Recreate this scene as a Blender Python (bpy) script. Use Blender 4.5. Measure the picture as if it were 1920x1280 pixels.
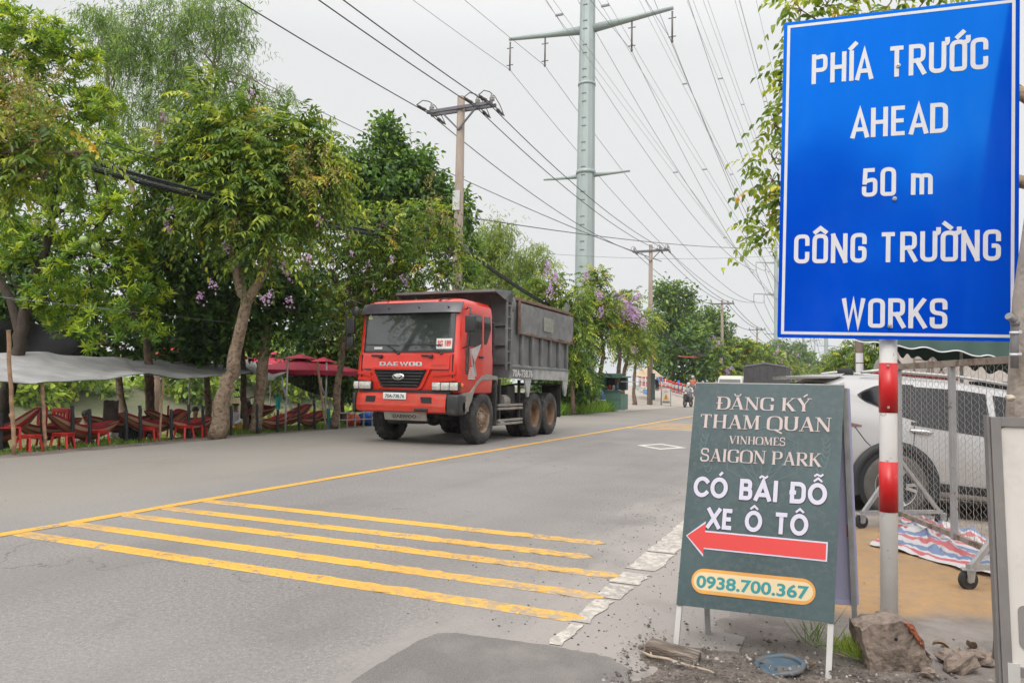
import bpy, bmesh, math, random
import numpy as np
from math import sin, cos, pi, radians, sqrt, atan2, atan
from mathutils import Vector, Matrix

random.seed(7)
RNG = np.random.default_rng(11)
SC = bpy.context.scene
COL = SC.collection
for o in list(bpy.data.objects):
    bpy.data.objects.remove(o)

# ------------------------------------------------------------------ camera
FPX = 1380.0
EYE = np.array([0.0, 0.0, 1.25])
YAW, PITCH, ROLL = atan(615 / FPX), atan(82 / FPX), radians(1.0)
CF = np.array([-sin(YAW) * cos(PITCH), cos(YAW) * cos(PITCH), sin(PITCH)])
_r0 = np.array([cos(YAW), sin(YAW), 0.0])
_u0 = np.cross(_r0, CF)
CR = _r0 * cos(ROLL) + _u0 * sin(ROLL)
CU = -_r0 * sin(ROLL) + _u0 * cos(ROLL)
cam_d = bpy.data.cameras.new("camera")
cam_d.sensor_width = 36.0
cam_d.lens = FPX / 1920 * 36
cam_d.clip_start = 0.05
cam_d.clip_end = 6000
cam = bpy.data.objects.new("camera", cam_d)
COL.objects.link(cam)
cam.matrix_world = Matrix(((CR[0], CU[0], -CF[0], EYE[0]), (CR[1], CU[1], -CF[1], EYE[1]), (CR[2], CU[2], -CF[2], EYE[2]), (0, 0, 0, 1)))
SC.camera = cam

# ------------------------------------------------------------------ sky and sun
SUN_EL, SUN_AZ = radians(46), radians(178)
world = bpy.data.worlds.new("World")
SC.world = world
world.use_nodes = True
nt = world.node_tree
nt.nodes.clear()
w_out = nt.nodes.new("ShaderNodeOutputWorld")
w_bg = nt.nodes.new("ShaderNodeBackground")
w_bg.inputs["Strength"].default_value = 0.1
w_sky = nt.nodes.new("ShaderNodeTexSky")
w_sky.sky_type = 'NISHITA'
w_sky.sun_disc = False
w_sky.sun_elevation = SUN_EL
w_sky.sun_rotation = SUN_AZ
w_sky.air_density = 1.0
w_sky.dust_density = 4.0
w_hs = nt.nodes.new("ShaderNodeHueSaturation")
w_hs.inputs["Saturation"].default_value = 0.12
w_hs.inputs["Value"].default_value = 1.0
w_tc = nt.nodes.new("ShaderNodeTexCoord")
w_sep = nt.nodes.new("ShaderNodeSeparateXYZ")
w_ramp = nt.nodes.new("ShaderNodeValToRGB")
e = w_ramp.color_ramp.elements
e[0].position = 0.0; e[0].color = (0.325, 0.33, 0.332, 1)
e[1].position = 1.0; e[1].color = (.74, .74, .74, 1)
for p_, v_ in ((0.1, 0.345), (0.42, 0.36), (0.58, 0.50), (0.75, .68)):
    n_ = e.new(p_); n_.color = (v_ * .995, v_, v_ * 1.004, 1)
w_noise = nt.nodes.new("ShaderNodeTexNoise")
w_noise.inputs["Scale"].default_value = 1.6
w_noise.inputs["Detail"].default_value = 3.0
w_mr = nt.nodes.new("ShaderNodeMapRange")
w_mr.inputs[1].default_value = 0.3; w_mr.inputs[2].default_value = 0.7
w_mr.inputs[3].default_value = 23.6; w_mr.inputs[4].default_value = 24.8
w_mul = nt.nodes.new("ShaderNodeVectorMath"); w_mul.operation = 'SCALE'
w_mix = nt.nodes.new("ShaderNodeMixRGB")
w_mix.inputs[0].default_value = 0.08
w_dot = nt.nodes.new("ShaderNodeVectorMath"); w_dot.operation = 'DOT_PRODUCT'   # cloud glows round the hidden sun
w_dot.inputs[1].default_value = (sin(SUN_AZ) * cos(SUN_EL), cos(SUN_AZ) * cos(SUN_EL), sin(SUN_EL))
w_glow = nt.nodes.new("ShaderNodeMapRange"); w_glow.interpolation_type = 'SMOOTHSTEP'
w_glow.inputs[1].default_value = .15; w_glow.inputs[2].default_value = 1.0; w_glow.inputs[3].default_value = 1.0; w_glow.inputs[4].default_value = 2.1
w_mm = nt.nodes.new("ShaderNodeMath"); w_mm.operation = 'MULTIPLY'
L = nt.links.new
L(w_tc.outputs["Generated"], w_sep.inputs[0])
L(w_tc.outputs["Generated"], w_noise.inputs["Vector"])
L(w_sep.outputs[2], w_ramp.inputs[0])
L(w_noise.outputs[0], w_mr.inputs[0])
L(w_ramp.outputs[0], w_mul.inputs[0])
L(w_tc.outputs["Generated"], w_dot.inputs[0]); L(w_dot.outputs["Value"], w_glow.inputs[0])
L(w_mr.outputs[0], w_mm.inputs[0]); L(w_glow.outputs[0], w_mm.inputs[1])
L(w_mm.outputs[0], w_mul.inputs["Scale"])
L(w_sky.outputs[0], w_hs.inputs["Color"])
L(w_mul.outputs[0], w_mix.inputs[1])
L(w_hs.outputs[0], w_mix.inputs[2])
L(w_mix.outputs[0], w_bg.inputs["Color"])
L(w_bg.outputs[0], w_out.inputs["Surface"])

sun_d = bpy.data.lights.new("sun", 'SUN')
sun_d.energy = 1.3
sun_d.angle = radians(24)
sun_d.color = (1.0, 0.96, 0.90)
sun = bpy.data.objects.new("sun", sun_d)
COL.objects.link(sun)
_sd = Vector((sin(SUN_AZ) * cos(SUN_EL), cos(SUN_AZ) * cos(SUN_EL), sin(SUN_EL)))
sun.rotation_euler = _sd.to_track_quat('Z', 'Y').to_euler()

SC.view_settings.view_transform = 'Standard'
SC.view_settings.look = 'None'
SC.view_settings.exposure = 0.0
SC.view_settings.gamma = 1.0
SC.view_settings.use_curve_mapping = False
SC.render.engine = 'CYCLES'
SC.cycles.use_denoising = True
SC.cycles.max_bounces = 8
SC.cycles.diffuse_bounces = 4
SC.cycles.transparent_max_bounces = 12

# ------------------------------------------------------------------ measuring helpers
def ray(px, py):
    return CF + CR * (px - 960) / FPX + CU * (640 - py) / FPX
def gp(px, py, z=0.0):
    v = ray(px, py); return EYE + v * ((z - EYE[2]) / v[2])
def atY(px, py, Y):
    v = ray(px, py); return EYE + v * (Y / v[1])
def atX(px, py, X):
    v = ray(px, py); return EYE + v * (X / v[0])
def atD(px, py, d):
    return EYE + ray(px, py) * d
def depth(p):
    return float((np.array(p, float) - EYE) @ CF)

# ------------------------------------------------------------------ numpy value noise
_PERM = RNG.random((256, 256))
def vnoise(x, y, s=1.0):
    x = np.asarray(x, float) * s + 77.3; y = np.asarray(y, float) * s + 31.7
    xi = np.floor(x).astype(int); yi = np.floor(y).astype(int)
    fx = x - xi; fy = y - yi
    fx = fx * fx * (3 - 2 * fx); fy = fy * fy * (3 - 2 * fy)
    g = lambda a, b: _PERM[a % 256, b % 256]
    return (g(xi, yi) * (1 - fx) + g(xi + 1, yi) * fx) * (1 - fy) + (g(xi, yi + 1) * (1 - fx) + g(xi + 1, yi + 1) * fx) * fy
def fbm(x, y, s=1.0, o=4):
    t = 0; a = .5
    for k in range(o):
        t = t + a * vnoise(x, y, s * 2 ** k); a *= .5
    return t

# ------------------------------------------------------------------ tagging
def tag(o, label=None, cat=None, group=None, kind=None):
    if label: o["label"] = label
    if cat: o["category"] = cat
    if group: o["group"] = group
    if kind: o["kind"] = kind
    return o
def empty(name, loc=(0, 0, 0), rz=0.0, label=None, cat=None, group=None):
    o = bpy.data.objects.new(name, None)
    o.empty_display_size = 0.2
    COL.objects.link(o)
    o.location = Vector([float(v) for v in loc]); o.rotation_euler = (0, 0, rz)
    return tag(o, label, cat, group)
def copy_tree(o, parent=None):
    c = o.copy(); COL.objects.link(c); c.parent = parent
    for ch in list(o.children):
        copy_tree(ch, c)
    return c

# ------------------------------------------------------------------ materials
MATS = {}
def nodes_of(name):
    m = bpy.data.materials.new(name); m.use_nodes = True
    t = m.node_tree
    return m, t, t.nodes["Principled BSDF"], t.nodes["Material Output"]
def pm(name, col, rough=.6, metal=0., var=.12, scale=6., bump=0., bscale=None, stain=None, stain_at=(.55, .75), sscale=3., spec=.5, coat=0., emit=0., stretch=None):
    """Procedural material: base colour broken up by noise, an optional stain colour and bump."""
    if name in MATS: return MATS[name]
    m, t, b, out = nodes_of(name)
    N = t.nodes.new; K = t.links.new
    tc = N("ShaderNodeTexCoord")
    vec = tc.outputs["Object"]
    if stretch:
        mp = N("ShaderNodeMapping"); mp.inputs["Scale"].default_value = stretch
        K(vec, mp.inputs[0]); vec = mp.outputs[0]
    nz = N("ShaderNodeTexNoise"); nz.inputs["Scale"].default_value = scale; nz.inputs["Detail"].default_value = 5
    K(vec, nz.inputs["Vector"])
    r = N("ShaderNodeValToRGB")
    r.color_ramp.elements[0].position = .3; r.color_ramp.elements[1].position = .7
    r.color_ramp.elements[0].color = tuple(max(0, c * (1 - var)) for c in col) + (1,)
    r.color_ramp.elements[1].color = tuple(min(1, c * (1 + var)) for c in col) + (1,)
    K(nz.outputs[0], r.inputs[0])
    last = r.outputs[0]
    if stain:
        n2 = N("ShaderNodeTexNoise"); n2.inputs["Scale"].default_value = sscale; n2.inputs["Detail"].default_value = 6; n2.inputs["Roughness"].default_value = .65
        K(vec, n2.inputs["Vector"])
        r2 = N("ShaderNodeValToRGB")
        r2.color_ramp.elements[0].position, r2.color_ramp.elements[1].position = stain_at
        K(n2.outputs[0], r2.inputs[0])
        mx = N("ShaderNodeMixRGB"); mx.inputs[2].default_value = tuple(stain) + (1,)
        K(r2.outputs[0], mx.inputs[0]); K(last, mx.inputs[1]); last = mx.outputs[0]
    K(last, b.inputs["Base Color"])
    b.inputs["Roughness"].default_value = rough
    b.inputs["Metallic"].default_value = metal
    b.inputs["Specular IOR Level"].default_value = spec
    if coat:
        b.inputs["Coat Weight"].default_value = coat; b.inputs["Coat Roughness"].default_value = .06
    if bump:
        n3 = N("ShaderNodeTexNoise"); n3.inputs["Scale"].default_value = bscale or scale * 4; n3.inputs["Detail"].default_value = 6
        K(vec, n3.inputs["Vector"])
        bp = N("ShaderNodeBump"); bp.inputs["Strength"].default_value = bump; bp.inputs["Distance"].default_value = .02
        K(n3.outputs[0], bp.inputs["Height"]); K(bp.outputs[0], b.inputs["Normal"])
    MATS[name] = m
    return m

# ------------------------------------------------------------------ mesh builder
def vv(p): return np.array([float(p[0]), float(p[1]), float(p[2])])
def unit(v):
    v = np.asarray(v, float); n = np.linalg.norm(v); return v / n if n > 1e-12 else v
class MB:
    def __init__(s): s.v = []; s.f = []; s.sm = []; s.mi = []; s.m = 0
    def add(s, verts, faces, smooth=False, xf=None):
        o = len(s.v)
        for p in verts:
            p = vv(p)
            s.v.append(p if xf is None else xf(p))
        for f in faces:
            s.f.append(tuple(i + o for i in f)); s.sm.append(smooth); s.mi.append(s.m)
        return s
    def quad(s, a, b, c, d): return s.add([a, b, c, d], [(0, 1, 2, 3)])
    def box(s, lo, hi, xf=None, bev=0.0):
        x0, y0, z0 = lo; x1, y1, z1 = hi
        if bev <= 0:
            vs = [(x0, y0, z0), (x1, y0, z0), (x1, y1, z0), (x0, y1, z0), (x0, y0, z1), (x1, y0, z1), (x1, y1, z1), (x0, y1, z1)]
            return s.add(vs, [(0, 3, 2, 1), (4, 5, 6, 7), (0, 1, 5, 4), (1, 2, 6, 5), (2, 3, 7, 6), (3, 0, 4, 7)], xf=xf)
        b = min(bev, (x1 - x0) * .49, (y1 - y0) * .49, (z1 - z0) * .49)
        bm = bmesh.new()
        bmesh.ops.create_cube(bm, size=1)
        for q in bm.verts:
            q.co = Vector(((x0 + x1) / 2 + q.co.x * (x1 - x0), (y0 + y1) / 2 + q.co.y * (y1 - y0), (z0 + z1) / 2 + q.co.z * (z1 - z0)))
        bmesh.ops.bevel(bm, geom=bm.edges[:], offset=b, segments=2, affect='EDGES', profile=.6)
        bm.verts.ensure_lookup_table()
        s.add([q.co for q in bm.verts], [[q.index for q in f.verts] for f in bm.faces], True, xf)
        bm.free()
        return s
    def bar(s, a, b, w, h=None, up=(0, 0, 1)):
        """square-section bar from a to b"""
        h = h or w
        a = vv(a); b = vv(b); d = unit(b - a)
        up = vv(up)
        if abs(d @ up) > .98: up = np.array([0, 1., 0]) if abs(d[1]) < .9 else np.array([1., 0, 0])
        x = unit(np.cross(d, up)); y = np.cross(x, d)
        q = [x * (i * w / 2) + y * (j * h / 2) for i, j in ((-1, -1), (1, -1), (1, 1), (-1, 1))]
        vs = [a + k for k in q] + [b + k for k in q]
        return s.add(vs, [(3, 2, 1, 0), (4, 5, 6, 7), (0, 1, 5, 4), (1, 2, 6, 5), (2, 3, 7, 6), (3, 0, 4, 7)])
    def tube(s, pts, r, n=8, cap=True, smooth=True):
        pts = [vv(p) for p in pts]
        rr = r if hasattr(r, '__len__') else [r] * len(pts)
        o = len(s.v); prev = None
        for i, p in enumerate(pts):
            d = unit((pts[min(i + 1, len(pts) - 1)] - pts[max(i - 1, 0)]))
            if prev is None:
                a = np.array([0, 0, 1.]) if abs(d[2]) < .9 else np.array([1., 0, 0])
                x = unit(np.cross(d, a))
            else:
                x = prev - d * (prev @ d)
                x = unit(x)
            prev = x; y = np.cross(d, x)
            for k in range(n):
                t = 2 * pi * k / n
                s.v.append(p + (x * cos(t) + y * sin(t)) * rr[i])
        for i in range(len(pts) - 1):
            for k in range(n):
                k2 = (k + 1) % n
                s.f.append((o + i * n + k, o + i * n + k2, o + (i + 1) * n + k2, o + (i + 1) * n + k)); s.sm.append(smooth); s.mi.append(s.m)
        if cap:
            s.f.append(tuple(o + k for k in reversed(range(n)))); s.sm.append(False); s.mi.append(s.m)
            e_ = o + (len(pts) - 1) * n
            s.f.append(tuple(e_ + k for k in range(n))); s.sm.append(False); s.mi.append(s.m)
        return s
    def lathe(s, prof, n=32, xf=None, smooth=True, arc=(0, 2 * pi), ax='z'):
        """profile of (radius, height) turned round an axis"""
        full = abs(arc[1] - arc[0] - 2 * pi) < 1e-6
        m = n if full else n + 1
        vs = []
        for r_, h in prof:
            for k in range(m):
                t = arc[0] + (arc[1] - arc[0]) * k / n
                a, b = r_ * cos(t), r_ * sin(t)
                vs.append((a, b, h) if ax == 'z' else ((h, a, b) if ax == 'x' else (b, h, a)))
        fs = []
        for i in range(len(prof) - 1):
            for k in range(n):
                k2 = (k + 1) % m
                fs.append((i * m + k, i * m + k2, (i + 1) * m + k2, (i + 1) * m + k))
        return s.add(vs, fs, smooth, xf)
    def disc(s, c, nrm, r, n=20):
        c = vv(c); d = unit(nrm); a = np.array([0, 0, 1.]) if abs(d[2]) < .9 else np.array([1., 0, 0])
        x = unit(np.cross(a, d)); y = np.cross(d, x)
        return s.add([c + (x * cos(2 * pi * k / n) + y * sin(2 * pi * k / n)) * r for k in range(n)], [tuple(range(n))])
    def prism(s, poly, o, ux, uy, un, t0, t1, smooth=False):
        """2-D outline in the frame (o, ux, uy) given thickness from t0 to t1 along un"""
        o = vv(o); ux = vv(ux); uy = vv(uy); un = vv(un); n = len(poly)
        vs = [o + ux * p[0] + uy * p[1] + un * t0 for p in poly] + [o + ux * p[0] + uy * p[1] + un * t1 for p in poly]
        fs = [tuple(reversed(range(n))), tuple(range(n, 2 * n))] + [(k, (k + 1) % n, n + (k + 1) % n, n + k) for k in range(n)]
        return s.add(vs, fs, smooth)
    def sheet(s, fn, nu, nv, smooth=True):
        vs = [fn(i / nu, j / nv) for j in range(nv + 1) for i in range(nu + 1)]
        fs = [(j * (nu + 1) + i, j * (nu + 1) + i + 1, (j + 1) * (nu + 1) + i + 1, (j + 1) * (nu + 1) + i) for j in range(nv) for i in range(nu)]
        return s.add(vs, fs, smooth)
    def ball(s, c, r, n=12, m=8, jit=0.0, seed=0):
        rg = random.Random(seed); rr = r if hasattr(r, '__len__') else (r, r, r)
        vs = [(c[0], c[1], c[2] - rr[2])]
        for j in range(1, m):
            a = -pi / 2 + pi * j / m
            for k in range(n):
                q = 1 + rg.uniform(-jit, jit)
                vs.append((c[0] + rr[0] * cos(a) * cos(2 * pi * k / n) * q, c[1] + rr[1] * cos(a) * sin(2 * pi * k / n) * q, c[2] + rr[2] * sin(a) * q))
        vs.append((c[0], c[1], c[2] + rr[2]))
        fs = [(0, 1 + (k + 1) % n, 1 + k) for k in range(n)]
        for j in range(m - 2):
            fs += [(1 + j * n + k, 1 + j * n + (k + 1) % n, 1 + (j + 1) * n + (k + 1) % n, 1 + (j + 1) * n + k) for k in range(n)]
        b = 1 + (m - 2) * n
        fs += [(b + k, b + (k + 1) % n, len(vs) - 1) for k in range(n)]
        return s.add(vs, fs, jit < .05)
    def build(s, name, mat, parent=None, world=False):
        off = np.zeros(3)
        if world and parent is not None:
            p = parent
            while p is not None:
                off = off + np.array(p.location); p = p.parent
        me = bpy.data.meshes.new(name)
        me.from_pydata([tuple(p - off) for p in s.v], [], s.f)
        for m in (mat if isinstance(mat, (list, tuple)) else [mat]): me.materials.append(m)
        me.polygons.foreach_set("use_smooth", s.sm)
        me.polygons.foreach_set("material_index", s.mi)
        me.update()
        o = bpy.data.objects.new(name, me)
        COL.objects.link(o)
        if parent is not None: o.parent = parent
        return o
def np_mesh(name, V, F, mat, parent=None, attr=None, smooth=False):
    """fast mesh of equal-sized faces from numpy arrays"""
    me = bpy.data.meshes.new(name)
    V = np.asarray(V, np.float32); F = np.asarray(F, np.int32)
    me.vertices.add(len(V)); me.vertices.foreach_set("co", V.ravel())
    k = F.shape[1]
    me.loops.add(F.size); me.loops.foreach_set("vertex_index", F.ravel())
    me.polygons.add(len(F))
    me.polygons.foreach_set("loop_start", np.arange(0, F.size, k, dtype=np.int32))
    me.polygons.foreach_set("loop_total", np.full(len(F), k, np.int32))
    if smooth: me.polygons.foreach_set("use_smooth", np.ones(len(F), bool))
    me.update(calc_edges=True)
    if attr is not None:
        a = me.attributes.new("tone", 'FLOAT', 'POINT'); a.data.foreach_set("value", np.asarray(attr, np.float32))
    me.materials.append(mat)
    o = bpy.data.objects.new(name, me); COL.objects.link(o)
    if parent is not None: o.parent = parent
    return o
def mesh_thing(o, label, cat, group=None, kind=None): return tag(o, label, cat, group, kind)

# ------------------------------------------------------------------ lettering
def text2d(body, bold=0.0):
    """filled outline of a line of type, scaled to a unit box"""
    c = bpy.data.curves.new("type", 'FONT'); c.body = body; c.offset = bold; c.resolution_u = 4
    o = bpy.data.objects.new("type", c); COL.objects.link(o)
    me = bpy.data.meshes.new_from_object(o.evaluated_get(bpy.context.evaluated_depsgraph_get()))
    V = np.array([q.co[:2] for q in me.vertices]); F = [tuple(p.vertices) for p in me.polygons]
    bpy.data.objects.remove(o); bpy.data.curves.remove(c); bpy.data.meshes.remove(me)
    lo = V.min(0); hi = V.max(0)
    return (V - lo) / (hi - lo), F, (hi - lo)
def put_text(mb, body, o, ux, uy, un, x0, x1, y0, y1, lift=.003, bold=0.0):
    V, F, _ = text2d(body, bold)
    o = vv(o); ux = vv(ux); uy = vv(uy); un = vv(un)
    mb.add([o + ux * (x0 + p[0] * (x1 - x0)) + uy * (y0 + p[1] * (y1 - y0)) + un * lift for p in V], F)
def rp(pts, r, n=5):
    """polyline with rounded corners"""
    out = [np.array(pts[0], float)]
    for i in range(1, len(pts) - 1):
        p = np.array(pts[i], float); a = np.array(pts[i - 1], float) - p; b = np.array(pts[i + 1], float) - p
        la = np.linalg.norm(a); lb = np.linalg.norm(b); q = min(r, la * .5, lb * .5)
        a = p + a / la * q; b = p + b / lb * q
        for k in range(n + 1):
            t = k / n; out.append(a * (1 - t) ** 2 + p * 2 * t * (1 - t) * .999 + b * t * t)
    out.append(np.array(pts[-1], float))
    return out
R_ = .19
def _O(w=.42): return rp([(w / 2, 0), (0, 0), (0, 1), (w, 1), (w, 0), (w / 2, 0)], R_)
GL = {
 'P': (.42, [[(0, 0), (0, 1)], rp([(0, .93), (.42, .93 + .07), (.42, .45), (0, .45)], .17)]),
 'R': (.42, [[(0, 0), (0, 1)], rp([(0, 1), (.41, 1), (.41, .46), (0, .46)], .17), [(.2, .46), (.43, 0)]]),
 'H': (.42, [[(0, 0), (0, 1)], [(.42, 0), (.42, 1)], [(0, .5), (.42, .5)]]),
 'I': (0, [[(0, 0), (0, 1)]]),
 'A': (.48, [[(0, 0), (.24, 1), (.48, 0)], [(.08, .26), (.40, .26)]]),
 'T': (.46, [[(0, 1), (.46, 1)], [(.23, 0), (.23, 1)]]),
 'U': (.42, [rp([(0, 1), (0, 0), (.42, 0), (.42, 1)], R_)]),
 'O': (.42, [_O()]), '0': (.40, [_O(.40)]),
 'C': (.42, [rp([(.42, .70), (.42, 1), (0, 1), (0, 0), (.42, 0), (.42, .30)], R_)]),
 'G': (.42, [rp([(.42, .72), (.42, 1), (0, 1), (0, 0), (.42, 0), (.42, .48), (.2, .48)], R_)]),
 'E': (.38, [[(.38, 1), (0, 1)], [(0, 0), (0, 1)], [(0, 0), (.38, 0)], [(0, .5), (.34, .5)]]),
 'D': (.42, [rp([(0, .5), (0, 1), (.42, 1), (.42, 0), (0, 0), (0, .5)], .001)[0:0] + rp([(0, 1), (.42, 1), (.42, 0), (0, 0)], R_), [(0, 0), (0, 1)]]),
 'N': (.44, [[(0, 0), (0, 1)], [(0, 1), (.44, 0)], [(.44, 0), (.44, 1)]]),
 'W': (.66, [[(0, 1), (.165, 0), (.33, .95), (.495, 0), (.66, 1)]]),
 'K': (.44, [[(0, 0), (0, 1)], [(.02, .38), (.42, 1)], [(.15, .56), (.45, 0)]]),
 'S': (.42, [rp([(.42, .73), (.42, 1), (0, 1), (0, .54), (.42, .48), (.42, 0), (0, 0), (0, .27)], .17)]),
 '5': (.40, [[(.38, 1), (.04, 1), (.02, .5)], rp([(.02, .54), (.40, .64), (.40, 0), (0, 0), (0, .26)], .18)]),
 'm': (.60, [[(0, 0), (0, .70)], rp([(0, .5), (0, .68), (.30, .68), (.30, 0)], .14), rp([(.30, .5), (.30, .68), (.60, .68), (.60, 0)], .14)]),
}
GX = {'Í': 'I', 'Ư': 'U', 'Ớ': 'O', 'Ô': 'O', 'Ờ': 'O'}
GA = {'Í': [[(-.03, 1.17), (.13, 1.33)]], 'Ư': [rp([(.42, .98), (.535, 1.0), (.535, 1.14)], .06)],
      'Ớ': [rp([(.36, .97), (.535, 1.0), (.535, 1.14)], .06), [(.19, 1.19), (.36, 1.35)]],
      'Ờ': [rp([(.36, .97), (.535, 1.0), (.535, 1.14)], .06), [(.06, 1.35), (.24, 1.19)]],
      'Ô': [[(.03, 1.16), (.21, 1.31), (.39, 1.16)]]}
def stroke(mb, pts, wid, put, lift):
    pts = [np.array(p[:2], float) for p in pts]
    q = [pts[0]]
    for p in pts[1:]:
        if np.linalg.norm(p - q[-1]) > 1e-4: q.append(p)
    pts = q; n = len(pts); closed = np.linalg.norm(pts[0] - pts[-1]) < 1e-3
    Lf = []; Rt = []
    for i, p in enumerate(pts):
        a = unit(p - pts[i - 1]) if i > 0 else (unit(p - pts[-2]) if closed else None)
        b = unit(pts[i + 1] - p) if i < n - 1 else (unit(pts[1] - p) if closed else None)
        if a is None: a = b
        if b is None: b = a
        t = unit(a + b); nn = np.array([-t[1], t[0]]); c = max(.35, abs(nn @ np.array([-a[1], a[0]])))
        w = wid(t) if callable(wid) else wid
        Lf.append(p + nn * w / 2 / c); Rt.append(p - nn * w / 2 / c)
    mb.add([put(p, lift) for p in Lf + Rt], [(i, n + i, n + i + 1, i + 1) for i in range(n - 1)])
def line_w(s, gap=.24, sp=.34):
    x = 0
    for ch in s:
        if ch == ' ': x += sp; continue
        x += GL[GX.get(ch, ch)][0] + gap
    return x - gap
def put_din(mb, s, o, ux, uy, un, xc, y0, hgt, wt=.155, xs=1.0, gap=.27, sp=.36, lift=.002):
    """a line of condensed traffic lettering, centred on xc"""
    o = vv(o); ux = vv(ux); uy = vv(uy); un = vv(un)
    sc = hgt / (1 + wt * 0); tot = line_w(s, gap, sp) * sc * xs
    x = xc - tot / 2; k = 0; pv = ' '
    kern = sum(.05 for a, b in zip(s, s[1:]) if (a in 'AÍ' and b in 'HADT') and 'A' in (a, b) or (b == 'A' and a != ' '))
    x += (kern * sc * xs / 2 if xs < 1.2 else 0)
    for ch in s:
        if ch != ' ' and pv != ' ' and ('A' in (ch, pv)) and xs < 1.2: x -= .05 * sc * xs * (1 if ch == 'A' or pv == 'A' else 0)
        pv = ch
        if ch == ' ': x += sp * sc * xs; continue
        g = GL[GX.get(ch, ch)]
        put = lambda p, l: o + ux * (x + p[0] * sc * xs) + uy * (y0 + (p[1] * (1 - wt) + wt / 2) * sc) + un * l
        for st in g[1] + GA.get(ch, []):
            k += 1
            ext = st
            if len(st) >= 2:   # butt caps reach the cap line
                pass
            stroke_xy(mb, ext, wt, put, lift + .0003 * (k % 6))
        x += (g[0] + gap) * sc * xs
def stroke_xy(mb, st, wt, put, lift):
    """stroke with flat ends pushed out by half the weight on upright strokes"""
    st = [np.array(p[:2], float) for p in st]
    closed = np.linalg.norm(st[0] - st[-1]) < 1e-3
    if not closed and len(st) >= 2:
        for i, j in ((0, 1), (-1, -2)):
            d = unit(st[i] - st[j])
            if abs(d[1]) > .3: st[i] = st[i] + d * wt / 2
            elif len(st) == 2 and abs(d[0]) > .9 : st[i] = st[i] + d * 0.0
    stroke(mb, st, wt, put, lift)
# ------------------------------------------------------------------ foliage
def leaf_mat(name, dark, mid, light, odd=(.45, .27, .03), trans=.36, rough=.40):
    m, t, b, out = nodes_of(name)
    N = t.nodes.new; K = t.links.new
    at = N("ShaderNodeAttribute"); at.attribute_name = "tone"
    r = N("ShaderNodeValToRGB"); el = r.color_ramp.elements
    el[0].position = 0; el[0].color = dark + (1,)
    el[1].position = 1; el[1].color = odd + (1,)
    for p, c in ((.45, mid), (.86, light), (.955, light)):
        q = el.new(p); q.color = c + (1,)
    K(at.outputs["Fac"], r.inputs[0])
    K(r.outputs[0], b.inputs["Base Color"])
    b.inputs["Roughness"].default_value = rough
    tr = N("ShaderNodeBsdfTranslucent")
    hs = N("ShaderNodeHueSaturation"); hs.inputs["Value"].default_value = 1.5; hs.inputs["Hue"].default_value = .485
    K(r.outputs[0], hs.inputs["Color"]); K(hs.outputs[0], tr.inputs["Color"])
    mx = N("ShaderNodeMixShader"); mx.inputs[0].default_value = trans
    K(b.outputs[0], mx.inputs[1]); K(tr.outputs[0], mx.inputs[2]); K(mx.outputs[0], out.inputs["Surface"])
    return m
LM = {
 'myrtle': leaf_mat('myrtle_leaf', (.027, .068, .009), (.108, .200, .022), (.44, .50, .045), odd=(.62, .36, .03)),
 'rosette': leaf_mat('glossy_leaf', (.028, .074, .009), (.135, .265, .020), (.50, .60, .045), rough=.36),
 'wispy': leaf_mat('wispy_leaf', (.050, .105, .018), (.135, .245, .036), (.32, .45, .06), odd=(.4, .34, .05)),
 'dense': leaf_mat('dense_leaf', (.016, .050, .007), (.062, .148, .016), (.24, .39, .032), odd=(.3, .4, .03)),
 'bamboo': leaf_mat('bamboo_leaf', (.08, .13, .02), (.19, .28, .035), (.40, .47, .06)),
 'far': leaf_mat('far_leaf', (.026, .068, .012), (.084, .172, .022), (.28, .40, .045), odd=(.32, .34, .05)),
 'bank': leaf_mat('bank_leaf', (.06, .12, .016), (.17, .29, .028), (.38, .48, .045), odd=(.35, .36, .08)),
 'grass': leaf_mat('grass_blade', (.05, .11, .012), (.12, .25, .022), (.28, .45, .04), odd=(.5, .44, .16)),
 'pink': leaf_mat('mauve_petal', (.42, .24, .42), (.57, .38, .57), (.72, .53, .72), odd=(.74, .55, .74), trans=.3, rough=.6),
 'seed': leaf_mat('seed_panicle', (.20, .13, .04), (.34, .25, .075), (.50, .40, .14), odd=(.55, .46, .2), trans=.1, rough=.7),
}
BARK = pm('bark_brown', (.13, .085, .055), .9, var=.35, scale=9, bump=.9, bscale=22, stain=(.26, .20, .15), stain_at=(.5, .7), sscale=7)
BARK_PALE = pm('bark_pale', (.26, .19, .13), .9, var=.28, scale=8, bump=.7, bscale=20, stain=(.075, .050, .036), stain_at=(.48, .66), sscale=13)
BARK_DARK = pm('bark_dark', (.055, .040, .030), .9, var=.3, scale=8, bump=.8, bscale=20)

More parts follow.
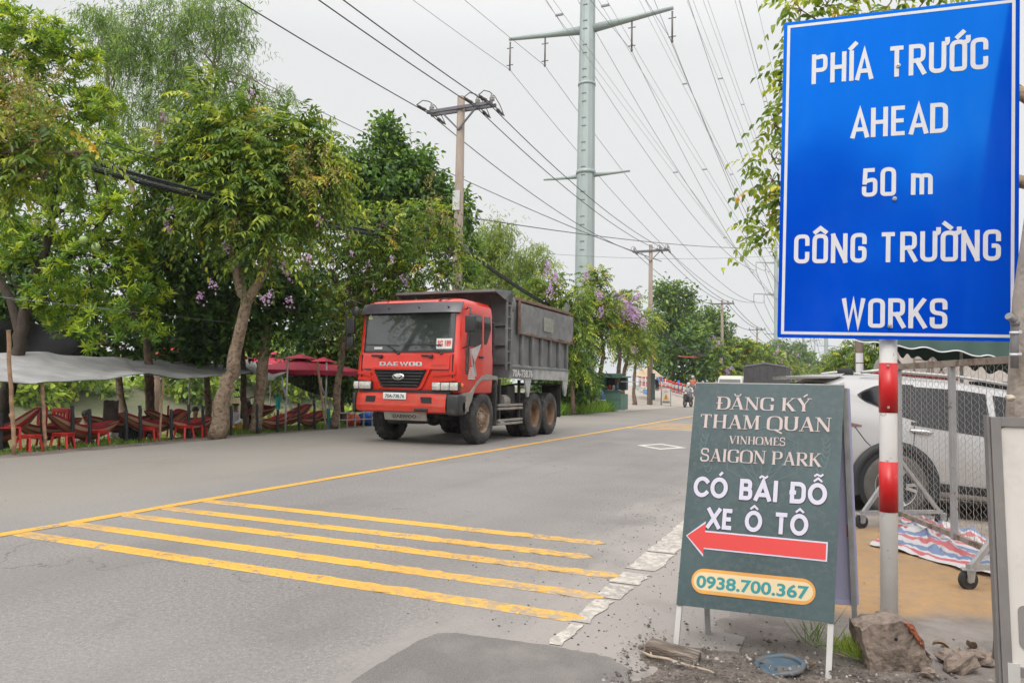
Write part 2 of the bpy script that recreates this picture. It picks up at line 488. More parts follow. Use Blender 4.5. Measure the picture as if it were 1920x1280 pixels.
def nrm(a): return a / np.maximum(np.linalg.norm(a, axis=-1, keepdims=True), 1e-9)
def leaf_arrays(b, d, n, Ln, W, tone, droop=.12):
    """six-point folded leaves; returns vertices and faces"""
    N = len(b)
    d = nrm(d); s = nrm(np.cross(d, n)); n = np.cross(s, d)
    Ln = np.broadcast_to(np.asarray(Ln, float).reshape(-1, 1), (N, 1)); W = np.broadcast_to(np.asarray(W, float).reshape(-1, 1), (N, 1))
    V = np.empty((N, 6, 3))
    V[:, 0] = b
    V[:, 1] = b + d * Ln * .34 + s * W * .5 + n * W * .16
    V[:, 2] = b + d * Ln * .72 + s * W * .36 + n * W * .06 - n * Ln * droop * .5
    V[:, 3] = b + d * Ln - n * Ln * droop
    V[:, 4] = b + d * Ln * .72 - s * W * .36 + n * W * .06 - n * Ln * droop * .5
    V[:, 5] = b + d * Ln * .34 - s * W * .5 + n * W * .16
    base = np.arange(N)[:, None] * 6
    F = np.concatenate([base + np.array([[0, 1, 2, 3]]), base + np.array([[0, 3, 4, 5]])], 0)
    return V.reshape(-1, 3), F, np.repeat(tone, 6)
class Leaves:
    def __init__(s): s.V = []; s.F = []; s.T = []; s.n = 0
    def put(s, V, F, T):
        s.V.append(V); s.F.append(F + s.n); s.T.append(T); s.n += len(V)
    def build(s, name, mat, root=None):
        off = np.array(root.location) if root is not None else np.zeros(3)
        return np_mesh(name, np.concatenate(s.V) - off, np.concatenate(s.F), mat, root, np.concatenate(s.T))
def shell_points(blobs, n_of, rg, lo=.55, hi=1.0, up=.0):
    P = []; O = []
    for c, r in blobs:
        n = max(1, int(n_of(r)))
        d = nrm(rg.normal(size=(n, 3)) + np.array([0, 0, up]))
        q = lo + (hi - lo) * rg.random((n, 1)) ** .6
        rr = np.asarray(r if hasattr(r, '__len__') else (r, r, r), float)
        P.append(np.asarray(c) + d * q * rr); O.append(d)
    return np.concatenate(P), np.concatenate(O)
DOWN = np.array([0, 0, -1.0])
def tones(n, rg, base, spread, yellow):
    t = np.clip(base + spread * rg.normal(size=n), .0, .84)
    y = rg.random(n) < yellow
    t[y] = rg.uniform(.78, 1.0, y.sum())
    return t
def st_frond(L_, P, O, rg, leaf=.17, wid=.06, K=6, ln=.62, base=.42, spread=.17, yellow=.03, droop=.45):
    """drooping twigs with opposite leaves"""
    F = len(P); t = nrm(O + rg.normal(size=(F, 3)) * .45 + np.array([0, 0, .05]))
    ln = ln * rg.uniform(.6, 1.25, (F, 1)); side = nrm(np.cross(t, [0, 0, 1.]) + rg.normal(size=(F, 3)) * .25)
    tw = tones(F, rg, base, spread, yellow)
    for k in range(K):
        u = (k + .6) / K
        pos = P + t * ln * u + DOWN * ln * droop * u * u
        td = nrm(t + DOWN * droop * 2 * u)
        for sg in (-1, 1):
            d = nrm(side * sg * .8 + td * .6 + DOWN * .28 + rg.normal(size=(F, 3)) * .16)
            n = nrm(np.cross(np.cross(d, [0, 0, 1.]), d) + rg.normal(size=(F, 3)) * .3)
            s_ = rg.uniform(.75, 1.15, F) * (1 - .25 * u)
            L_.put(*leaf_arrays(pos, d, n, leaf * s_, wid * s_, np.clip(tw + rg.normal(size=F) * .06, 0, 1), .2))
def st_rosette(L_, P, O, rg, leaf=.2, wid=.045, K=12, base=.5, spread=.17, yellow=.012):
    F = len(P); ax = nrm(O * .7 + np.array([0, 0, .75]) + rg.normal(size=(F, 3)) * .25)
    a = nrm(np.cross(ax, rg.normal(size=(F, 3)))); b = np.cross(ax, a)
    tw = tones(F, rg, base, spread, yellow)
    for k in range(K):
        th = 2.4 * k + rg.random((F, 1)); inc = rg.uniform(.25, 1.0, (F, 1))
        d = nrm(ax * inc + (a * np.cos(th) + b * np.sin(th)) * 1.0)
        n = nrm(ax + rg.normal(size=(F, 3)) * .15)
        s_ = rg.uniform(.7, 1.15, F)
        L_.put(*leaf_arrays(P + ax * rg.uniform(-.05, .05, (F, 1)), d, n, leaf * s_, wid * s_, np.clip(tw + rg.normal(size=F) * .07, 0, 1), .16))
def st_hang(L_, P, O, rg, leaf=.17, wid=.022, K=10, ln=.7, base=.4, spread=.16, yellow=.02):
    F = len(P); t = nrm(O * .5 + DOWN * .65 + rg.normal(size=(F, 3)) * .35); ln = ln * rg.uniform(.5, 1.3, (F, 1))
    tw = tones(F, rg, base, spread, yellow)
    for k in range(K):
        pos = P + t * ln * (k / K) + rg.normal(size=(F, 3)) * .05
        d = nrm(DOWN * .75 + t * .3 + rg.normal(size=(F, 3)) * .5)
        s_ = rg.uniform(.7, 1.2, F)
        L_.put(*leaf_arrays(pos, d, nrm(rg.normal(size=(F, 3))), leaf * s_, wid * s_, np.clip(tw + rg.normal(size=F) * .06, 0, 1), .1))
def st_clump(L_, P, O, rg, leaf=.16, wid=.085, K=12, rad=.3, base=.4, spread=.2, yellow=.01):
    F = len(P); tw = tones(F, rg, base, spread, yellow)
    for k in range(K):
        pos = P + rg.normal(size=(F, 3)) * rad * .5
        d = nrm(O * .6 + rg.normal(size=(F, 3)) * .6 + DOWN * .25)
        n = nrm(O * .5 + np.array([0, 0, .7]) + rg.normal(size=(F, 3)) * .4)
        s_ = rg.uniform(.7, 1.25, F)
        L_.put(*leaf_arrays(pos, d, n, leaf * s_, wid * s_, np.clip(tw + rg.normal(size=F) * .07, 0, 1), .15))
def st_panicle(L_, P, O, rg, ln=.4, K=34, s=.02):
    F = len(P); t = nrm(O * .6 + np.array([0, 0, .5]) + rg.normal(size=(F, 3)) * .5)
    for k in range(K):
        u = rg.random((F, 1)); pos = P + t * ln * u + rg.normal(size=(F, 3)) * ln * .22 * (1.1 - u)
        L_.put(*leaf_arrays(pos, nrm(rg.normal(size=(F, 3))), nrm(rg.normal(size=(F, 3))), s * rg.uniform(.8, 1.6, F), s * .9, rg.uniform(.1, .8, F), .1))
    for k in range(9):   # stalks
        u = k / 9; d = nrm(t * .6 + rg.normal(size=(F, 3)) * .6)
        L_.put(*leaf_arrays(P + t * ln * u, d, nrm(rg.normal(size=(F, 3))), ln * .4, .012, rg.uniform(.0, .5, F), .05))
def st_flower(L_, P, O, rg, ln=.22, K=26, s=.05):
    F = len(P); t = nrm(O * .5 + np.array([0, 0, .8]) + rg.normal(size=(F, 3)) * .3); tw = rg.uniform(.1, .75, F)
    for k in range(K):
        u = rg.random((F, 1)); pos = P + t * ln * u + rg.normal(size=(F, 3)) * ln * .28 * (1.2 - u)
        L_.put(*leaf_arrays(pos, nrm(rg.normal(size=(F, 3))), nrm(rg.normal(size=(F, 3))), s * rg.uniform(.7, 1.2, F), s * .85, np.clip(tw + rg.normal(size=F) * .12, 0, 1), .1))
DENS = {'frond': 1.9, 'rosette': 2.7, 'hang': 3.0, 'clump': 1.8}
STY = {'frond': st_frond, 'rosette': st_rosette, 'hang': st_hang, 'clump': st_clump}
def wob(a, b, k, amt, rg):
    a = np.asarray(a, float); b = np.asarray(b, float)
    return [a + (b - a) * i / k + (rg.normal(size=3) * amt if 0 < i < k else 0) for i in range(k + 1)]
def tree(name, label, blobs, style, mat, dens, trunk, bark=BARK, limbs=True, flowers=0, seeds=0, flower_px=None, seed_px=None, seed=1, group=None, cat='tree', lo=.5, twig=.012, fl_kw={}, sd_kw={}, root_at=None, limb_r=None, **kw):
    """blobs: list of (centre, radius); trunk: list of polylines [(points, radii)] the first starting at the base"""
    rg = np.random.default_rng(seed)
    base = np.array(trunk[0][0][0] if trunk else root_at, float)
    root = empty(name, base, 0, label, cat, group)
    lv = Leaves()
    dens = dens * DENS[style]
    sat = []
    for c, r in blobs:   # smaller shoots break the outline of every mass
        for k in range(5):
            v = unit(rg.normal(size=3) + np.array([0, 0, .25])); sat.append((np.asarray(c) + v * r * rg.uniform(.75, 1.12), r * rg.uniform(.24, .42)))
    P, O = shell_points([(c, r * .86) for c, r in blobs] + sat, lambda r: dens * (np.mean(r) ** 2 if hasattr(r, '__len__') else r * r), rg, lo=lo)
    STY[style](lv, P, O, rg, **kw)
    lv.build('crown', mat, root)
    mb = MB()
    for pts, rad in trunk:
        pts = [np.asarray(p, float) for p in pts]
        q = [pts[0]]; rr = [rad[0]]
        for i in range(len(pts) - 1):   # resample with a little wander and knobbliness
            for k in range(1, 5):
                u = k / 4; q.append(pts[i] * (1 - u) + pts[i + 1] * u + (rg.normal(size=3) * rad[i] * .14 if k < 4 else 0)); rr.append((rad[i] * (1 - u) + rad[i + 1] * u) * rg.uniform(.93, 1.08))
        mb.tube(q, rr, 10)
    if limbs and trunk:
        tips = [t[0][-1] for t in trunk]
        tr = min(t[1][-1] for t in trunk)
        lr = limb_r or tr
        for c, r in blobs:
            c = np.asarray(c, float)
            tip = min(tips, key=lambda p: np.linalg.norm(np.asarray(p, float) - c))
            pl = wob(tip, c, 5, .06 * np.linalg.norm(c - tip), rg)
            mb.tube(pl, np.linspace(lr * .75, lr * .28, 6), 6)
            rm = np.mean(r) if hasattr(r, '__len__') else r
            for k in range(5):
                d = unit(rg.normal(size=3) + np.array([0, 0, .4]))
                mb.tube(wob(c - d * rm * .2, c + d * rm * .9, 4, rm * .06, rg), np.linspace(lr * .28, twig * .5, 5), 5)
    if mb.v: mb.build('trunk', bark, root, world=True)
    if flowers or flower_px is not None:
        fl = Leaves(); fp = []; fo = []
        if flowers:
            a, b = shell_points(blobs, lambda r: max(1, flowers / len(blobs)), rg, lo=.95, hi=1.12, up=.3); fp.append(a[:flowers * 2]); fo.append(b[:flowers * 2])
        if flower_px is not None: fp.append(np.array(flower_px)); fo.append(np.tile(unit(np.array([.4, -.6, .5])), (len(flower_px), 1)))
        for a, b in zip(np.concatenate(fp), np.concatenate(fo)):
            fl = Leaves(); st_flower(fl, a[None], b[None], rg, **fl_kw); fl.build('blossom', LM['pink'], root)
    if seeds or seed_px is not None:
        sd = Leaves(); fp = []; fo = []
        if seeds:
            a, b = shell_points(blobs, lambda r: max(1, seeds / len(blobs)), rg, lo=.95, hi=1.1, up=.3); fp.append(a); fo.append(b)
        if seed_px is not None: fp.append(np.array(seed_px)); fo.append(np.tile(unit(np.array([.4, -.6, .4])), (len(seed_px), 1)))
        for a, b in zip(np.concatenate(fp), np.concatenate(fo)):
            sd = Leaves(); st_panicle(sd, a[None], b[None], rg, **sd_kw); sd.build('seed_head', LM['seed'], root)
    return root
def pb(lst, d):
    """crown masses measured as (px, py, radius px, extra depth) at depth d"""
    out = []
    for q in lst:
        dd = d + (q[3] if len(q) > 3 else 0)
        out.append((atD(q[0], q[1], dd), q[2] / FPX * dd))
    return out
def ptk(lst, d, rad, d1=None):
    """trunk line measured as pixels at depth d (to d1 at its tip), radii in px"""
    d1 = d if d1 is None else d1; n = len(lst)
    return ([atD(p[0], p[1], d + (d1 - d) * i / max(1, n - 1)) for i, p in enumerate(lst)], [r / FPX * d for r in rad])
# ------------------------------------------------------------------ ground, road, river
class G:
    """small helper for building node maths"""
    def __init__(s, name):
        s.m, s.t, s.b, s.out = nodes_of(name)
        s.pos = s.t.nodes.new("ShaderNodeNewGeometry").outputs["Position"]
        sp = s.t.nodes.new("ShaderNodeSeparateXYZ"); s.t.links.new(s.pos, sp.inputs[0])
        s.x, s.y, s.z = sp.outputs
    def _in(s, sock, v):
        if hasattr(v, 'is_linked'): s.t.links.new(v, sock)
        else: sock.default_value = v
    def math(s, op, a, b=0.0, c=None, clamp=False):
        n = s.t.nodes.new("ShaderNodeMath"); n.operation = op; n.use_clamp = clamp
        s._in(n.inputs[0], a); s._in(n.inputs[1], b)
        if c is not None: s._in(n.inputs[2], c)
        return n.outputs[0]
    def noise(s, sc, det=4, rough=.55, stretch=None):
        n = s.t.nodes.new("ShaderNodeTexNoise"); n.inputs["Scale"].default_value = sc; n.inputs["Detail"].default_value = det; n.inputs["Roughness"].default_value = rough
        v = s.pos
        if stretch:
            mp = s.t.nodes.new("ShaderNodeMapping"); mp.inputs["Scale"].default_value = stretch
            s.t.links.new(v, mp.inputs[0]); v = mp.outputs[0]
        s.t.links.new(v, n.inputs["Vector"]); return n.outputs[0]
    def ss(s, v, lo, hi):
        n = s.t.nodes.new("ShaderNodeMapRange"); n.interpolation_type = 'SMOOTHSTEP'
        s._in(n.inputs[0], v); n.inputs[1].default_value = min(lo, hi); n.inputs[2].default_value = max(lo, hi)
        n.inputs[3].default_value, n.inputs[4].default_value = (0, 1) if lo < hi else (1, 0)
        return n.outputs[0]
    def mix(s, f, a, b):
        n = s.t.nodes.new("ShaderNodeMixRGB")
        s._in(n.inputs[0], f)
        for i, c in ((1, a), (2, b)):
            if hasattr(c, 'is_linked'): s.t.links.new(c, n.inputs[i])
            else: n.inputs[i].default_value = tuple(c) + (1,)
        return n.outputs[0]
    def mul(s, *a):
        r = a[0]
        for q in a[1:]: r = s.math('MULTIPLY', r, q)
        return r
    def fin(s, col, rough=.85, bump=None, bs=.4, bd=.01):
        s.t.links.new(col, s.b.inputs["Base Color"])
        s._in(s.b.inputs["Roughness"], rough)
        if bump is not None:
            n = s.t.nodes.new("ShaderNodeBump"); n.inputs["Strength"].default_value = bs; n.inputs["Distance"].default_value = bd
            s.t.links.new(bump, n.inputs["Height"]); s.t.links.new(n.outputs[0], s.b.inputs["Normal"])
        return s.m
ASPH_A, ASPH_B = (.116, .106, .100), (.236, .218, .207)
DUST = (.280, .250, .230)
def asphalt_col(g):
    grit = g.math('ADD', g.math('MULTIPLY', g.noise(120, 2, .8), .5), g.math('MULTIPLY', g.noise(38, 3, .75), .5))
    c = g.mix(g.ss(grit, .36, .64), ASPH_A, ASPH_B)
    stones = g.ss(g.noise(60, 2, .6), .62, .70)
    c = g.mix(g.mul(stones, .55), c, (.38, .36, .34))
    pits = g.ss(g.noise(52, 3, .7), .38, .31)
    c = g.mix(g.mul(pits, .6), c, (.06, .056, .052))
    big = g.noise(.35, 4)
    c = g.mix(g.mul(g.ss(big, .40, .68), .35), c, (.26, .243, .225))
    stain = g.noise(.9, 6, .7, (1, .6, 1))
    c = g.mix(g.mul(g.ss(stain, .54, .70), .45), c, (.118, .108, .101))
    tr = g.math('ABSOLUTE', g.math('SUBTRACT', g.math('ABSOLUTE', g.math('ADD', g.x, 3.6)), .95))
    c = g.mix(g.mul(g.ss(tr, .55, .1), g.ss(g.noise(.5, 4), .35, .6), .30), c, (.13, .12, .113))
    streak = g.noise(1.1, 4, .6, (3.0, .12, 1))
    c = g.mix(g.mul(g.ss(streak, .5, .72), .3), c, (.14, .131, .123))
    vo = g.t.nodes.new("ShaderNodeTexVoronoi"); vo.feature = 'DISTANCE_TO_EDGE'; vo.inputs["Scale"].default_value = .42
    wv = g.t.nodes.new("ShaderNodeVectorMath"); wv.operation = 'MULTIPLY_ADD'
    wn = g.t.nodes.new("ShaderNodeTexNoise"); wn.inputs["Scale"].default_value = 2.4; wn.inputs["Detail"].default_value = 5
    g.t.links.new(g.pos, wn.inputs["Vector"]); g.t.links.new(wn.outputs["Color"], wv.inputs[0]); wv.inputs[1].default_value = (.9, .9, 0); g.t.links.new(g.pos, wv.inputs[2]); g.t.links.new(wv.outputs[0], vo.inputs["Vector"])
    crack = g.mul(g.ss(vo.outputs[0], .0045, .0012), g.ss(g.noise(.23, 3), .50, .60), .6)
    c = g.mix(crack, c, (.05, .046, .043))
    oil = g.mul(g.ss(g.noise(3.1, 3, .5), .70, .76), g.ss(g.math('ABSOLUTE', g.math('ADD', g.x, 3.6)), .9, .3), .5)
    c = g.mix(oil, c, (.075, .069, .065))
    # far lane carries a film of tan dust
    c = g.mix(g.mul(g.ss(g.x, -6.0, -8.0), .45), c, (.245, .218, .180))
    return c, grit
def dusty(g, c):
    n = g.noise(2.2, 6, .62, (1.0, .5, 1)); n2 = g.noise(.6, 3)
    edge = g.math('ADD', g.x, g.math('MULTIPLY', g.math('SUBTRACT', n, .5), 1.9))
    f = g.ss(edge, -2.15, -1.25)
    f2 = g.mul(g.ss(g.x, -3.4, -1.2), g.ss(n2, .45, .62), .45)
    c = g.mix(f2, c, (.26, .235, .215))
    damp = g.mul(g.ss(g.noise(1.3, 4, .6), .52, .66), .55)
    d = g.mix(damp, DUST, (.20, .177, .162))
    fl = g.ss(g.noise(60, 3, .7), .35, .65)
    d = g.mix(g.mul(fl, .35), d, (.215, .193, .177))
    return g.mix(f, c, d), f
g = G('road_asphalt'); c, gr = asphalt_col(g); c, f = dusty(g, c)
M_ROAD = g.fin(c, g.math('SUBTRACT', .86, g.mul(f, .1)), gr, .55, .012)
def tr_(g): return g.math('ABSOLUTE', g.math('SUBTRACT', g.math('ABSOLUTE', g.math('ADD', g.x, 3.6)), .95))
# worn thermoplastic paint: shows asphalt through
def paint(name, col, wear=.5, kerbw=.8, thick=.35):
    g = G(name); a, gr = asphalt_col(g); a, _f = dusty(g, a)
    n = g.noise(26, 5, .7); n2 = g.noise(3.0, 4, .6)
    w = g.ss(g.math('ADD', g.math('MULTIPLY', n, .55), g.math('MULTIPLY', n2, .45)), wear + .09, wear + .16)
    # more wear toward the dusty kerb side and beside the centre line
    kerb = g.mul(g.ss(g.x, -3.3, -1.3), g.ss(g.noise(13, 5, .72), .42, .56), kerbw)
    mid = g.mul(g.ss(g.math('ABSOLUTE', g.math('ADD', g.x, 5.75)), .32, .05), g.ss(g.noise(22, 4, .7, (.3, 2, 1)), .38, .56), .75)
    c = g.mix(g.mul(g.ss(n2, .35, .7), .35), col, tuple(q * .82 for q in col))
    m = g.math('MAXIMUM', w, g.math('MAXIMUM', kerb, mid))
    tyre = g.mul(g.ss(tr_(g), .5, .05), g.ss(g.noise(9, 4, .7, (2.5, .3, 1)), .42, .62), .30)
    c = g.mix(tyre, c, tuple(q * .45 + .05 for q in col))
    grime = g.mul(g.ss(g.noise(30, 4, .75), .50, .66), .45)
    c = g.mix(grime, c, tuple(q * .55 for q in col))
    c = g.mix(m, c, a)
    return g.fin(c, .6, gr, .3, .006)
M_YEL = paint('yellow_road_paint', (.60, .330, .045), .45)
M_WHT = paint('white_road_paint', (.50, .455, .395), .43, .75)
M_WHT2 = paint('white_marking_paint', (.55, .52, .47), .55)
# shoulder and lot: dust, orange sand, dark soil near the board
g = G('roadside_dirt')
n = g.noise(1.7, 6, .62); n8 = g.noise(9, 5, .65); n60 = g.noise(70, 3, .7); nb = g.noise(.8, 4, .6, (1, 1, 1))
c = g.mix(g.ss(n, .36, .62), (.27, .235, .213), (.175, .148, .130))
c = g.mix(g.mul(g.ss(n8, .5, .66), .5), c, (.27, .245, .225))
yy = g.math('ADD', g.y, g.math('MULTIPLY', g.math('SUBTRACT', nb, .5), 1.6)); xx = g.math('ADD', g.x, g.math('MULTIPLY', g.math('SUBTRACT', n, .5), .9))
sand = g.mul(g.ss(yy, 4.55, 4.95), g.ss(yy, 8.1, 7.0), g.ss(xx, -.55, -.05))
sand = g.mul(sand, g.math('ADD', .62, g.math('MULTIPLY', g.ss(g.noise(3.2, 5, .65, (.5, 1.8, 1)), .25, .5), .38)))
sc_ = g.mix(g.ss(n8, .4, .7), (.40, .235, .10), (.31, .20, .11))
c = g.mix(g.mul(sand, .92), c, sc_)
conc = g.ss(yy, 7.9, 8.6)
c = g.mix(conc, c, g.mix(g.ss(n8, .4, .7), (.29, .245, .20), (.24, .20, .165)))
soil = g.mul(g.ss(g.math('ADD', g.y, g.math('MULTIPLY', g.math('SUBTRACT', n, .5), 1.0)), 3.95, 3.55), g.ss(xx, -1.15, -.75))
c = g.mix(g.mul(soil, .92), c, g.mix(g.ss(g.math('ADD', g.math('MULTIPLY', n60, .5), g.math('MULTIPLY', n8, .5)), .40, .58), (.062, .049, .040), (.175, .145, .122)))
spk = g.ss(g.noise(150, 2, .6), .64, .70)
c = g.mix(g.mul(spk, .5), c, (.08, .068, .06))
M_DIRT = g.fin(c, .9, g.math('ADD', n60, g.math('MULTIPLY', n8, 1.2)), .7, .02)
g = G('rough_ground')
n = g.noise(1.5, 6, .62); n9 = g.noise(11, 5, .65)
c = g.mix(g.ss(n, .35, .65), (.215, .18, .15), (.135, .11, .088))
grassy = g.mul(g.ss(g.math('ADD', g.x, g.math('MULTIPLY', g.math('SUBTRACT', n9, .5), .8)), -12.75, -13.1), g.ss(n, .66, .40))
c = g.mix(g.mul(grassy, .8), c, g.mix(n9, (.05, .08, .018), (.10, .14, .03)))
plz = g.mul(g.ss(g.y, 35, 38), g.ss(g.y, 72, 66), g.ss(g.x, -24, -21))
pc = g.mix(g.ss(g.noise(2.0, 5, .6, (.3, 1.6, 1)), .4, .66), (.36, .315, .275), (.29, .25, .215))
c = g.mix(plz, c, pc)
rt = g.ss(g.x, -1, 1)
c = g.mix(rt, c, g.mix(g.ss(n9, .35, .65), (.25, .215, .18), (.20, .17, .145)))
M_GRND = g.fin(c, .95, g.math('ADD', n9, g.noise(60, 3)), .5, .03)

def lerp_tab(y, tab):
    return np.interp(y, [t[0] for t in tab], [t[1] for t in tab])
ROADL = [(-60, -11.4), (6, -11.55), (9, -11.85), (12, -12.1), (16, -12.3), (19, -12.35), (24, -11.6), (29, -10.75), (38, -10.45), (50, -9.7), (80, -9.9), (1300, -10.4)]
def zground(x, y):
    x = np.asarray(x, float); y = np.asarray(y, float)
    rim = np.interp(y, [0, 24, 34, 90], [-13.4, -13.4, -21, -24])     # top of the river bank
    d = rim - x
    z = -.045 - .25 * np.clip(d / 3, 0, 1) - 1.7 * np.clip((d - 2.5) / 5, 0, 1) ** 1.2
    z = z + 2.9 * np.clip((-x - 43) / 8, 0, 1)            # far bank
    end = np.clip((y - 85) / 20, 0, 1)
    z = z * (1 - end) + end * -.05
    # plaza ramp rising to the left behind the kiosk
    s = np.clip((y - 44) / 16, 0, 1); r = np.clip((-x - 9.3) / 6.5, 0, 1.0)
    z = np.where((y > 44) & (x < -9.3) & (y < 110) & (x > -24), np.maximum(z, -.045 + 1.45 * s * r ** .75), z)
    return z
xs = np.concatenate([np.linspace(-900, -80, 12), np.linspace(-76, -26, 26), np.linspace(-25, 14, 105), np.linspace(16, 60, 12), np.linspace(80, 900, 12)])
ys = np.concatenate([np.linspace(-200, -10, 8), np.linspace(-6, 66, 145), np.linspace(68, 120, 27), np.linspace(130, 400, 20), np.linspace(450, 4500, 16)])
XX, YY = np.meshgrid(xs, ys)
ZZ = zground(XX, YY) + (fbm(XX, YY, .9, 3) - .45) * .07 * (np.abs(XX + 6) > 7.2) * (YY < 130)
ZZ = np.where((XX > np.interp(YY, [r[0] for r in ROADL], [r[1] for r in ROADL]) - .25), np.minimum(ZZ, -.03), ZZ)
ZZ = np.where((XX > .2) & (XX < 13) & (YY > 2) & (YY < 25), -.62, ZZ)
ni, nj = len(ys), len(xs)
idx = np.arange(ni * nj).reshape(ni, nj)
F_ = np.stack([idx[:-1, :-1], idx[:-1, 1:], idx[1:, 1:], idx[1:, :-1]], -1).reshape(-1, 4)
tag(np_mesh('ground', np.stack([XX, YY, ZZ], -1).reshape(-1, 3), F_, M_GRND, smooth=True), kind='structure')
# river behind the hammocks
M_WATER = pm('river_water', (.21, .165, .095), .16, var=.12, scale=.6, bump=.25, bscale=1.6)
mb = MB(); mb.quad((-60, -5, -1.25), (-14.5, -5, -1.25), (-14.5, 104, -1.25), (-60, 104, -1.25))
tag(mb.build('river', M_WATER), kind='structure')
# carriageway
mb = MB()
yl = np.concatenate([np.linspace(-60, 0, 13), np.linspace(.5, 60, 120), np.linspace(65, 1300, 60)])
xr = np.linspace(0, 1, 13)
vs = []
for y in yl:
    xl = float(lerp_tab(y, ROADL)) + (float(fbm(y, 3.0, .8, 3)) - .45) * .45
    for u in xr: vs.append((xl + (-.45 - xl) * u, y, 0.0))
fs = [(j * 13 + i, j * 13 + i + 1, (j + 1) * 13 + i + 1, (j + 1) * 13 + i) for j in range(len(yl) - 1) for i in range(12)]
mb.add(vs, fs)
tag(mb.build('road', M_ROAD), kind='structure')
# markings
def strip(name, mat, x0, x1, y0, y1, z=.004, wob_=.008, nseg=40, along='y'):
    mb = MB(); vs = []
    for k in range(nseg + 1):
        u = k / nseg
        a, b = random.uniform(-wob_, wob_), random.uniform(-wob_, wob_)
        if along == 'y':
            y = y0 + (y1 - y0) * u; vs += [(x0 + a, y, z), (x1 + b, y, z)]
        else:
            x = x0 + (x1 - x0) * u; sag = .05 * u * 0
            vs += [(x, y0 + a + sag, z), (x, y1 + b + sag, z)]
    mb.add(vs, [(2 * k, 2 * k + 1, 2 * k + 3, 2 * k + 2) if along == 'y' else (2 * k + 1, 2 * k, 2 * k + 2, 2 * k + 3) for k in range(nseg)])
    return tag(mb.build(name, mat), kind='structure')
strip('centre_line', M_YEL, -6.13, -5.99, -30, 60, nseg=300)
strip('centre_line', M_YEL, -6.13, -5.99, 60, 700, nseg=60)
def speed_strip(y, x1, hw=.062):
    n = 60; mb = MB(); vs = []
    for k in range(n + 1):
        u = k / n; x = -5.97 + (x1 + 5.97) * u
        e = .009 * (1 + 1.8 * (u > .62))
        cap = math.sqrt(max(0, 1 - max(0, (u - .985) / .015) ** 2)) * .999 + .001
        for s_ in (-1, 1):
            yy_ = y + s_ * hw * cap + random.uniform(-e, e) * .7
            vs += [(x, yy_, .007)]
        vs += [(x, y - hw * cap - .014, .0015), (x, y + hw * cap + .014, .0015)]
    fs = []
    for k in range(n):
        a, b = 4 * k, 4 * k + 4
        fs += [(a, b, b + 1, a + 1), (a + 2, b + 2, b, a), (a + 1, b + 1, b + 3, a + 3)]
    mb.add(vs, fs)
    tag(mb.build('speed_strip', M_YEL), kind='structure')
for y, x1 in ((3.86, -1.27), (4.31, -1.29), (4.82, -1.33), (5.25, -1.66), (5.76, -1.72)): speed_strip(y, x1)
for k in range(6): speed_strip(22.4 + .75 * k, -1.6, .06)
# white edge line in worn stretches
for y0, y1, a, b in ((3.42, 3.78, -1.31, -1.24), (3.80, 4.25, -1.33, -1.22), (4.30, 4.62, -1.35, -1.19), (4.66, 4.95, -1.36, -1.17), (5.06, 5.62, -1.36, -1.15), (5.66, 9.5, -1.36, -1.15), (10, 60, -1.36, -1.2)):
    strip('edge_line', M_WHT, a, b, y0, y1, .0045, .014, max(6, int((y1 - y0) * 14)))
# white diamond outline on the near lane
mb = MB()
dm = [(-4.02, 15.75), (-3.34, 14.95), (-2.95, 15.72), (-3.68, 16.55)]
cx_, cy_ = -3.5, 15.74
q1 = [(x, y, .0045) for x, y in dm]; q2 = [(cx_ + (x - cx_) * .68, cy_ + (y - cy_) * .68, .0045) for x, y in dm]
mb.add(q1 + q2, [(k, (k + 1) % 4, 4 + (k + 1) % 4, 4 + k) for k in range(4)])
tag(mb.build('road_diamond', M_WHT2), kind='structure')
# shoulder sheet with fine relief
xa = np.concatenate([np.linspace(-1.05, 1.6, 150), np.linspace(1.7, 14, 50)]); ya = np.concatenate([np.linspace(1.0, 2.4, 20), np.linspace(2.45, 5.2, 150), np.linspace(5.3, 26, 120)])
XA, YA = np.meshgrid(xa, ya)
ed = np.clip((XA + 1.05 + (fbm(XA, YA, 2.0, 3) - .45) * 1.0) / .5, 0, 1)
ZA = -.012 + ed * (.014 + (fbm(XA, YA, 3.2, 5) - .45) * .05)
hump = np.exp(-(((XA - .05) / .85) ** 2 + ((YA - 3.22) / .42) ** 2))
ZA = ZA + hump * ed * (.035 + (fbm(XA, YA, 14, 3) - .45) * .05)
ZA = ZA - (.10 + .085 * np.clip(XA - .7, 0, 4)) * np.clip((YA - 8.0) / 1.6, 0, 1) * np.clip((XA + .4) / .8, 0, 1)
idx = np.arange(XA.size).reshape(XA.shape)
F_ = np.stack([idx[:-1, :-1], idx[:-1, 1:], idx[1:, 1:], idx[1:, :-1]], -1).reshape(-1, 4)
tag(np_mesh('shoulder', np.stack([XA, YA, ZA], -1).reshape(-1, 3), F_, M_DIRT, smooth=True), kind='structure')
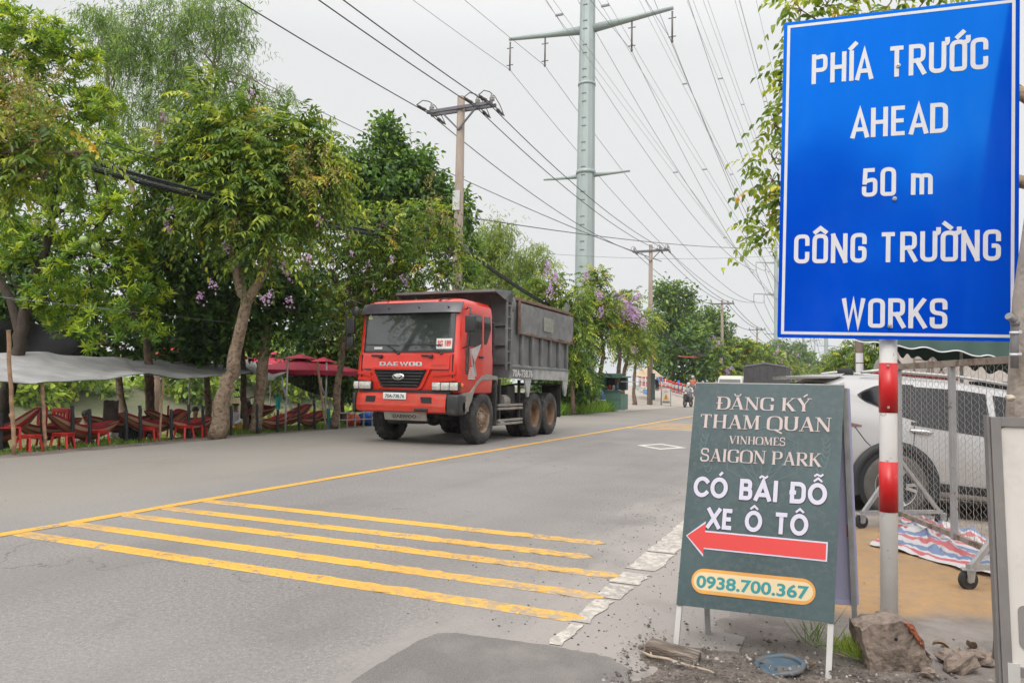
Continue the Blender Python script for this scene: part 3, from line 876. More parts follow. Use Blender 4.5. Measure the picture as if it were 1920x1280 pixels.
# newer asphalt apron in the foreground, a low ramp lying on the road
M_PATCH = None
g = G('patch_asphalt')
gr = g.noise(190, 2, .7)
c = g.mix(g.ss(gr, .3, .7), (.100, .090, .084), (.195, .178, .166))
c = g.mix(g.mul(g.ss(g.noise(2.0, 5, .6), .45, .7), .55), c, (.24, .218, .20))
M_PATCH = g.fin(c, .9, gr, .6, .012)
pp = [gp(x, y)[:2] for x, y in ((600, 1330), (664, 1281), (742, 1231), (800, 1201), (818, 1193), (860, 1193), (930, 1202), (1030, 1216), (1100, 1229), (1150, 1240), (1180, 1262), (1190, 1300), (1150, 1400), (700, 1400))]
q_ = []
for k in range(len(pp)):   # ragged broken edge
    a_, b_ = pp[k], pp[(k + 1) % len(pp)]
    for i in range(6): q_.append(a_ + (b_ - a_) * i / 6 + RNG.normal(size=2) * .005)
pp = q_
mb = MB(); n = len(pp); cen = np.mean(pp, 0)
top = [(cen[0] + (p[0] - cen[0]) * .985, cen[1] + (p[1] - cen[1]) * .97, .022) for p in pp]
mb.add([(p[0], p[1], .002) for p in pp] + top, [tuple(range(n, 2 * n))] + [(k, (k + 1) % n, n + (k + 1) % n, n + k) for k in range(n)])
tag(mb.build('asphalt_apron', M_PATCH), kind='structure')
# fallen petals on the verge
# loose clods and grit along the road edge
rg = np.random.default_rng(3)
def clods(name, n, xf, yf, s0, s1, mat, zf=None):
    x = xf(n); y = yf(n); s = s0 + (s1 - s0) * rg.random(n) ** 3
    z = np.zeros(n) if zf is None else zf(x, y)
    o = np.array([[1, 0, 0], [0, 1, 0], [-1, 0, 0], [0, -1, 0], [0, 0, .8], [0, 0, -.4]], float)
    f = np.array([[0, 1, 4], [1, 2, 4], [2, 3, 4], [3, 0, 4], [1, 0, 5], [2, 1, 5], [3, 2, 5], [0, 3, 5]])
    V = o[None] * s[:, None, None] * rg.uniform(.6, 1.3, (n, 6, 1)) + np.stack([x, y, z + s * .25], -1)[:, None]
    F = (f[None] + (np.arange(n) * 6)[:, None, None]).reshape(-1, 3)
    return tag(np_mesh(name, V.reshape(-1, 3), F, mat), kind='stuff')
M_CLOD = pm('dark_clod', (.105, .086, .073), .95, var=.45, scale=30)
M_PEB = pm('pale_pebble', (.30, .27, .24), .9, var=.4, scale=40)
shz = lambda x, y: np.interp(x, [-1.1, -.6], [0.0, .012]) + np.exp(-(((x - .05) / .85) ** 2 + ((y - 3.22) / .42) ** 2)) * .045 * (x > -1)
clods('road_grit', 1900, lambda n: np.clip(rg.normal(-1.15, .5, n), -2.6, .6), lambda n: rg.uniform(3.4, 9.5, n), .002, .0085, M_CLOD, shz)
clods('soil_crumbs', 1700, lambda n: rg.uniform(-.95, 1.0, n), lambda n: rg.normal(3.35, .28, n), .003, .016, M_CLOD, shz)
clods('pebbles', 420, lambda n: rg.uniform(-1.0, .8, n), lambda n: rg.normal(3.35, .35, n), .004, .016, M_PEB, shz)
clods('fallen_petals', 420, lambda n: -12.55 + rg.normal(0, .22, n), lambda n: rg.uniform(8, 17, n), .006, .018, pm('fallen_petal', (.34, .26, .32), .9, var=.3, scale=20), lambda x, y: np.full(len(x), -.03))
clods('road_specks', 260, lambda n: rg.uniform(-8, -1.5, n), lambda n: rg.uniform(3.0, 14, n), .002, .007, M_CLOD)
# ------------------------------------------------------------------ blue road sign on its red and white post
M_BLUE = pm('blue_reflective_sheet', (.001, .058, .54), .10, var=.07, scale=2.5, spec=1.0, coat=.0, stain=(.012, .080, .55), stain_at=(.52, .80), sscale=2.2, bump=.04, bscale=1.6, stretch=(1, 1, .45))
M_BLUE.node_tree.nodes['Principled BSDF'].inputs['Specular Tint'].default_value = (.02, .50, 1.0, 1)
M_BLUE.node_tree.nodes['Principled BSDF'].inputs['IOR'].default_value = 1.7
M_SHEETW = pm('white_reflective_sheet', (.60, .59, .62), .4, var=.03, scale=20)
M_POSTW = pm('white_post_paint', (.74, .72, .69), .5, var=.05, scale=9, stain=(.28, .21, .15), stain_at=(.61, .70), sscale=14)
M_POSTR = pm('red_reflective_band', (.52, .012, .014), .35, var=.12, scale=7, stain=(.60, .16, .13), stain_at=(.66, .74), sscale=11)
M_GALV = pm('galvanised_steel', (.36, .36, .36), .45, .55, var=.18, scale=14, stain=(.20, .13, .08), stain_at=(.66, .76), sscale=9)
M_BOLT = pm('zinc_bolt', (.52, .52, .50), .35, .7, var=.1, scale=30)
root = empty('road_sign', (.235, 4.60, 0), 0, 'blue rectangular works-ahead sign with white letters on a red and white post', 'road sign')
_a, _g = .078, -.024
SX = unit([cos(_a) * cos(_g), sin(_a) * cos(_g), sin(_g)]); SN = unit([sin(_a), -cos(_a), 0]); SY = np.cross(SN, SX) * -1
SY = unit(np.cross(SX, -SN)); SY = SY if SY[2] > 0 else -SY
SO = np.array([-.327, 4.486, 1.551]); SWd, SHt = 1.185, 1.856
rr = lambda x0, y0, x1, y1, r: [tuple(p) for p in rp([((x0 + x1) / 2, y0), (x1, y0), (x1, y1), (x0, y1), (x0, y0), ((x0 + x1) / 2, y0)], r, 4)[:-1]]
mb = MB(); mb.prism(rr(0, 0, SWd, SHt, .012), SO, SX, SY, SN, -.004, 0)
panel = mb.build('panel', M_BLUE, root, world=True)
mb = MB()
o_, i_ = .020, .036
B0 = [(o_, o_), (SWd - o_, o_), (SWd - o_, SHt - o_), (o_, SHt - o_)]; B1 = [(i_, i_), (SWd - i_, i_), (SWd - i_, SHt - i_), (i_, SHt - i_)]
P3 = lambda p, l=.0015: SO + SX * p[0] + SY * p[1] + SN * l
mb.add([P3(p) for p in B0 + B1], [(k, (k + 1) % 4, 4 + (k + 1) % 4, 4 + k) for k in range(4)])
mb.build('border', M_SHEETW, panel, world=True)
mb = MB()
def signY(frac): return SHt * (1 - frac)
# baseline fraction of the panel height, centre fraction of the width, cap height, text
for s_, y_, xc_, h_, xs_, sp_ in (("PHÍA TRƯỚC", .209, .505, .180, .80, .40), ("AHEAD", .389, .515, .172, .86, .4), ("50 m", .571, .512, .166, .84, .42), ("CÔNG TRƯỜNG", .771, .500, .172, .825, .34), ("WORKS", .967, .505, .168, .86, .4)):
    mb = MB(); put_din(mb, s_, SO, SX, SY, SN, SWd * xc_, signY(y_), h_, .16, xs_, .27, sp_, .0018)
    mb.build('lettering', M_SHEETW, panel, world=True)
for bpx in ((1684, 124), (1677, 373), (1668, 611)):
    mb = MB(); v_ = ray(*bpx); c = EYE + v_ * (((SO - EYE) @ SN) / (v_ @ SN))
    mb.tube([c, c + SN * .012], .011, 10); mb.tube([c + SN * .012, c + SN * .017], [.008, .004], 10)
    mb.build('bolt', M_BOLT, panel, world=True)
pc = np.array([.235, 4.615])
mb = MB(); mb.tube([(pc[0], pc[1], -.25), (pc[0] + .012, pc[1], 1.2), (pc[0] + .03, pc[1] - .02, 3.3)], .0455, 20)
post = mb.build('post', M_POSTW, root, world=True)
for z0, z1 in ((.59, .865), (1.135, 1.41)):
    mb = MB(); f = lambda z: (pc[0] + .012 * z / 1.2, pc[1], z)
    mb.tube([f(z0), f(z1)], .0485, 20); mb.build('band', M_POSTR, post, world=True)
for z in (1.395, 1.165):
    mb = MB(); mb.tube([(pc[0] + .01, pc[1] - .047, z), (pc[0] + .01, pc[1] - .055, z)], .007, 8); mb.build('rivet', M_BOLT, post, world=True)

# ------------------------------------------------------------------ A-frame advertising board
M_TEAL = pm('printed_dark_teal', (.034, .062, .067), .5, var=.22, scale=3, stain=(.066, .084, .087), stain_at=(.45, .75), sscale=40)
M_TEAL2 = pm('printed_lighter_teal', (.062, .098, .104), .5, var=.1, scale=6)
M_LET = pm('printed_blush_white', (.46, .37, .35), .5, var=.05, scale=10)
M_LETW = pm('printed_lilac_white', (.50, .47, .56), .5, var=.03, scale=10)
M_SHAD = pm('printed_black', (.012, .016, .018), .5)
M_ARROW = pm('printed_coral_red', (.54, .034, .030), .45, var=.06, scale=5)
M_PILL = pm('printed_amber', (.58, .27, .055), .5, var=.12, scale=4)
M_PILL2 = pm('printed_pale_amber', (.58, .46, .28), .5, var=.05, scale=4)
M_PHONE = pm('printed_turquoise', (.018, .20, .21), .5, var=.05)
M_FRAMEW = pm('white_frame_paint', (.45, .43, .41), .5, var=.1, scale=8, stain=(.22, .17, .13), stain_at=(.6, .75), sscale=10)
M_LILAC = pm('lilac_banner_back', (.33, .32, .45), .7, var=.06, scale=6)
root = empty('advertising_board', (-.36, 3.75, 0), 0, 'dark teal A-frame board advertising a car park with a red arrow pointing left', 'A-frame sign')
BTL, BTR, BBL, BBR = atY(1305, 718, 3.92), atY(1583, 722, 3.90), atY(1268, 1133, 3.625), atY(1563.5, 1168, 3.605)
BX = unit(BBR - BBL); BW = np.linalg.norm(BBR - BBL); BYv = BTL - BBL; BH = np.linalg.norm(BYv); BYv = BYv / BH
BN = unit(np.cross(BX, BYv)); BN = BN if BN[1] < 0 else -BN
# true rectangle frame, best for both edges
BWt = np.linalg.norm(BTR - BTL); BW = (BW + BWt) / 2
bm = MB()
def bsheet(u, v):
    a = BBL + (BBR - BBL) * u; b = BTL + (BTR - BTL) * u
    return a + (b - a) * v + BN * (.0006 * sin(u * 9) * (1 - v) * v * 4)
def bp3(x, y, l=.002):
    """board coordinates: x right from 0 to 1, y down from 0 to 1"""
    return bsheet(x, 1 - y) + BN * l
bm.sheet(bsheet, 14, 20)
bm.sheet(lambda u, v: bsheet(1 - u, v) - BN * .006, 14, 20)
face = bm.build('banner', M_TEAL, root, world=True)
# faint laurel and fan pattern printed behind the text
mb = MB()
def bstroke(pts, w, l):
    stroke(mb, [(p[0], p[1] * 1.55) for p in pts], w, lambda p, q: bp3(p[0], p[1] / 1.55, q), l)
for a in (-.9, -.45, 0, .45, .9):
    bstroke([(.5, .47), (.5 + .16 * sin(a), .40 - .03 * cos(a)), (.5 + .24 * sin(a), .30)], .008, .0009)
bstroke([(.27, .40), (.27, .27), (.5, .2), (.73, .27), (.73, .40), (.5, .47), (.27, .40)], .008, .0012)
bstroke([(.35, .37), (.35, .30), (.5, .25), (.65, .30), (.65, .37), (.5, .43), (.35, .37)], .007, .0015)
for s_ in (-1, 1):
    for k in range(8):
        y = .42 - k * .022; x = .5 + s_ * (.36 + .05 * sin(k / 8 * 2.6))
        for q in (-1, 1):
            bstroke([(x, y), (x + q * .016, y - .010), (x + q * .024, y - .026)], .011, .0018)
mb.build('print_pattern', M_TEAL2, face, world=True)
# serif letters with thick and thin strokes
TH, TN = .17, .055
def serif(a=None, b=None): return [p for p in (a, b) if p]
SG = {  # width, strokes (points, weight), serif feet (x, y)
 'D': (.74, [([(.14, 0), (.14, 1)], TH), (rp([(.02, .975), (.74, .975), (.74, .025), (.02, .025)], .42, 8), 'v')], [(.10, 0), (.10, 1)]),
 'A': (.80, [([(.10, 0), (.42, 1)], TN), ([(.40, 1), (.70, 0)], TH), ([(.2, .30), (.58, .30)], TN)], [(.10, 0), (.70, 0)]),
 'N': (.84, [([(.12, 0), (.12, 1)], TN), ([(.12, .97), (.72, .03)], TH), ([(.72, 0), (.72, 1)], TN)], [(.12, 0), (.08, 1), (.72, 1)]),
 'G': (.80, [(rp([(.70, .74), (.66, .975), (.06, .975), (.06, .025), (.68, .025), (.68, .22)], .40, 8), 'v'), ([(.68, .05), (.68, .42)], TH)], [(.66, .42)]),
 'K': (.80, [([(.14, 0), (.14, 1)], TH), ([(.20, .45), (.66, 1)], TN), ([(.32, .58), (.70, 0)], TH)], [(.14, 0), (.14, 1), (.64, 1), (.70, 0)]),
 'Y': (.76, [([(.08, 1), (.38, .45)], TH), ([(.68, 1), (.38, .45)], TN), ([(.38, 0), (.38, .48)], TH)], [(.08, 1), (.68, 1), (.38, 0)]),
 'T': (.72, [([(.03, .975), (.69, .975)], TN), ([(.36, 0), (.36, 1)], TH), ([(.05, .80), (.05, .99)], TN), ([(.67, .80), (.67, .99)], TN)], [(.36, 0)]),
 'H': (.84, [([(.14, 0), (.14, 1)], TH), ([(.70, 0), (.70, 1)], TH), ([(.14, .5), (.70, .5)], TN)], [(.14, 0), (.14, 1), (.70, 0), (.70, 1)]),
 'M': (1.0, [([(.12, 0), (.14, 1)], TN), ([(.16, 1), (.48, .05)], TH), ([(.48, .05), (.80, 1)], TN), ([(.84, 0), (.82, 1)], TH)], [(.12, 0), (.10, 1), (.84, 0), (.86, 1)]),
 'Q': (.86, [(rp([(.42, .025), (.05, .025), (.05, .975), (.79, .975), (.79, .025), (.42, .025)], .40, 8), 'v'), ([(.42, .04), (.86, -.22)], .1)], []),
 'O': (.84, [(rp([(.42, .025), (.05, .025), (.05, .975), (.79, .975), (.79, .025), (.42, .025)], .40, 8), 'v')], []),
 'U': (.80, [(rp([(.12, 1), (.12, .02), (.70, .02), (.70, 1)], .34, 8), 'v')], [(.12, 1), (.70, 1)]),
 'V': (.78, [([(.08, 1), (.40, 0)], TH), ([(.40, 0), (.70, 1)], TN)], [(.08, 1), (.70, 1)]),
 'I': (.32, [([(.16, 0), (.16, 1)], TH)], [(.16, 0), (.16, 1)]),
 'E': (.64, [([(.14, 0), (.14, 1)], TH), ([(.1, .975), (.56, .975)], TN), ([(.1, .025), (.58, .025)], TN), ([(.14, .5), (.46, .5)], TN), ([(.56, .8), (.56, 1)], TN), ([(.58, 0), (.58, .2)], TN)], [(.10, 0), (.10, 1)]),
 'S': (.62, [(rp([(.54, .72), (.52, .975), (.06, .975), (.06, .56), (.58, .46), (.58, .025), (.05, .025), (.04, .30)], .25, 8), .11)], []),
 'P': (.68, [([(.14, 0), (.14, 1)], TH), (rp([(.02, .975), (.64, .975), (.64, .46), (.1, .46)], .24, 8), 'v')], [(.14, 0), (.10, 1)]),
 'R': (.76, [([(.14, 0), (.14, 1)], TH), (rp([(.02, .975), (.62, .975), (.62, .48), (.1, .48)], .24, 8), 'v'), ([(.34, .48), (.70, 0)], TH)], [(.14, 0), (.10, 1), (.72, 0)]),
}
SA = {'Đ': ('D', [([(-.04, .5), (.34, .5)], .07)]), 'Ă': ('A', [(rp([(.22, 1.26), (.26, 1.1), (.56, 1.1), (.60, 1.26)], .14), .07)]), 'Ý': ('Y', [([(.34, 1.10), (.56, 1.30)], .10)])}
def put_serif(mb, s, x0, x1, yb, h, lift):
    """serif line between board fractions x0..x1, baseline yb (0 top..1 bottom), cap height h (fraction of board height)"""
    tot = sum((SG[SA.get(c, (c,))[0]][0] + .09) if c != ' ' else .34 for c in s) - .09
    sx = (x1 - x0) / tot; x = x0; k = 0
    wv = lambda t: TN + (TH - TN) * abs(t[1]) ** 1.6
    for c in s:
        if c == ' ': x += .34 * sx; continue
        base, extra = (SA[c] if c in SA else (c, []))
        w, st, ser = SG[base]
        put = lambda p, l: bp3(x + p[0] * sx, yb - p[1] * h, l)
        for pts, wt in st + extra:
            k += 1; stroke(mb, pts, wv if wt == 'v' else wt, put, lift + .00025 * (k % 8))
        for fx, fy in ser:
            k += 1; stroke(mb, [(fx - .13, .02 + fy * .96), (fx + .13, .02 + fy * .96)], .045, put, lift + .00025 * (k % 8))
        x += (w + .09) * sx
for a_ in (("ĐĂNG KÝ", .165, .795, .1245, .060), ("THAM QUAN", .055, .93, .214, .064), ("VINHOMES", .272, .645, .283, .036), ("SAIGON PARK", .08, .88, .368, .058)):
    mb = MB(); put_serif(mb, *a_, .003); mb.build('lettering', M_LET, face, world=True)
GB = {k: GL[k] for k in 'CIAET'}
_c = lambda w, n=28: [(w / 2 + w / 2 * cos(t), .5 + .5 * sin(t)) for t in np.linspace(pi / 2, pi / 2 + 2 * pi, n)]
_arc = lambda w, a, b, n=22: [(w / 2 + w / 2 * cos(t), .5 + .5 * sin(t)) for t in np.linspace(a, b, n)]
GB['O'] = (.84, [_c(.84)]); GB['C'] = (.72, [_arc(.84, .75, 2 * pi - .75)])
GB['A'] = (.78, [[(0, 0), (.39, 1), (.78, 0)], [(.14, .24), (.64, .24)]])
GB['B'] = (.54, [[(0, 0), (0, 1)], rp([(0, 1), (.50, 1), (.50, .53), (0, .53)], .2), rp([(0, .53), (.54, .53), (.54, 0), (0, 0)], .22)])
GB['D'] = (.66, [[(0, 0), (0, 1)], rp([(0, 1), (.66, 1), (.66, 0), (0, 0)], .40, 8), [(-.16, .5), (.22, .5)]])
GB['X'] = (.66, [[(0, 0), (.66, 1)], [(0, 1), (.66, 0)]])
GB['E'] = (.46, GL['E'][1]); GB['E'] = (.46, [[(.48, 1), (0, 1)], [(0, 0), (0, 1)], [(0, 0), (.48, 0)], [(0, .5), (.42, .5)]])
GB['T'] = (.62, [[(-.04, 1), (.66, 1)], [(.31, 0), (.31, 1)]])
_ac = [(.40, 1.24), (.58, 1.44)]; _ti = [(.14, 1.22), (.28, 1.34), (.50, 1.24), (.64, 1.36)]; _ci = [(.18, 1.20), (.42, 1.40), (.66, 1.20)]
GBX = {'Ó': ('O', [(_ac, .16)]), 'Ã': ('A', [(_ti, .12)]), 'Đ': ('D', []), 'Ỗ': ('O', [(_ci, .12), ([(q[0] + .06, q[1] + .28) for q in _ti], .11)]), 'Ô': ('O', [(_ci, .13)])}
def board_bold(mb, s, x0, x1, yb, h, lift, wt, grow=0.0, ac=1.0):
    """heavy geometric lettering between board fractions x0..x1 on baseline yb"""
    gap, sp = .36, .62
    tot = sum(sp if c == ' ' else GB[GBX.get(c, (c,))[0]][0] + gap for c in s) - gap + .24
    sx = (x1 - x0) / tot; x = x0 + .12 * sx; k = 0
    for c in s:
        if c == ' ': x += sp * sx; continue
        b, ex = GBX.get(c, (c, []))
        put = lambda p, l: bp3(x + p[0] * sx, yb - (p[1] * (1 - .24) + .12) * h, l)
        for st in GB[b][1]:
            k += 1; stroke_xy(mb, st, wt + grow, put, lift + .00025 * (k % 5))
        for st, aw in ex:
            k += 1; stroke(mb, st, aw + grow * .8, put, lift + .00025 * (k % 5))
        x += (GB[b][0] + gap) * sx
def board_text(mb, s, x0, x1, y0, y1, lift, bold):
    """sans text filling the box x0..x1, y0 (top)..y1 (bottom) of the board"""
    V, F, _ = text2d(s, bold)
    mb.add([bp3(x0 + p[0] * (x1 - x0), y1 + p[1] * (y0 - y1), lift) for p in V], F)
def bold_lines(mb, lift, grow):
    board_bold(mb, "CÓ BÃI ĐỖ", .050, .925, .534, .098, lift, .25, grow)
    board_bold(mb, "XE Ô TÔ", .160, .820, .668, .096, lift, .25, grow)
mb = MB(); bold_lines(mb, .0016, .07); mb.build('letter_shadow', M_SHAD, face, world=True)
mb = MB(); bold_lines(mb, .0034, 0); mb.build('lettering', M_LETW, face, world=True)
def arrow(e): return [(.035 - e, .708), (.155, .648 - e * 1.1), (.155, .685 - e * .7), (.935 + e, .685 - e * .7), (.935 + e, .752 + e * .7), (.155, .752 + e * .7), (.155, .780 + e * 1.3)]
mb = MB(); mb.add([bp3(*p, .0030) for p in [(x, y + (x - .5) * .008) for x, y in arrow(.009)]], [(0, 1, 6), (2, 3, 4, 5)]); mb.build('arrow_outline', M_LETW, face, world=True)
mb = MB(); mb.add([bp3(*p, .0040) for p in [(x, y + (x - .5) * .008) for x, y in arrow(0)]], [(0, 1, 6), (2, 3, 4, 5)]); mb.build('arrow', M_ARROW, face, world=True)
def pill(x0, x1, y0, y1):
    r = (y1 - y0) / 2; asp = BH / BW; c = (y0 + y1) / 2; out = []
    for k in range(13): t = pi / 2 + pi * k / 12; out.append((x0 + r * asp + r * asp * cos(t), c - r * sin(t)))
    for k in range(13): t = -pi / 2 + pi * k / 12; out.append((x1 - r * asp + r * asp * cos(t), c - r * sin(t)))
    return out
mb = MB(); q = pill(.09, .885, .838, .942); mb.add([bp3(*p, .0030) for p in q], [tuple(range(len(q)))]); mb.build('phone_plate', M_PILL, face, world=True)
mb = MB(); q = pill(.105, .87, .852, .928); mb.add([bp3(*p, .0034) for p in q], [tuple(range(len(q)))]); mb.build('phone_plate', M_PILL2, face, world=True)
mb = MB(); board_text(mb, "0938.700.367", .125, .845, .866, .920, .0042, .03); mb.build('phone_number', M_PHONE, face, world=True)
# frame, legs and the second panel behind
def ln_(a, b, t): return a + (b - a) * t
LF0, LF1 = gp(1268, 1228), gp(1559, 1274)
for T_, B_, e_ in ((BTL, BBL, .013), (BTR, BBR, -.013)):
    Gd = B_ + (B_ - T_) * ((B_[2] + .02) / (T_[2] - B_[2]))   # legs run on straight below the banner
    mb = MB(); mb.bar(T_ - BN * .016 + BX * e_, Gd - BN * .016 + BX * e_, .024, .018, up=BN); mb.build('leg', M_FRAMEW, root, world=True)
BKL, BKR = np.array([-.625, 3.93, 0]), np.array([.062, 4.10, 0])
for T_, Gd in ((BTL, BKL), (BTR, BKR)):
    mb = MB(); mb.bar(T_ - BN * .05, Gd + np.array([0, 0, -.01]), .024, .024); mb.build('leg', M_GALV, root, world=True)
mb = MB()
T0, T1 = BTL - BN * .055 + np.array([0, .01, 0]), BTR - BN * .055 + np.array([.012, .012, 0]); G0, G1 = ln_(T0, BKL + np.array([0, .02, 0]), .84), ln_(T1, BKR + np.array([.012, .03, 0]), .84)
mb.sheet(lambda u, v: ln_(ln_(G0, G1, u), ln_(T0, T1, u), v), 6, 10); mb.sheet(lambda u, v: ln_(ln_(G1, G0, u), ln_(T1, T0, u), v) + np.array([0, .006, 0]), 6, 10)
mb.bar(G1, T1, .022, .03); mb.bar(G0, G1, .022, .022)
mb.build('rear_banner', M_LILAC, root, world=True)
mb = MB(); c = ln_(T1, G1, .66); mb.box((-.03, -.009, -.03), (.006, -.006, .03), xf=lambda p: p + c); mb.build('red_corner', M_ARROW, root, world=True)
mb = MB(); mb.bar(BTL - BN * .02, BTR - BN * .02, .03, .02); mb.bar(BTL - BN * .05, BTR - BN * .05, .03, .02); mb.build('top_rail', M_FRAMEW, root, world=True)
# ------------------------------------------------------------------ red dump truck (local: x across, +x near side; y back from the bumper; z up)
RED = pm('truck_red_paint', (.52, .018, .006), .26, var=.10, scale=2.2, coat=.35, stain=(.36, .05, .03), stain_at=(.55, .85), sscale=3)
RED_B = pm('worn_bumper_red', (.46, .035, .018), .45, var=.18, scale=5, stain=(.22, .09, .06), stain_at=(.54, .70), sscale=6, stretch=(1, 1, 3))
BLK = pm('black_plastic', (.018, .018, .019), .45, var=.2, scale=10, stain=(.07, .062, .055), stain_at=(.55, .8), sscale=5)
VISOR = pm('smoked_visor', (.045, .040, .048), .3, var=.1)
GLASS = pm('windscreen_glass', (.030, .036, .036), .035, var=.3, scale=1.5, spec=.9)
GLASS_S = pm('cab_side_glass', (.022, .026, .028), .05, var=.2, scale=2, spec=.8)
CHROME = pm('chrome', (.62, .62, .62), .18, 1.0, var=.05)
LENS = pm('lamp_lens', (.50, .48, .44), .12, .35, var=.25, scale=22)
AMBER = pm('amber_lens', (.75, .22, .02), .2)
FENDER = pm('dusty_grey_fender', (.20, .185, .165), .75, var=.15, scale=5, stain=(.30, .26, .21), stain_at=(.45, .7), sscale=4)
BED = pm('grey_tipper_steel', (.125, .128, .128), .6, var=.14, scale=3, stain=(.21, .205, .195), stain_at=(.5, .75), sscale=2.2, bump=.15, bscale=12)
BEDL = pm('worn_light_band', (.33, .33, .32), .6, var=.15, scale=4, stain=(.16, .16, .155), stain_at=(.5, .66), sscale=2.6)
RUST = pm('rusty_rail', (.17, .10, .07), .85, var=.3, scale=9, stain=(.085, .06, .05), stain_at=(.5, .7), sscale=6)
TARP = pm('side_tarpaulin', (.150, .148, .147), .85, var=.18, scale=5, stain=(.235, .232, .23), stain_at=(.5, .7), sscale=3, bump=.3, bscale=6)
CHAS = pm('chassis_black', (.022, .020, .019), .7, var=.35, scale=7, stain=(.10, .085, .07), stain_at=(.56, .78), sscale=4)
TYRE = pm('tyre_rubber', (.028, .027, .026), .85, var=.25, scale=12, stain=(.105, .095, .085), stain_at=(.48, .72), sscale=4, bump=.3, bscale=30)
HUBM = pm('muddy_hub', (.21, .14, .095), .8, var=.25, scale=9, stain=(.33, .27, .215), stain_at=(.5, .68), sscale=8)
HUBR = pm('rusty_rear_rim', (.20, .115, .065), .85, var=.25, scale=8, stain=(.11, .065, .04), stain_at=(.5, .7), sscale=6)
PLATE = pm('number_plate_white', (.56, .56, .54), .5, var=.06)
WHT = pm('white_decal', (.52, .50, .48), .55, var=.12, scale=6)
DECG = pm('silver_decal', (.28, .25, .24), .5, var=.1)
DECW = pm('faded_white_decal', (.40, .36, .35), .55, var=.15)
INK = pm('black_ink', (.012, .012, .014), .6)
REDINK = pm('red_ink', (.50, .03, .03), .6)
SEATM = pm('cab_trim', (.12, .11, .10), .8, var=.2)

TX, TY = -8.10, 12.86
truck = empty('dump_truck', (TX, TY, 0), 0, 'red six-wheeled dump truck with a grey tipper body driving along the far lane', 'dump truck')
def TP(name, mat, mb, parent=None): return mb.build(name, mat, parent or truck)
HW = 1.235
def ring(z, yf, yb, hw, rf, rb=.10, n=6):
    pts = []
    for (cx, cy, a0, r) in ((hw, yf, -pi / 2, rf), (hw, yb, 0, rb), (-hw, yb, pi / 2, rb), (-hw, yf, pi, rf)):
        sx = 1 if cx > 0 else -1; sy = -1 if cy == yf else 1
        c = (cx - sx * r, cy - sy * r)
        for k in range(n + 1):
            t = a0 + pi / 2 * k / n
            pts.append((c[0] + r * cos(t), c[1] + r * sin(t), z))
    return pts
# cab shell
lev = [(1.06, .06, 1.58, 1.20, .10), (1.10, .035, 1.60, 1.225, .11), (1.30, .02, 1.61, 1.235, .12), (1.58, .01, 1.61, 1.235, .13), (1.80, .025, 1.61, 1.235, .14), (1.90, .06, 1.60, 1.225, .15), (2.74, .12, 1.58, 1.215, .16), (2.88, .16, 1.57, 1.20, .17), (2.965, .26, 1.52, 1.15, .2), (3.015, .44, 1.40, 1.0, .2), (3.03, .7, 1.2, .7, .15)]
mb = MB(); rings = [ring(*l) for l in lev]; m = len(rings[0])
vs = [p for r_ in rings for p in r_]
fs = [(i * m + k, i * m + (k + 1) % m, (i + 1) * m + (k + 1) % m, (i + 1) * m + k) for i in range(len(lev) - 1) for k in range(m)]
fs += [tuple((len(lev) - 1) * m + k for k in range(m)), tuple(reversed(range(m)))]
mb.add(vs, fs, True)
cab = TP('cab', RED, mb)
def yfront(z):
    return float(np.interp(z, [l[0] for l in lev], [l[1] for l in lev]))
def fpan(x0, x1, z0, z1, d0=.0, d1=-.012, r=.04, nz=6, taper=0):
    """panel lying on the front of the cab, standing proud by d1"""
    mbx = MB()
    def side(d):
        out = []
        pts = rp([((x0 + x1) / 2, z0), (x1 - taper, z0), (x1, z1), (x0, z1), (x0 + taper, z0), ((x0 + x1) / 2, z0)], r, 4)[:-1]
        return [(p[0], yfront(p[1]) + d + max(0, (abs(p[0]) - 1.08)) ** 2 * 3.0, p[1]) for p in pts]
    a, b = side(d1), side(d0); n = len(a)
    mbx.add(a + b, [tuple(range(n))] + [(k, n + k, n + (k + 1) % n, (k + 1) % n) for k in range(n)])
    return mbx
# windscreen with black surround, gently curved
def wcurve(x):
    q = max(0, abs(x) - 1.03); return .15 - math.sqrt(max(0, .15 ** 2 - min(q, .149) ** 2)) if q > 0 else 0.0
def wsheet(x0, x1, z0, z1, d):
    mbx = MB()
    mbx.sheet(lambda u, v: (x0 + (x1 - x0) * u, yfront(z0 + (z1 - z0) * v) + d + wcurve(x0 + (x1 - x0) * u), z0 + (z1 - z0) * v), 24, 8)
    return mbx
TP('windscreen_seal', BLK, wsheet(-1.175, 1.175, 1.88, 2.74, -.012))
ws = TP('windscreen', GLASS, wsheet(-1.145, 1.145, 1.92, 2.70, -.018))
wy = lambda x, z, d=-.022: yfront(z) + d + wcurve(x)
def onws(mbx, x0, x1, z0, z1, d):
    mbx.sheet(lambda u, v: (x0 + (x1 - x0) * u, wy(x0 + (x1 - x0) * u, z0 + (z1 - z0) * v, d), z0 + (z1 - z0) * v), 6, 3)
mb = MB(); onws(mb, .68, 1.04, 1.955, 2.165, -.021); card = TP('route_card', PLATE, mb, ws)
mb = MB(); 
for s_, a, b in (("SG 189", .705, 1.015),):
    V, F, _ = text2d(s_, .05); mb.add([(a + p[0] * (b - a), wy(a + p[0] * (b - a), 2.0 + p[1] * .125, -.0235), 2.0 + p[1] * .125) for p in V], F)
TP('lettering', REDINK, mb, card)
mb = MB(); onws(mb, -.81, -.61, 1.955, 2.0, -.021); TP('permit_sticker', WHT, mb, ws)
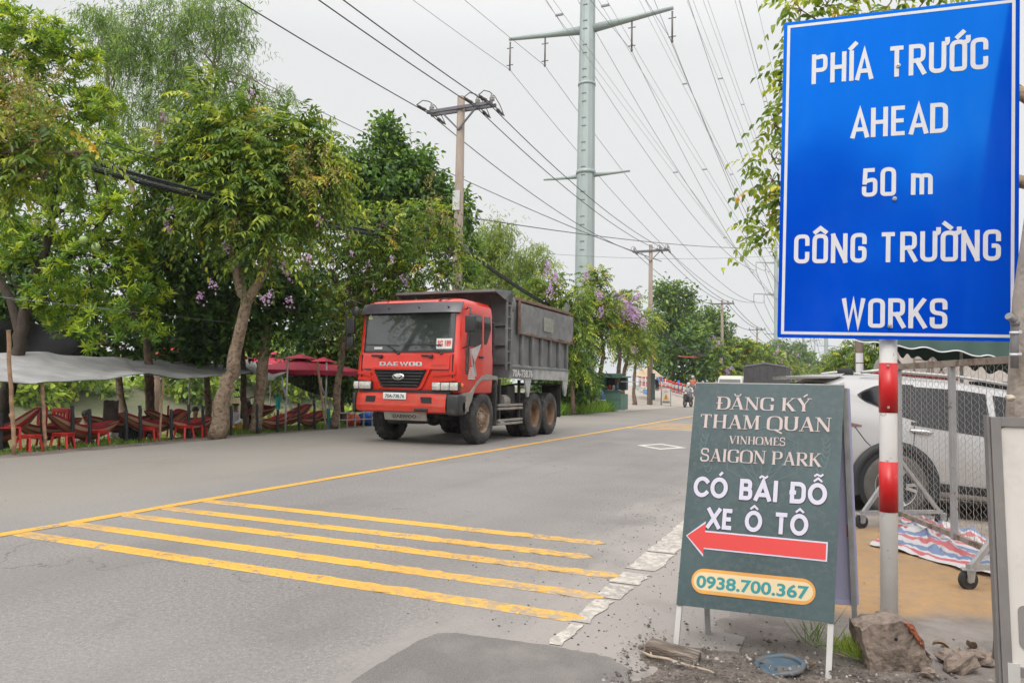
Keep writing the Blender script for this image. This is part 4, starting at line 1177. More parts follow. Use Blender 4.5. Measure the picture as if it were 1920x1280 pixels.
mb = MB(); mb.add([(-.95 + .05 * cos(t), wy(-.95, 2.63, -.021), 2.62 + .06 * sin(t)) for t in np.linspace(0, 2 * pi, 15)[:-1]], [tuple(range(14))]); TP('round_sticker', pm('pale_yellow_sticker', (.5, .5, .25), .5), mb, ws)
for xa_, xb_ in ((-.20, -1.08), (.82, -.02)):
    mb = MB(); z = 1.86
    mb.tube([(xa_, wy(xa_, 1.9) - .03, 1.86), (xa_ - .18, wy(xa_ - .2, 2.0) - .045, 1.975), (xa_ - .32, wy(xa_ - .3, 2.04) - .035, 2.045)], [.014, .011, .008], 6)
    mb.bar((xa_ - .02 + .0, wy(xa_, 2.0) - .02, 2.03), (xb_, wy(xb_, 2.05) - .018, 2.055), .014, .02); mb.ball((xa_, yfront(1.86) - .03, 1.86), .03, 8, 6)
    TP('wiper', BLK, mb)
for x in (-.70, .50):
    mb = MB(); mb.box((x - .13, -.03, 1.80), (x + .13, .02, 1.835), bev=.01); mb.box((x + .06, -.05, 1.76), (x + .13, .02, 1.835), bev=.01); TP('grab_handle', BLK, mb)
# sun visor
mb = MB()
def vis(u, v):
    x = -1.20 + 2.40 * u; return (x, .10 - .13 * (1 - v) ** .8 + .12 * abs(2 * u - 1) ** 6, 2.69 + .225 * v)
mb.sheet(vis, 24, 5); mb.sheet(lambda u, v: tuple(np.array(vis(1 - u, v)) + np.array([0, .018, 0])), 24, 5)
vz = TP('sun_visor', VISOR, mb)
for x in (-.45, .27, .95):
    mb = MB(); mb.tube([(x, .05, 2.80), (x, .0, 2.80)], .014, 8); TP('visor_bolt', BLK, mb, vz)
# front mask: upper panel, V shaped grille frame, fold strips
mb = fpan(-1.06, 1.02, 1.545, 1.84, .0, -.022, .03); TP('bonnet_panel', RED, mb)
for (xa_, xb_) in ((-.60, .37),):
    mb = MB()
    cap_w = (xb_ - xa_)
    tmp = "DAEWOO"; k_ = line_w(tmp, .24, .34)
    put_din(mb, tmp, (0, yfront(1.64) - .024, 0), (1, 0, 0), (0, 0, 1), (0, -1, 0), (xa_ + xb_) / 2, 1.605, .088, .2, cap_w / (k_ * .088), .24, .34, .004)
    TP('maker_lettering', CHROME, mb)
mb = MB(); put_text(mb, "NOVUS", (0, yfront(1.62) - .024, 0), (1, 0, 0), (0, 0, 1), (0, -1, 0), .62, .95, 1.60, 1.65, .004); TP('model_lettering', pm('dull_bronze_letter', (.20, .09, .04), .5), mb)
gy = -.022
def fpoly(pts, d0, d1): 
    mbx = MB(); n = len(pts)
    mbx.add([(p[0], yfront(p[1]) + d1, p[1]) for p in pts] + [(p[0], yfront(p[1]) + d0, p[1]) for p in pts], [tuple(range(n))] + [(k, n + k, n + (k + 1) % n, (k + 1) % n) for k in range(n)])
    return mbx
gtop, gbot = 1.535, 1.165
go = [(-.53, gbot - .045), (.31, gbot - .045), (.40, gbot + .0), (.60, 1.545), (.53, 1.565), (-.74, 1.565), (-.82, 1.545), (-.62, gbot)]
TP('grille_frame', RED, fpoly(go, .0, -.045))
gi = [(-.50, gbot), (.27, gbot), (.34, gbot + .04), (.52, gtop - .02), (.50, gtop), (-.71, gtop), (-.74, gtop - .02), (-.56, gbot + .04)]
gr_ = TP('grille', INK, fpoly(gi, -.03, -.048))
for k in range(6):
    mb = MB(); z = gbot + .045 + k * .062; u = (z - gbot) / (gtop - gbot); a, b = -.54 - .19 * u, .31 + .19 * u
    mb.box((a, -.085, z - .012), (b, -.02, z + .012), bev=.006); TP('grille_slat', BLK, mb, gr_)
mb = MB(); mb.lathe([(.0, -.012), (.06, -.012), (.078, -.006), (.085, .0)], 20, xf=lambda p: np.array([p[0] * 1.75 - .115, -.10 + p[2], p[1] * .80 + 1.385])); emb = TP('badge', CHROME, mb)
mb = MB()
for s_ in (-1, 1):
    mb.add([(-.115 + s_ * p[0], -.1135, 1.385 + p[1]) for p in ((.012, -.05), (.03, -.02), (.085, .02), (.12, .03), (.10, .0), (.05, -.038))], [(0, 1, 2, 3, 4, 5) if s_ > 0 else (5, 4, 3, 2, 1, 0)])
TP('badge_recess', INK, mb, emb)
for s_ in (-1, 1):   # side strakes of the mask
    for z0, z1 in ((1.42, 1.50), (1.30, 1.37)):
        x1 = .62 if s_ > 0 else -.84
        x2 = 1.16 * s_
        TP('mask_strake', RED, fpoly(sorted([(x1, z0 - .02), (x2, z0 + .02), (x2, z1), (x1, z1 - .03)], key=lambda p: atan2(p[1] - (z0 + z1) / 2, p[0] - (x1 + x2) / 2)), .0, -.032))
mb = MB(); mb.box((-1.0, -.012, 1.525), (1.0, .03, 1.538)); TP('panel_gap', INK, mb)
for s_ in (-1, 1):
    mb = MB(); mb.box((min(1.075 * s_, 1.09 * s_), -.006, 1.30), (max(1.075 * s_, 1.09 * s_), .05, 1.84)); TP('panel_gap', INK, mb)
# headlights
for x0, x1 in ((-1.25, -.80), (.64, 1.25)):
    mb = MB(); mb.box((x0, -.035, 1.115), (x1, .06, 1.29), bev=.02); hl = TP('headlight', BLK, mb)
    nn = 3 if x0 > 0 else 2; wds = [(x0 + .015, x0 + .20), (x0 + .215, x0 + .40), (x0 + .415, x1 - .015)] if nn == 3 else [(x0 + .015, x0 + .13), (x0 + .145, x1 - .015)]
    for a, b in wds:
        mb = MB(); mb.box((a, -.052, 1.128), (b, -.03, 1.278), bev=.012); mb.lathe([(.0, -.004), (.05, -.002), (.066, .006)], 16, xf=lambda p: np.array([(a + b) / 2 + p[0], -.054 + p[2] * .5, 1.203 + p[1]])); TP('lens', LENS, mb, hl)
mb = MB(); mb.box((1.225, .10, 1.20), (1.255, .17, 1.27), bev=.01); TP('indicator', AMBER, mb)
# bumper
mb = MB(); prof = [(.02, .655), (-.055, .69), (-.075, .80), (-.06, .95), (-.04, 1.03), (.0, 1.055), (.16, 1.055)]
xs_ = np.linspace(-1.20, .98, 14)
mb.add([(x, p[0] + .07 * max(0, (abs(x) - .9) / .3) ** 2, p[1]) for x in xs_ for p in prof], [(i * 7 + k, i * 7 + k + 1, (i + 1) * 7 + k + 1, (i + 1) * 7 + k) for i in range(13) for k in range(6)])
bump = TP('bumper', RED_B, mb)
for x0, x1, z0, z1, sl in ((-.90, -.68, .865, .985, .03), (.42, .66, .865, .985, -.04)):
    mb = MB(); mb.box((x0, -.08, z0), (x1, -.02, z1), xf=lambda p: p + np.array([sl * (1 if p[2] > .9 else -1) * (.4 if p[0] < (x0 + x1) / 2 else .2), 0, 0])); TP('bumper_opening', INK, mb, bump)
mb = MB(); mb.box((.27, -.087, .695), (.58, -.03, .755), bev=.012); TP('bumper_opening', INK, mb, bump)
mb = MB(); mb.box((.30, -.10, .71), (.43, -.06, .745), bev=.01); TP('tow_eye', CHAS, mb, bump)
for x0, x1 in ((-1.262, -1.19), (.97, 1.262)):
    mb = MB(); n = 8
    mb.box((x0, -.055, .63), (x1, .30, 1.05), bev=.05); TP('bumper_corner', BLK, mb)
mb = MB(); mb.box((-.475, -.085, .925), (.075, -.068, 1.06), bev=.006); pl = TP('number_plate', PLATE, mb)
mb = MB(); put_text(mb, "70A-738.76", (0, -.086, 0), (1, 0, 0), (0, 0, 1), (0, -1, 0), -.42, .035, .955, 1.03, .002, .02); TP('number', INK, mb, pl)
mb = MB(); mb.box((-1.05, .0, 1.05), (1.05, .12, 1.115)); TP('bumper_gap', INK, mb)
mb = MB(); mb.box((-.50, -.01, .50), (.50, .02, .672), xf=lambda p: p + np.array([0, (.67 - p[2]) * .35, 0])); sk = TP('skid_plate', FENDER, mb)
mb = MB(); put_text(mb, "DAEWOO", (0, .01, 0), (1, 0, 0), (0, 0, 1), (0, -1, 0), -.28, .28, .55, .62, .012, .03); TP('stencil', CHAS, mb, sk)
# cab interior behind: rear bulkhead colour comes from the shell; side windows, door, decals
XS = HW
def span(poly, d0, d1, mbx=None, xoff=None):
    mbx = mbx or MB(); n = len(poly)
    def X(z): return float(np.interp(z, [l[0] for l in lev], [l[3] for l in lev]))
    mbx.add([(X(p[1]) + d1, p[0], p[1]) for p in poly] + [(X(p[1]) + d0, p[0], p[1]) for p in poly], [tuple(range(n))] + [(k, n + k, n + (k + 1) % n, (k + 1) % n) for k in range(n)])
    return mbx
def rpoly(pts, r): 
    c = ((pts[0][0] + pts[-1][0]) / 2, (pts[0][1] + pts[-1][1]) / 2)
    return [tuple(p) for p in rp([c] + pts + [c], r, 3)[:-1]]
for mir in (1, -1):
    def put(mbx, mat, name, parent=None):
        if mir < 0:
            mbx.v = [np.array([-p[0], p[1], p[2]]) for p in mbx.v]; mbx.f = [tuple(reversed(f)) for f in mbx.f]
        return TP(name, mat, mbx, parent)
    door = put(span(rpoly([(.27, 1.36), (1.03, 1.36), (1.06, 2.0), (1.05, 2.76), (.42, 2.76), (.27, 1.98)], .05), .0, .006), RED, 'door')
    put(span(rpoly([(.275, 1.45), (.39, 1.45), (.43, 2.0), (.46, 2.70), (.43, 2.70), (.285, 1.98)], .03), .002, .010), GLASS_S, 'vent_window', door)
    put(span(rpoly([(.44, 2.02), (1.01, 2.02), (1.01, 2.70), (.49, 2.70)], .05), .002, .011), GLASS_S, 'door_window', door)
    put(span(rpoly([(1.12, 2.10), (1.24, 2.10), (1.44, 2.42), (1.42, 2.70), (1.12, 2.70)], .05), -.004, .006), GLASS_S, 'quarter_window')
    mb = MB(); mb.box((1.24, .86, 1.80), (1.275, 1.02, 1.85), bev=.012); put(mb, BLK, 'door_handle', door)
    put(span([(.44, 1.98), (.52, 1.98), (.62, 1.50), (.56, 1.45)], .004, .013), DECG, 'door_stripe', door)
    put(span([(.50, 1.965), (.98, 2.10), (.66, 1.70), (.60, 1.78)], .004, .012), DECW, 'door_stripe', door)
    put(span([(.62, 1.70), (.66, 1.69), (.76, 1.42), (.60, 1.42)], .004, .012), DECG, 'door_stripe', door)
    mb = MB()
    for k in range(6):
        z = 1.36 + k * .042
        w = .16 * math.sqrt(max(0.05, 1 - ((z - 1.33) / .27) ** 2))
        mb.add([(HW + .0135, .52 - w, z), (HW + .0135, .52 + w, z), (HW + .0135, .52 + w, z + .024), (HW + .0135, .52 - w, z + .024)], [(0, 1, 2, 3)])
    put(mb, WHT, 'company_emblem', door)
    # mirror arms and heads
    mb = MB()
    mb.tube([(1.18, .36, 2.76), (1.30, .20, 2.80), (1.42, .08, 2.76), (1.44, .06, 2.40), (1.42, .06, 2.02), (1.22, .20, 1.98)], .014, 8)
    arm = put(mb, BLK, 'mirror_arm')
    mb = MB(); mb.box((1.33, .02, 2.28), (1.55, .11, 2.62), bev=.03); put(mb, BLK, 'mirror', arm)
    if mir < 0:
        mb = MB(); mb.box((1.35, .02, 2.0), (1.53, .10, 2.22), bev=.03); put(mb, BLK, 'mirror', arm)
        mb = MB(); mb.tube([(1.20, .1, 2.92), (1.36, -.05, 2.99), (1.46, -.12, 2.95), (1.44, -.1, 2.6), (1.40, -.08, 2.0), (1.26, .02, 1.92)], .014, 8); mb.ball((1.20, -.10, 2.74), (.09, .05, .12), 10, 8); put(mb, BLK, 'front_mirror', arm)
    # fender and steps
    arch = [(.12, .66), (.30, .66), (.50, .88)] + [(1.16 - .66 * cos(t), .70 + .66 * sin(t)) for t in np.linspace(.35, 1.45, 8)] + [(1.16, 1.36), (1.72, 1.36), (1.76, 1.30), (1.76, 1.44), (1.24, 1.475), (1.02, 1.44), (.80, 1.32), (.50, 1.10), (.12, 1.06)]
    n = len(arch); mb = MB()
    mb.add([(1.255, p[0], p[1]) for p in arch] + [(1.02, p[0], p[1]) for p in arch], [tuple(reversed(range(n))), tuple(range(n, 2 * n))] + [(k, (k + 1) % n, n + (k + 1) % n, n + k) for k in range(n)])
    put(mb, FENDER, 'fender')
    mb = MB(); mb.box((1.03, 1.70, .36), (1.24, 1.78, 1.33), bev=.012); put(mb, CHAS, 'mudguard')
    mb = MB(); mb.box((1.10, .13, .70), (1.262, .42, .90), bev=.015); put(mb, FENDER, 'step')
    # side guard bars and posts
    for z in (.80, .72, .46, .38):
        mb = MB(); mb.box((1.12, 2.02, z - .03), (1.17, 3.40, z + .025), bev=.008); put(mb, FENDER, 'side_guard_bar')
    for y in (2.16, 3.28):
        mb = MB(); mb.bar((1.11, y, .36), (1.11, y, 1.38), .06); put(mb, CHAS, 'side_guard_post')
# roof lamps / grab rail at the cab front
mb = MB(); mb.tube([(-1.05, .26, 2.93), (-.95, .22, 3.0), (-.68, .24, 3.0), (-.6, .36, 2.95)], .012, 6); TP('roof_rail', BLK, mb)
mb = MB(); mb.tube([(.55, .26, 2.93), (.72, .22, 2.99), (.80, .28, 2.99), (.95, .36, 2.95)], .012, 6); TP('roof_rail', BLK, mb)
# chassis, axles, tanks
mb = MB()
for x in (-.42, .42): mb.box((x - .05, .3, .72), (x + .05, 6.1, 1.0))
for y in (.5, 1.9, 3.2, 4.6, 6.0): mb.box((-.42, y - .05, .76), (.42, y + .05, .96))
mb.box((-.6, .25, .60), (.6, 1.5, 1.05))
TP('chassis', CHAS, mb)
mb = MB(); mb.tube([(-1.0, 1.16, .53), (1.0, 1.16, .53)], .07, 10); mb.ball((0, 1.2, .5), (.2, .2, .16)); mb.box((-.6, .3, .42), (.2, .7, .52)); TP('front_axle', CHAS, mb)
for y in (4.02, 5.10):
    mb = MB(); mb.tube([(-1.0, y, .53), (1.0, y, .53)], .10, 10); mb.ball((0, y, .5), (.24, .28, .24)); TP('rear_axle', CHAS, mb)
mb = MB(); mb.tube([(.82, 2.15, .86), (.82, 2.62, .86)], .20, 18); mb.tube([(.82, 2.66, .86), (.82, 2.70, .86)], .16, 18); TP('air_tank', CHAS, mb)
mb = MB(); mb.tube([(1.0, 2.40, .88), (1.0, 2.72, .88)], .15, 18); TP('air_filter', FENDER, mb)
mb = MB(); mb.box((.60, 2.75, .62), (1.06, 3.18, 1.25), bev=.04); TP('battery_box', CHAS, mb)
mb = MB(); mb.box((-1.1, 2.1, .5), (-.6, 3.3, 1.15), bev=.08); TP('fuel_tank', CHAS, mb)
# wheels
def wheel(x, y, r, w, rear, near):
    sg = near
    prof = [(r * .52, -.02), (r * .56, w * .5), (r * .74, w * .53), (r * .90, w * .5), (r * .965, w * .42), (r * .985, w * .30), (r * .985, -w * .30), (r * .965, -w * .42), (r * .9, -w * .5), (r * .56, -w * .5), (r * .52, -w * .3)]
    mb = MB(); xf = lambda p: np.array([x + sg * p[0], y + p[1], r + p[2]])
    mb.lathe([(a, b) for a, b in prof], 40, ax='x', xf=xf)
    for k in range(30):
        for q in range(4):
            t = 2 * pi * (k + .5 * (q % 2)) / 30; h0 = (-.42 + .225 * q) * w
            def lf(p, t=t): 
                a = np.array([p[0], p[1], p[2]])
                return xf((a[0], a[1] * cos(t) - a[2] * sin(t), a[1] * sin(t) + a[2] * cos(t)))
            mb.box((h0, -.032, r * .96), (h0 + .17 * w, .032, r * 1.004), xf=lf)
    wh = empty('wheel', (x, y, r)); wh.parent = truck
    def wb(n, m_, q): 
        q.v = [p - np.array([x, y, r]) for p in q.v]; return q.build(n, m_, wh)
    wb('tyre', TYRE, mb)
    mb = MB()
    if not rear:
        mb.lathe([(0, w * .46), (.10, w * .46), (.12, w * .36), (.20, w * .33), (.235, w * .22), (r * .50, w * .12), (r * .53, w * .42), (r * .575, w * .51), (r * .58, w * .44)], 32, ax='x', xf=xf)
        for k in range(10):
            t = 2 * pi * k / 10
            mb.tube([xf((w * .30, .165 * cos(t), .165 * sin(t))), xf((w * .30 + .05, .165 * cos(t), .165 * sin(t)))], .022, 8)
        wb('rim', HUBM, mb)
        for k in range(8):
            t = 2 * pi * (k + .5) / 8; mb = MB(); mb.disc(xf((w * .20, .245 * cos(t), .245 * sin(t))), (sg, 0, 0), .022, 8)
            wb('hand_hole', INK, mb)
    else:
        mb.lathe([(0, -.0), (.15, .0), (.17, -.06), (.27, -.10), (r * .50, w * .05), (r * .53, w * .42), (r * .575, w * .51), (r * .58, w * .44)], 32, ax='x', xf=xf)
        for k in range(10):
            t = 2 * pi * k / 10
            mb.tube([xf((-.07, .215 * cos(t), .215 * sin(t))), xf((-.04, .215 * cos(t), .215 * sin(t)))], .02, 6)
        wb('rim', HUBR, mb)
for s_ in (1, -1):
    wheel(s_ * 1.07, 1.16, .545, .30, False, s_)
    for y in (4.02, 5.10):
        wheel(s_ * 1.09, y, .535, .27, True, s_); wheel(s_ * .76, y, .535, .27, True, s_)
# tipper body
by0, by1 = 2.42, 6.30; bz0, bz1 = 1.52, 3.28; bx = 1.19
mb = MB()
def bshell(x, y0, y1, z0, z1, t=.05): mb.box((x, y0, z0), (x + t, y1, z1))
mb.box((-bx, by0, bz0), (bx, by1, bz0 + .08)); mb.box((-bx, by0, bz0 + .081), (-bx + .05, by1, bz1)); mb.box((bx - .05, by0, bz0 + .081), (bx, by1, bz1)); mb.box((-bx + .051, by1 - .05, bz0 + .081), (bx - .051, by1, bz1 - .1))
body = TP('tipper_body', BED, mb)
mb = MB(); mb.box((-bx - .04, by0 - .06, 1.42), (bx + .04, by0 - .002, 3.36)); 
for z in (1.72, 2.15, 2.60): mb.box((-bx, by0 - .13, z), (bx, by0 - .061, z + .08))
for x in (-.7, .0, .7): mb.box((x - .05, by0 - .12, 1.45), (x + .05, by0 - .062, 3.2))
TP('headboard', BED, mb)
mb = MB(); xl = 1.29     # cab protector
top = [(-1.27, 1.52, 3.335), (1.27, 1.52, 3.335), (xl, by0, 3.40), (-xl, by0, 3.40)]
lowr = [(p[0], p[1], p[2] - .055) for p in top]
mb.add(top + lowr, [(0, 1, 2, 3), (7, 6, 5, 4), (0, 4, 5, 1), (1, 5, 6, 2), (2, 6, 7, 3), (3, 7, 4, 0)])
for s_ in (-1, 1):
    mb.add([(s_ * 1.275, 1.52, 3.33), (s_ * 1.295, 2.40, 3.392), (s_ * 1.295, 2.44, 3.10), (s_ * 1.275, 2.05, 3.16), (s_ * 1.28, 1.52, 3.275)], [(0, 1, 2, 3, 4), (4, 3, 2, 1, 0)])
    mb.ball((s_ * 1.27, 2.50, 3.10), (.05, .12, .16), 10, 8)
TP('cab_protector', BED, mb)
mb = MB()
for x in (1.27, ):
    mb.bar((x, 2.16, 1.60), (x, 2.16, 3.2), .045); mb.bar((x, 2.38, 1.60), (x, 2.38, 3.2), .045)
    for k in range(6): mb.bar((x, 2.16, 1.75 + .26 * k), (x, 2.38, 1.75 + .26 * k), .03)
TP('ladder', BED, mb)
for mir in (1, -1):
    def put(mbx, mat, name, parent=None):
        if mir < 0:
            mbx.v = [np.array([-p[0], p[1], p[2]]) for p in mbx.v]; mbx.f = [tuple(reversed(f)) for f in mbx.f]
        return TP(name, mat, mbx, parent)
    for k in range(7):
        y = by0 + .03 + k * (by1 - by0 - .12) / 6
        mb = MB(); mb.box((bx + .001, y, 1.70), (bx + .075, y + .10, 3.15), bev=.012); put(mb, BED, 'side_rib', body)
    mb = MB(); mb.box((bx + .002, by0, 1.655), (bx + .105, by1, 1.74), xf=lambda p: p + np.array([0, 0, -.05 if p[0] > bx + .05 and p[2] > 1.7 else 0])); put(mb, BED, 'side_rail', body)
    mb = MB(); mb.box((bx - .02, by0 + .04, 1.40), (bx + .09, by1 - .02, 1.652)); band = put(mb, BEDL, 'side_band', body)
    mb = MB(); mb.add([(bx + .092, a, z) for a, z in ((by0 + .04, 1.41), (by0 + 1.32, 1.41), (by0 + 1.32, 1.645), (by0 + .04, 1.645))], [(0, 1, 2, 3)]); put(mb, BED, 'band_patch', band)
    if mir > 0:
        mb = MB(); put_text(mb, "70A-738.76", (bx + .094, 0, 0), (0, 1, 0), (0, 0, 1), (1, 0, 0), by0 + .08, by0 + 1.28, 1.44, 1.62, .001, .03); put(mb, WHT, 'stencil_number', band)
    for y, w_ in ((4.02 - .56, .2), (by1 - .22, .22)):
        mb = MB(); mb.add([(bx + .08, y - w_, 1.40), (bx + .08, y + w_, 1.40), (bx + .08, y + w_ * .3, .98), (bx + .08, y - w_ * .2, .98)] + [(bx + .04, y - w_, 1.40), (bx + .04, y + w_, 1.40), (bx + .04, y + w_ * .3, .98), (bx + .04, y - w_ * .2, .98)], [(0, 1, 2, 3), (7, 6, 5, 4), (0, 3, 7, 4), (1, 5, 6, 2), (3, 2, 6, 7)]); put(mb, BEDL, 'fender_bracket')
    mb = MB(); mb.sheet(lambda u, v: (bx - .45 + .5 * v, 4.6 + (u - .5) * 2.7, 1.28 + .04 * cos((u - .5) * 4)), 10, 3); mb.sheet(lambda u, v: (bx - .45 + .5 * v, 4.6 + (.5 - u) * 2.7, 1.265 + .04 * cos((u - .5) * 4)), 10, 3); put(mb, CHAS, 'rear_fender')
    mb = MB(); mb.box((bx - .5, 5.82, .42), (bx + .04, 5.85, 1.30)); put(mb, CHAS, 'mud_flap')
    # rolled cover rail and the hanging side tarpaulin
    mb = MB(); mb.box((bx - .03, by0 + .30, bz1 - .06), (bx + .08, by1 + .12, bz1 + .02), bev=.01); mb.bar((bx + .085, by0 + .42, 2.47), (bx + .085, by1 + .28, 2.43), .045); put(mb, RUST, 'cover_rail', body)
    for y in (by0 + .42, by1 + .26):
        mb = MB(); mb.bar((bx + .09, y, 2.44), (bx + .09, y, 3.26), .05); put(mb, RUST, 'cover_bar', body)
    mb = MB()
    def tp(u, v):
        y = by0 + .46 + (by1 - by0 - .22) * u; z = 2.47 + .70 * v
        return (bx + .088 + .022 * sin(u * 37 + 3 * v) * (1 - v * .6) * .5 + .02 * fbm(u * 9, v * 4, 1.0, 2) + .015, y, z - .012 * sin(u * 23) * (1 - v))
    mb.sheet(tp, 60, 10); mb.sheet(lambda u, v: tuple(np.array(tp(1 - u, v)) - np.array([.012, 0, 0])), 60, 10); tb = put(mb, TARP, 'side_tarpaulin', body)
    mb = MB(); mb.add([tuple(np.array(tp(.38 + .20 * a, .22 + .50 * b)) + np.array([.02, 0, 0])) for a, b in ((0, 0), (1, 0), (1, 1), (0, 1))], [(0, 1, 2, 3)]); put(mb, pm('clear_patch', (.20, .205, .17), .5, var=.25, scale=9), 'sewn_patch', tb)
mb = MB(); mb.box((-1.2, by1 + .002, 1.55), (1.2, by1 + .08, 3.2)); 
for z in (1.7, 2.3, 2.9): mb.box((-1.2, by1 + .081, z), (1.2, by1 + .15, z + .1))
for x in (-1.22, 1.14): mb.box((x, by1 + .01, 2.9), (x + .08, by1 + .12, 3.52))
TP('tailgate', BED, mb)
mb = MB(); mb.add([tuple(p) for p in (( -1.15, by0 + .05, 2.9), (1.15, by0 + .05, 2.9), (1.15, by1 - .06, 2.7), (-1.15, by1 - .06, 2.7))], [(0, 1, 2, 3)]); TP('load', pm('earth_load', (.14, .10, .07), .95, var=.3, scale=4, bump=.8), mb, body)
mb = MB()
for k in range(16): mb.tube([(1.15, 1.63 + .0, 1.75 + k * .055), (1.15, 1.72, 1.765 + k * .055)], .05, 8)
TP('air_hose', BLK, mb)
# ------------------------------------------------------------------ trees
D0 = depth((-12.41, 12.16, 0))
gdepth = lambda px, py: depth(gp(px, py))
# the near crepe myrtle whose trunk leans over the verge
d = D0
fp = [atD(x, y, d - .9) for x, y in ((310, 230), (472, 188), (398, 540), (376, 565), (428, 470), (530, 508), (540, 575), (505, 560), (495, 570), (575, 490), (327, 403), (318, 435), (545, 525), (600, 425))]
sp = [atD(x, y, d - 1.0) for x, y in ((437, 430), (435, 455), (545, 340), (560, 330), (580, 350), (590, 375), (600, 360), (565, 310), (620, 345), (490, 250), (475, 290), (605, 320), (575, 390), (540, 380))]
tree('crepe_myrtle', 'leaning crepe myrtle with mottled forked trunk on the verge left of the truck',
     pb([(470, 255, 62), (545, 300, 62), (400, 290, 62), (335, 330, 48), (470, 345, 72, -.5), (575, 360, 55), (592, 292, 38), (395, 385, 50), (525, 420, 52, -.3), (310, 315, 30), (432, 232, 42), (395, 195, 26), (610, 330, 30), (455, 415, 46, .4), (345, 380, 36), (560, 250, 30)], d),
     'frond', LM['myrtle'], 125, [ptk([(405, 822), (421, 735), (437, 690), (449, 625), (458, 585), (465, 556)], d, [18, 13.5, 12, 11, 10, 9.5]), ptk([(463, 562), (449, 535), (440, 490), (437, 440), (441, 385), (452, 330)], d, [11, 9, 8, 7, 5, 4]), ptk([(466, 562), (482, 535), (498, 505), (512, 450), (530, 390), (545, 330)], d, [9.5, 8, 7, 6, 5, 3])],
     BARK_PALE, flower_px=fp, seed_px=sp, seed=21, leaf=.20, wid=.070, K=8, ln=.92, base=.43, spread=.2, yellow=.03, sd_kw=dict(ln=.6, K=46, s=.032), fl_kw=dict(ln=.2, K=26, s=.055))
# crepe myrtle cut off by the left edge
d = depth((-13.2, 5.0, 0)) + .8
tree('crepe_myrtle', 'crepe myrtle with brown seed heads and yellowing leaves at the left edge',
     pb([(20, 215, 62), (95, 262, 48), (25, 310, 50), (-90, 300, 90), (80, 330, 34), (-60, 180, 80), (150, 285, 18)], d), 'frond', LM['myrtle'], 90,
     [ptk([(-330, 990), (-310, 700), (-250, 480), (-140, 330)], d, [22, 17, 13, 8])], BARK_PALE, seed=22, leaf=.17, wid=.058, K=8, ln=.72, base=.48, yellow=.09,
     seed_px=[atD(x, y, d - .7) for x, y in ((10, 165), (35, 150), (55, 180), (20, 200), (60, 215), (80, 240), (30, 245), (50, 270), (15, 275), (75, 195), (5, 140), (40, 225), (95, 230), (10, 225), (65, 160))], sd_kw=dict(ln=.45, K=56, s=.024))
# big glossy tree with star shaped leaf clusters and green fruit
d = 15.4
cerb = tree('fruit_tree', 'big glossy tree with whorled leaves and green fruit behind the grey tarps',
     pb([(60, 70, 60), (135, 105, 58), (30, 140, 60), (190, 205, 46), (115, 200, 60), (190, 300, 52, -.4), (215, 395, 52, -.4), (140, 400, 66), (60, 450, 60), (170, 500, 66), (90, 560, 56), (225, 500, 46), (250, 590, 48), (180, 600, 42), (35, 330, 60, .6), (120, 300, 60), (250, 460, 36), (20, 230, 50), (5, 40, 40), (285, 545, 34)], d),
     'rosette', LM['rosette'], 82, [ptk([(-4, 852), (2, 800), (10, 745), (28, 690), (44, 610), (58, 540), (85, 470), (100, 400)], d, [15, 14, 13, 12, 11, 9, 7, 5]), ptk([(40, 630), (20, 560), (-20, 500)], d, [9, 8, 6]), ptk([(60, 540), (120, 490), (180, 430)], d, [7, 5, 4])],
     BARK_DARK, seed=23, leaf=.175, wid=.036, K=13, base=.52, spread=.2, yellow=.01)
for x, y in ((157, 450), (180, 463), (140, 288)):
    mb = MB(); mb.ball(atD(x, y, d - 1.0), .085, 12, 9); mb.build('fruit', pm('green_fruit_skin', (.24, .34, .10), .45, var=.12), cerb, world=True)
# tall wispy tree behind
d = 31
tree('wispy_tree', 'tall airy tree with thin hanging leaves rising behind the left trees',
     pb([(195, 50, 40), (250, 45, 46), (320, 30, 48), (395, 35, 50), (440, 75, 38), (445, 140, 34), (330, 100, 52), (255, 115, 46), (215, 180, 38), (395, 190, 46), (300, 190, 46), (485, 195, 34), (522, 175, 24), (240, 255, 34), (375, 255, 40), (425, 15, 36), (175, 20, 26), (350, 160, 46), (300, 270, 40), (205, 110, 32), (460, 240, 30), (520, 215, 18)], d), 'hang', LM['wispy'], 42,
     [ptk([(285, 800), (287, 500), (292, 330), (300, 230), (330, 130)], d, [11, 9, 7, 5.5, 3]), ptk([(287, 480), (240, 330), (206, 215), (200, 120)], d, [6, 5, 4, 2.5]), ptk([(290, 380), (350, 250), (400, 120)], d, [6, 4, 2.5])],
     pm('bark_pinkish', (.24, .17, .13), .9, var=.25, scale=3), seed=24, leaf=.24, wid=.034, K=12, ln=1.0, base=.46, lo=.3)
# dense dark tree left of the first pole
d = 29
tree('broadleaf_tree', 'dense dark green pointed tree standing left of the first power pole',
     pb([(722, 258, 34), (700, 310, 46), (762, 318, 48), (735, 355, 58), (800, 365, 44), (845, 388, 36), (672, 345, 34), (690, 405, 52), (775, 415, 54), (838, 432, 46), (868, 448, 24), (740, 465, 60), (645, 312, 26), (660, 390, 36), (868, 400, 18), (815, 340, 20), (870, 500, 26), (720, 240, 18)], d), 'clump', LM['dense'], 60,
     [ptk([(735, 800), (733, 600), (735, 440), (728, 330)], d, [10, 9, 7, 4])], BARK_DARK, seed=25, leaf=.23, wid=.12, K=11, rad=.42, base=.42, spread=.2, yellow=.03)
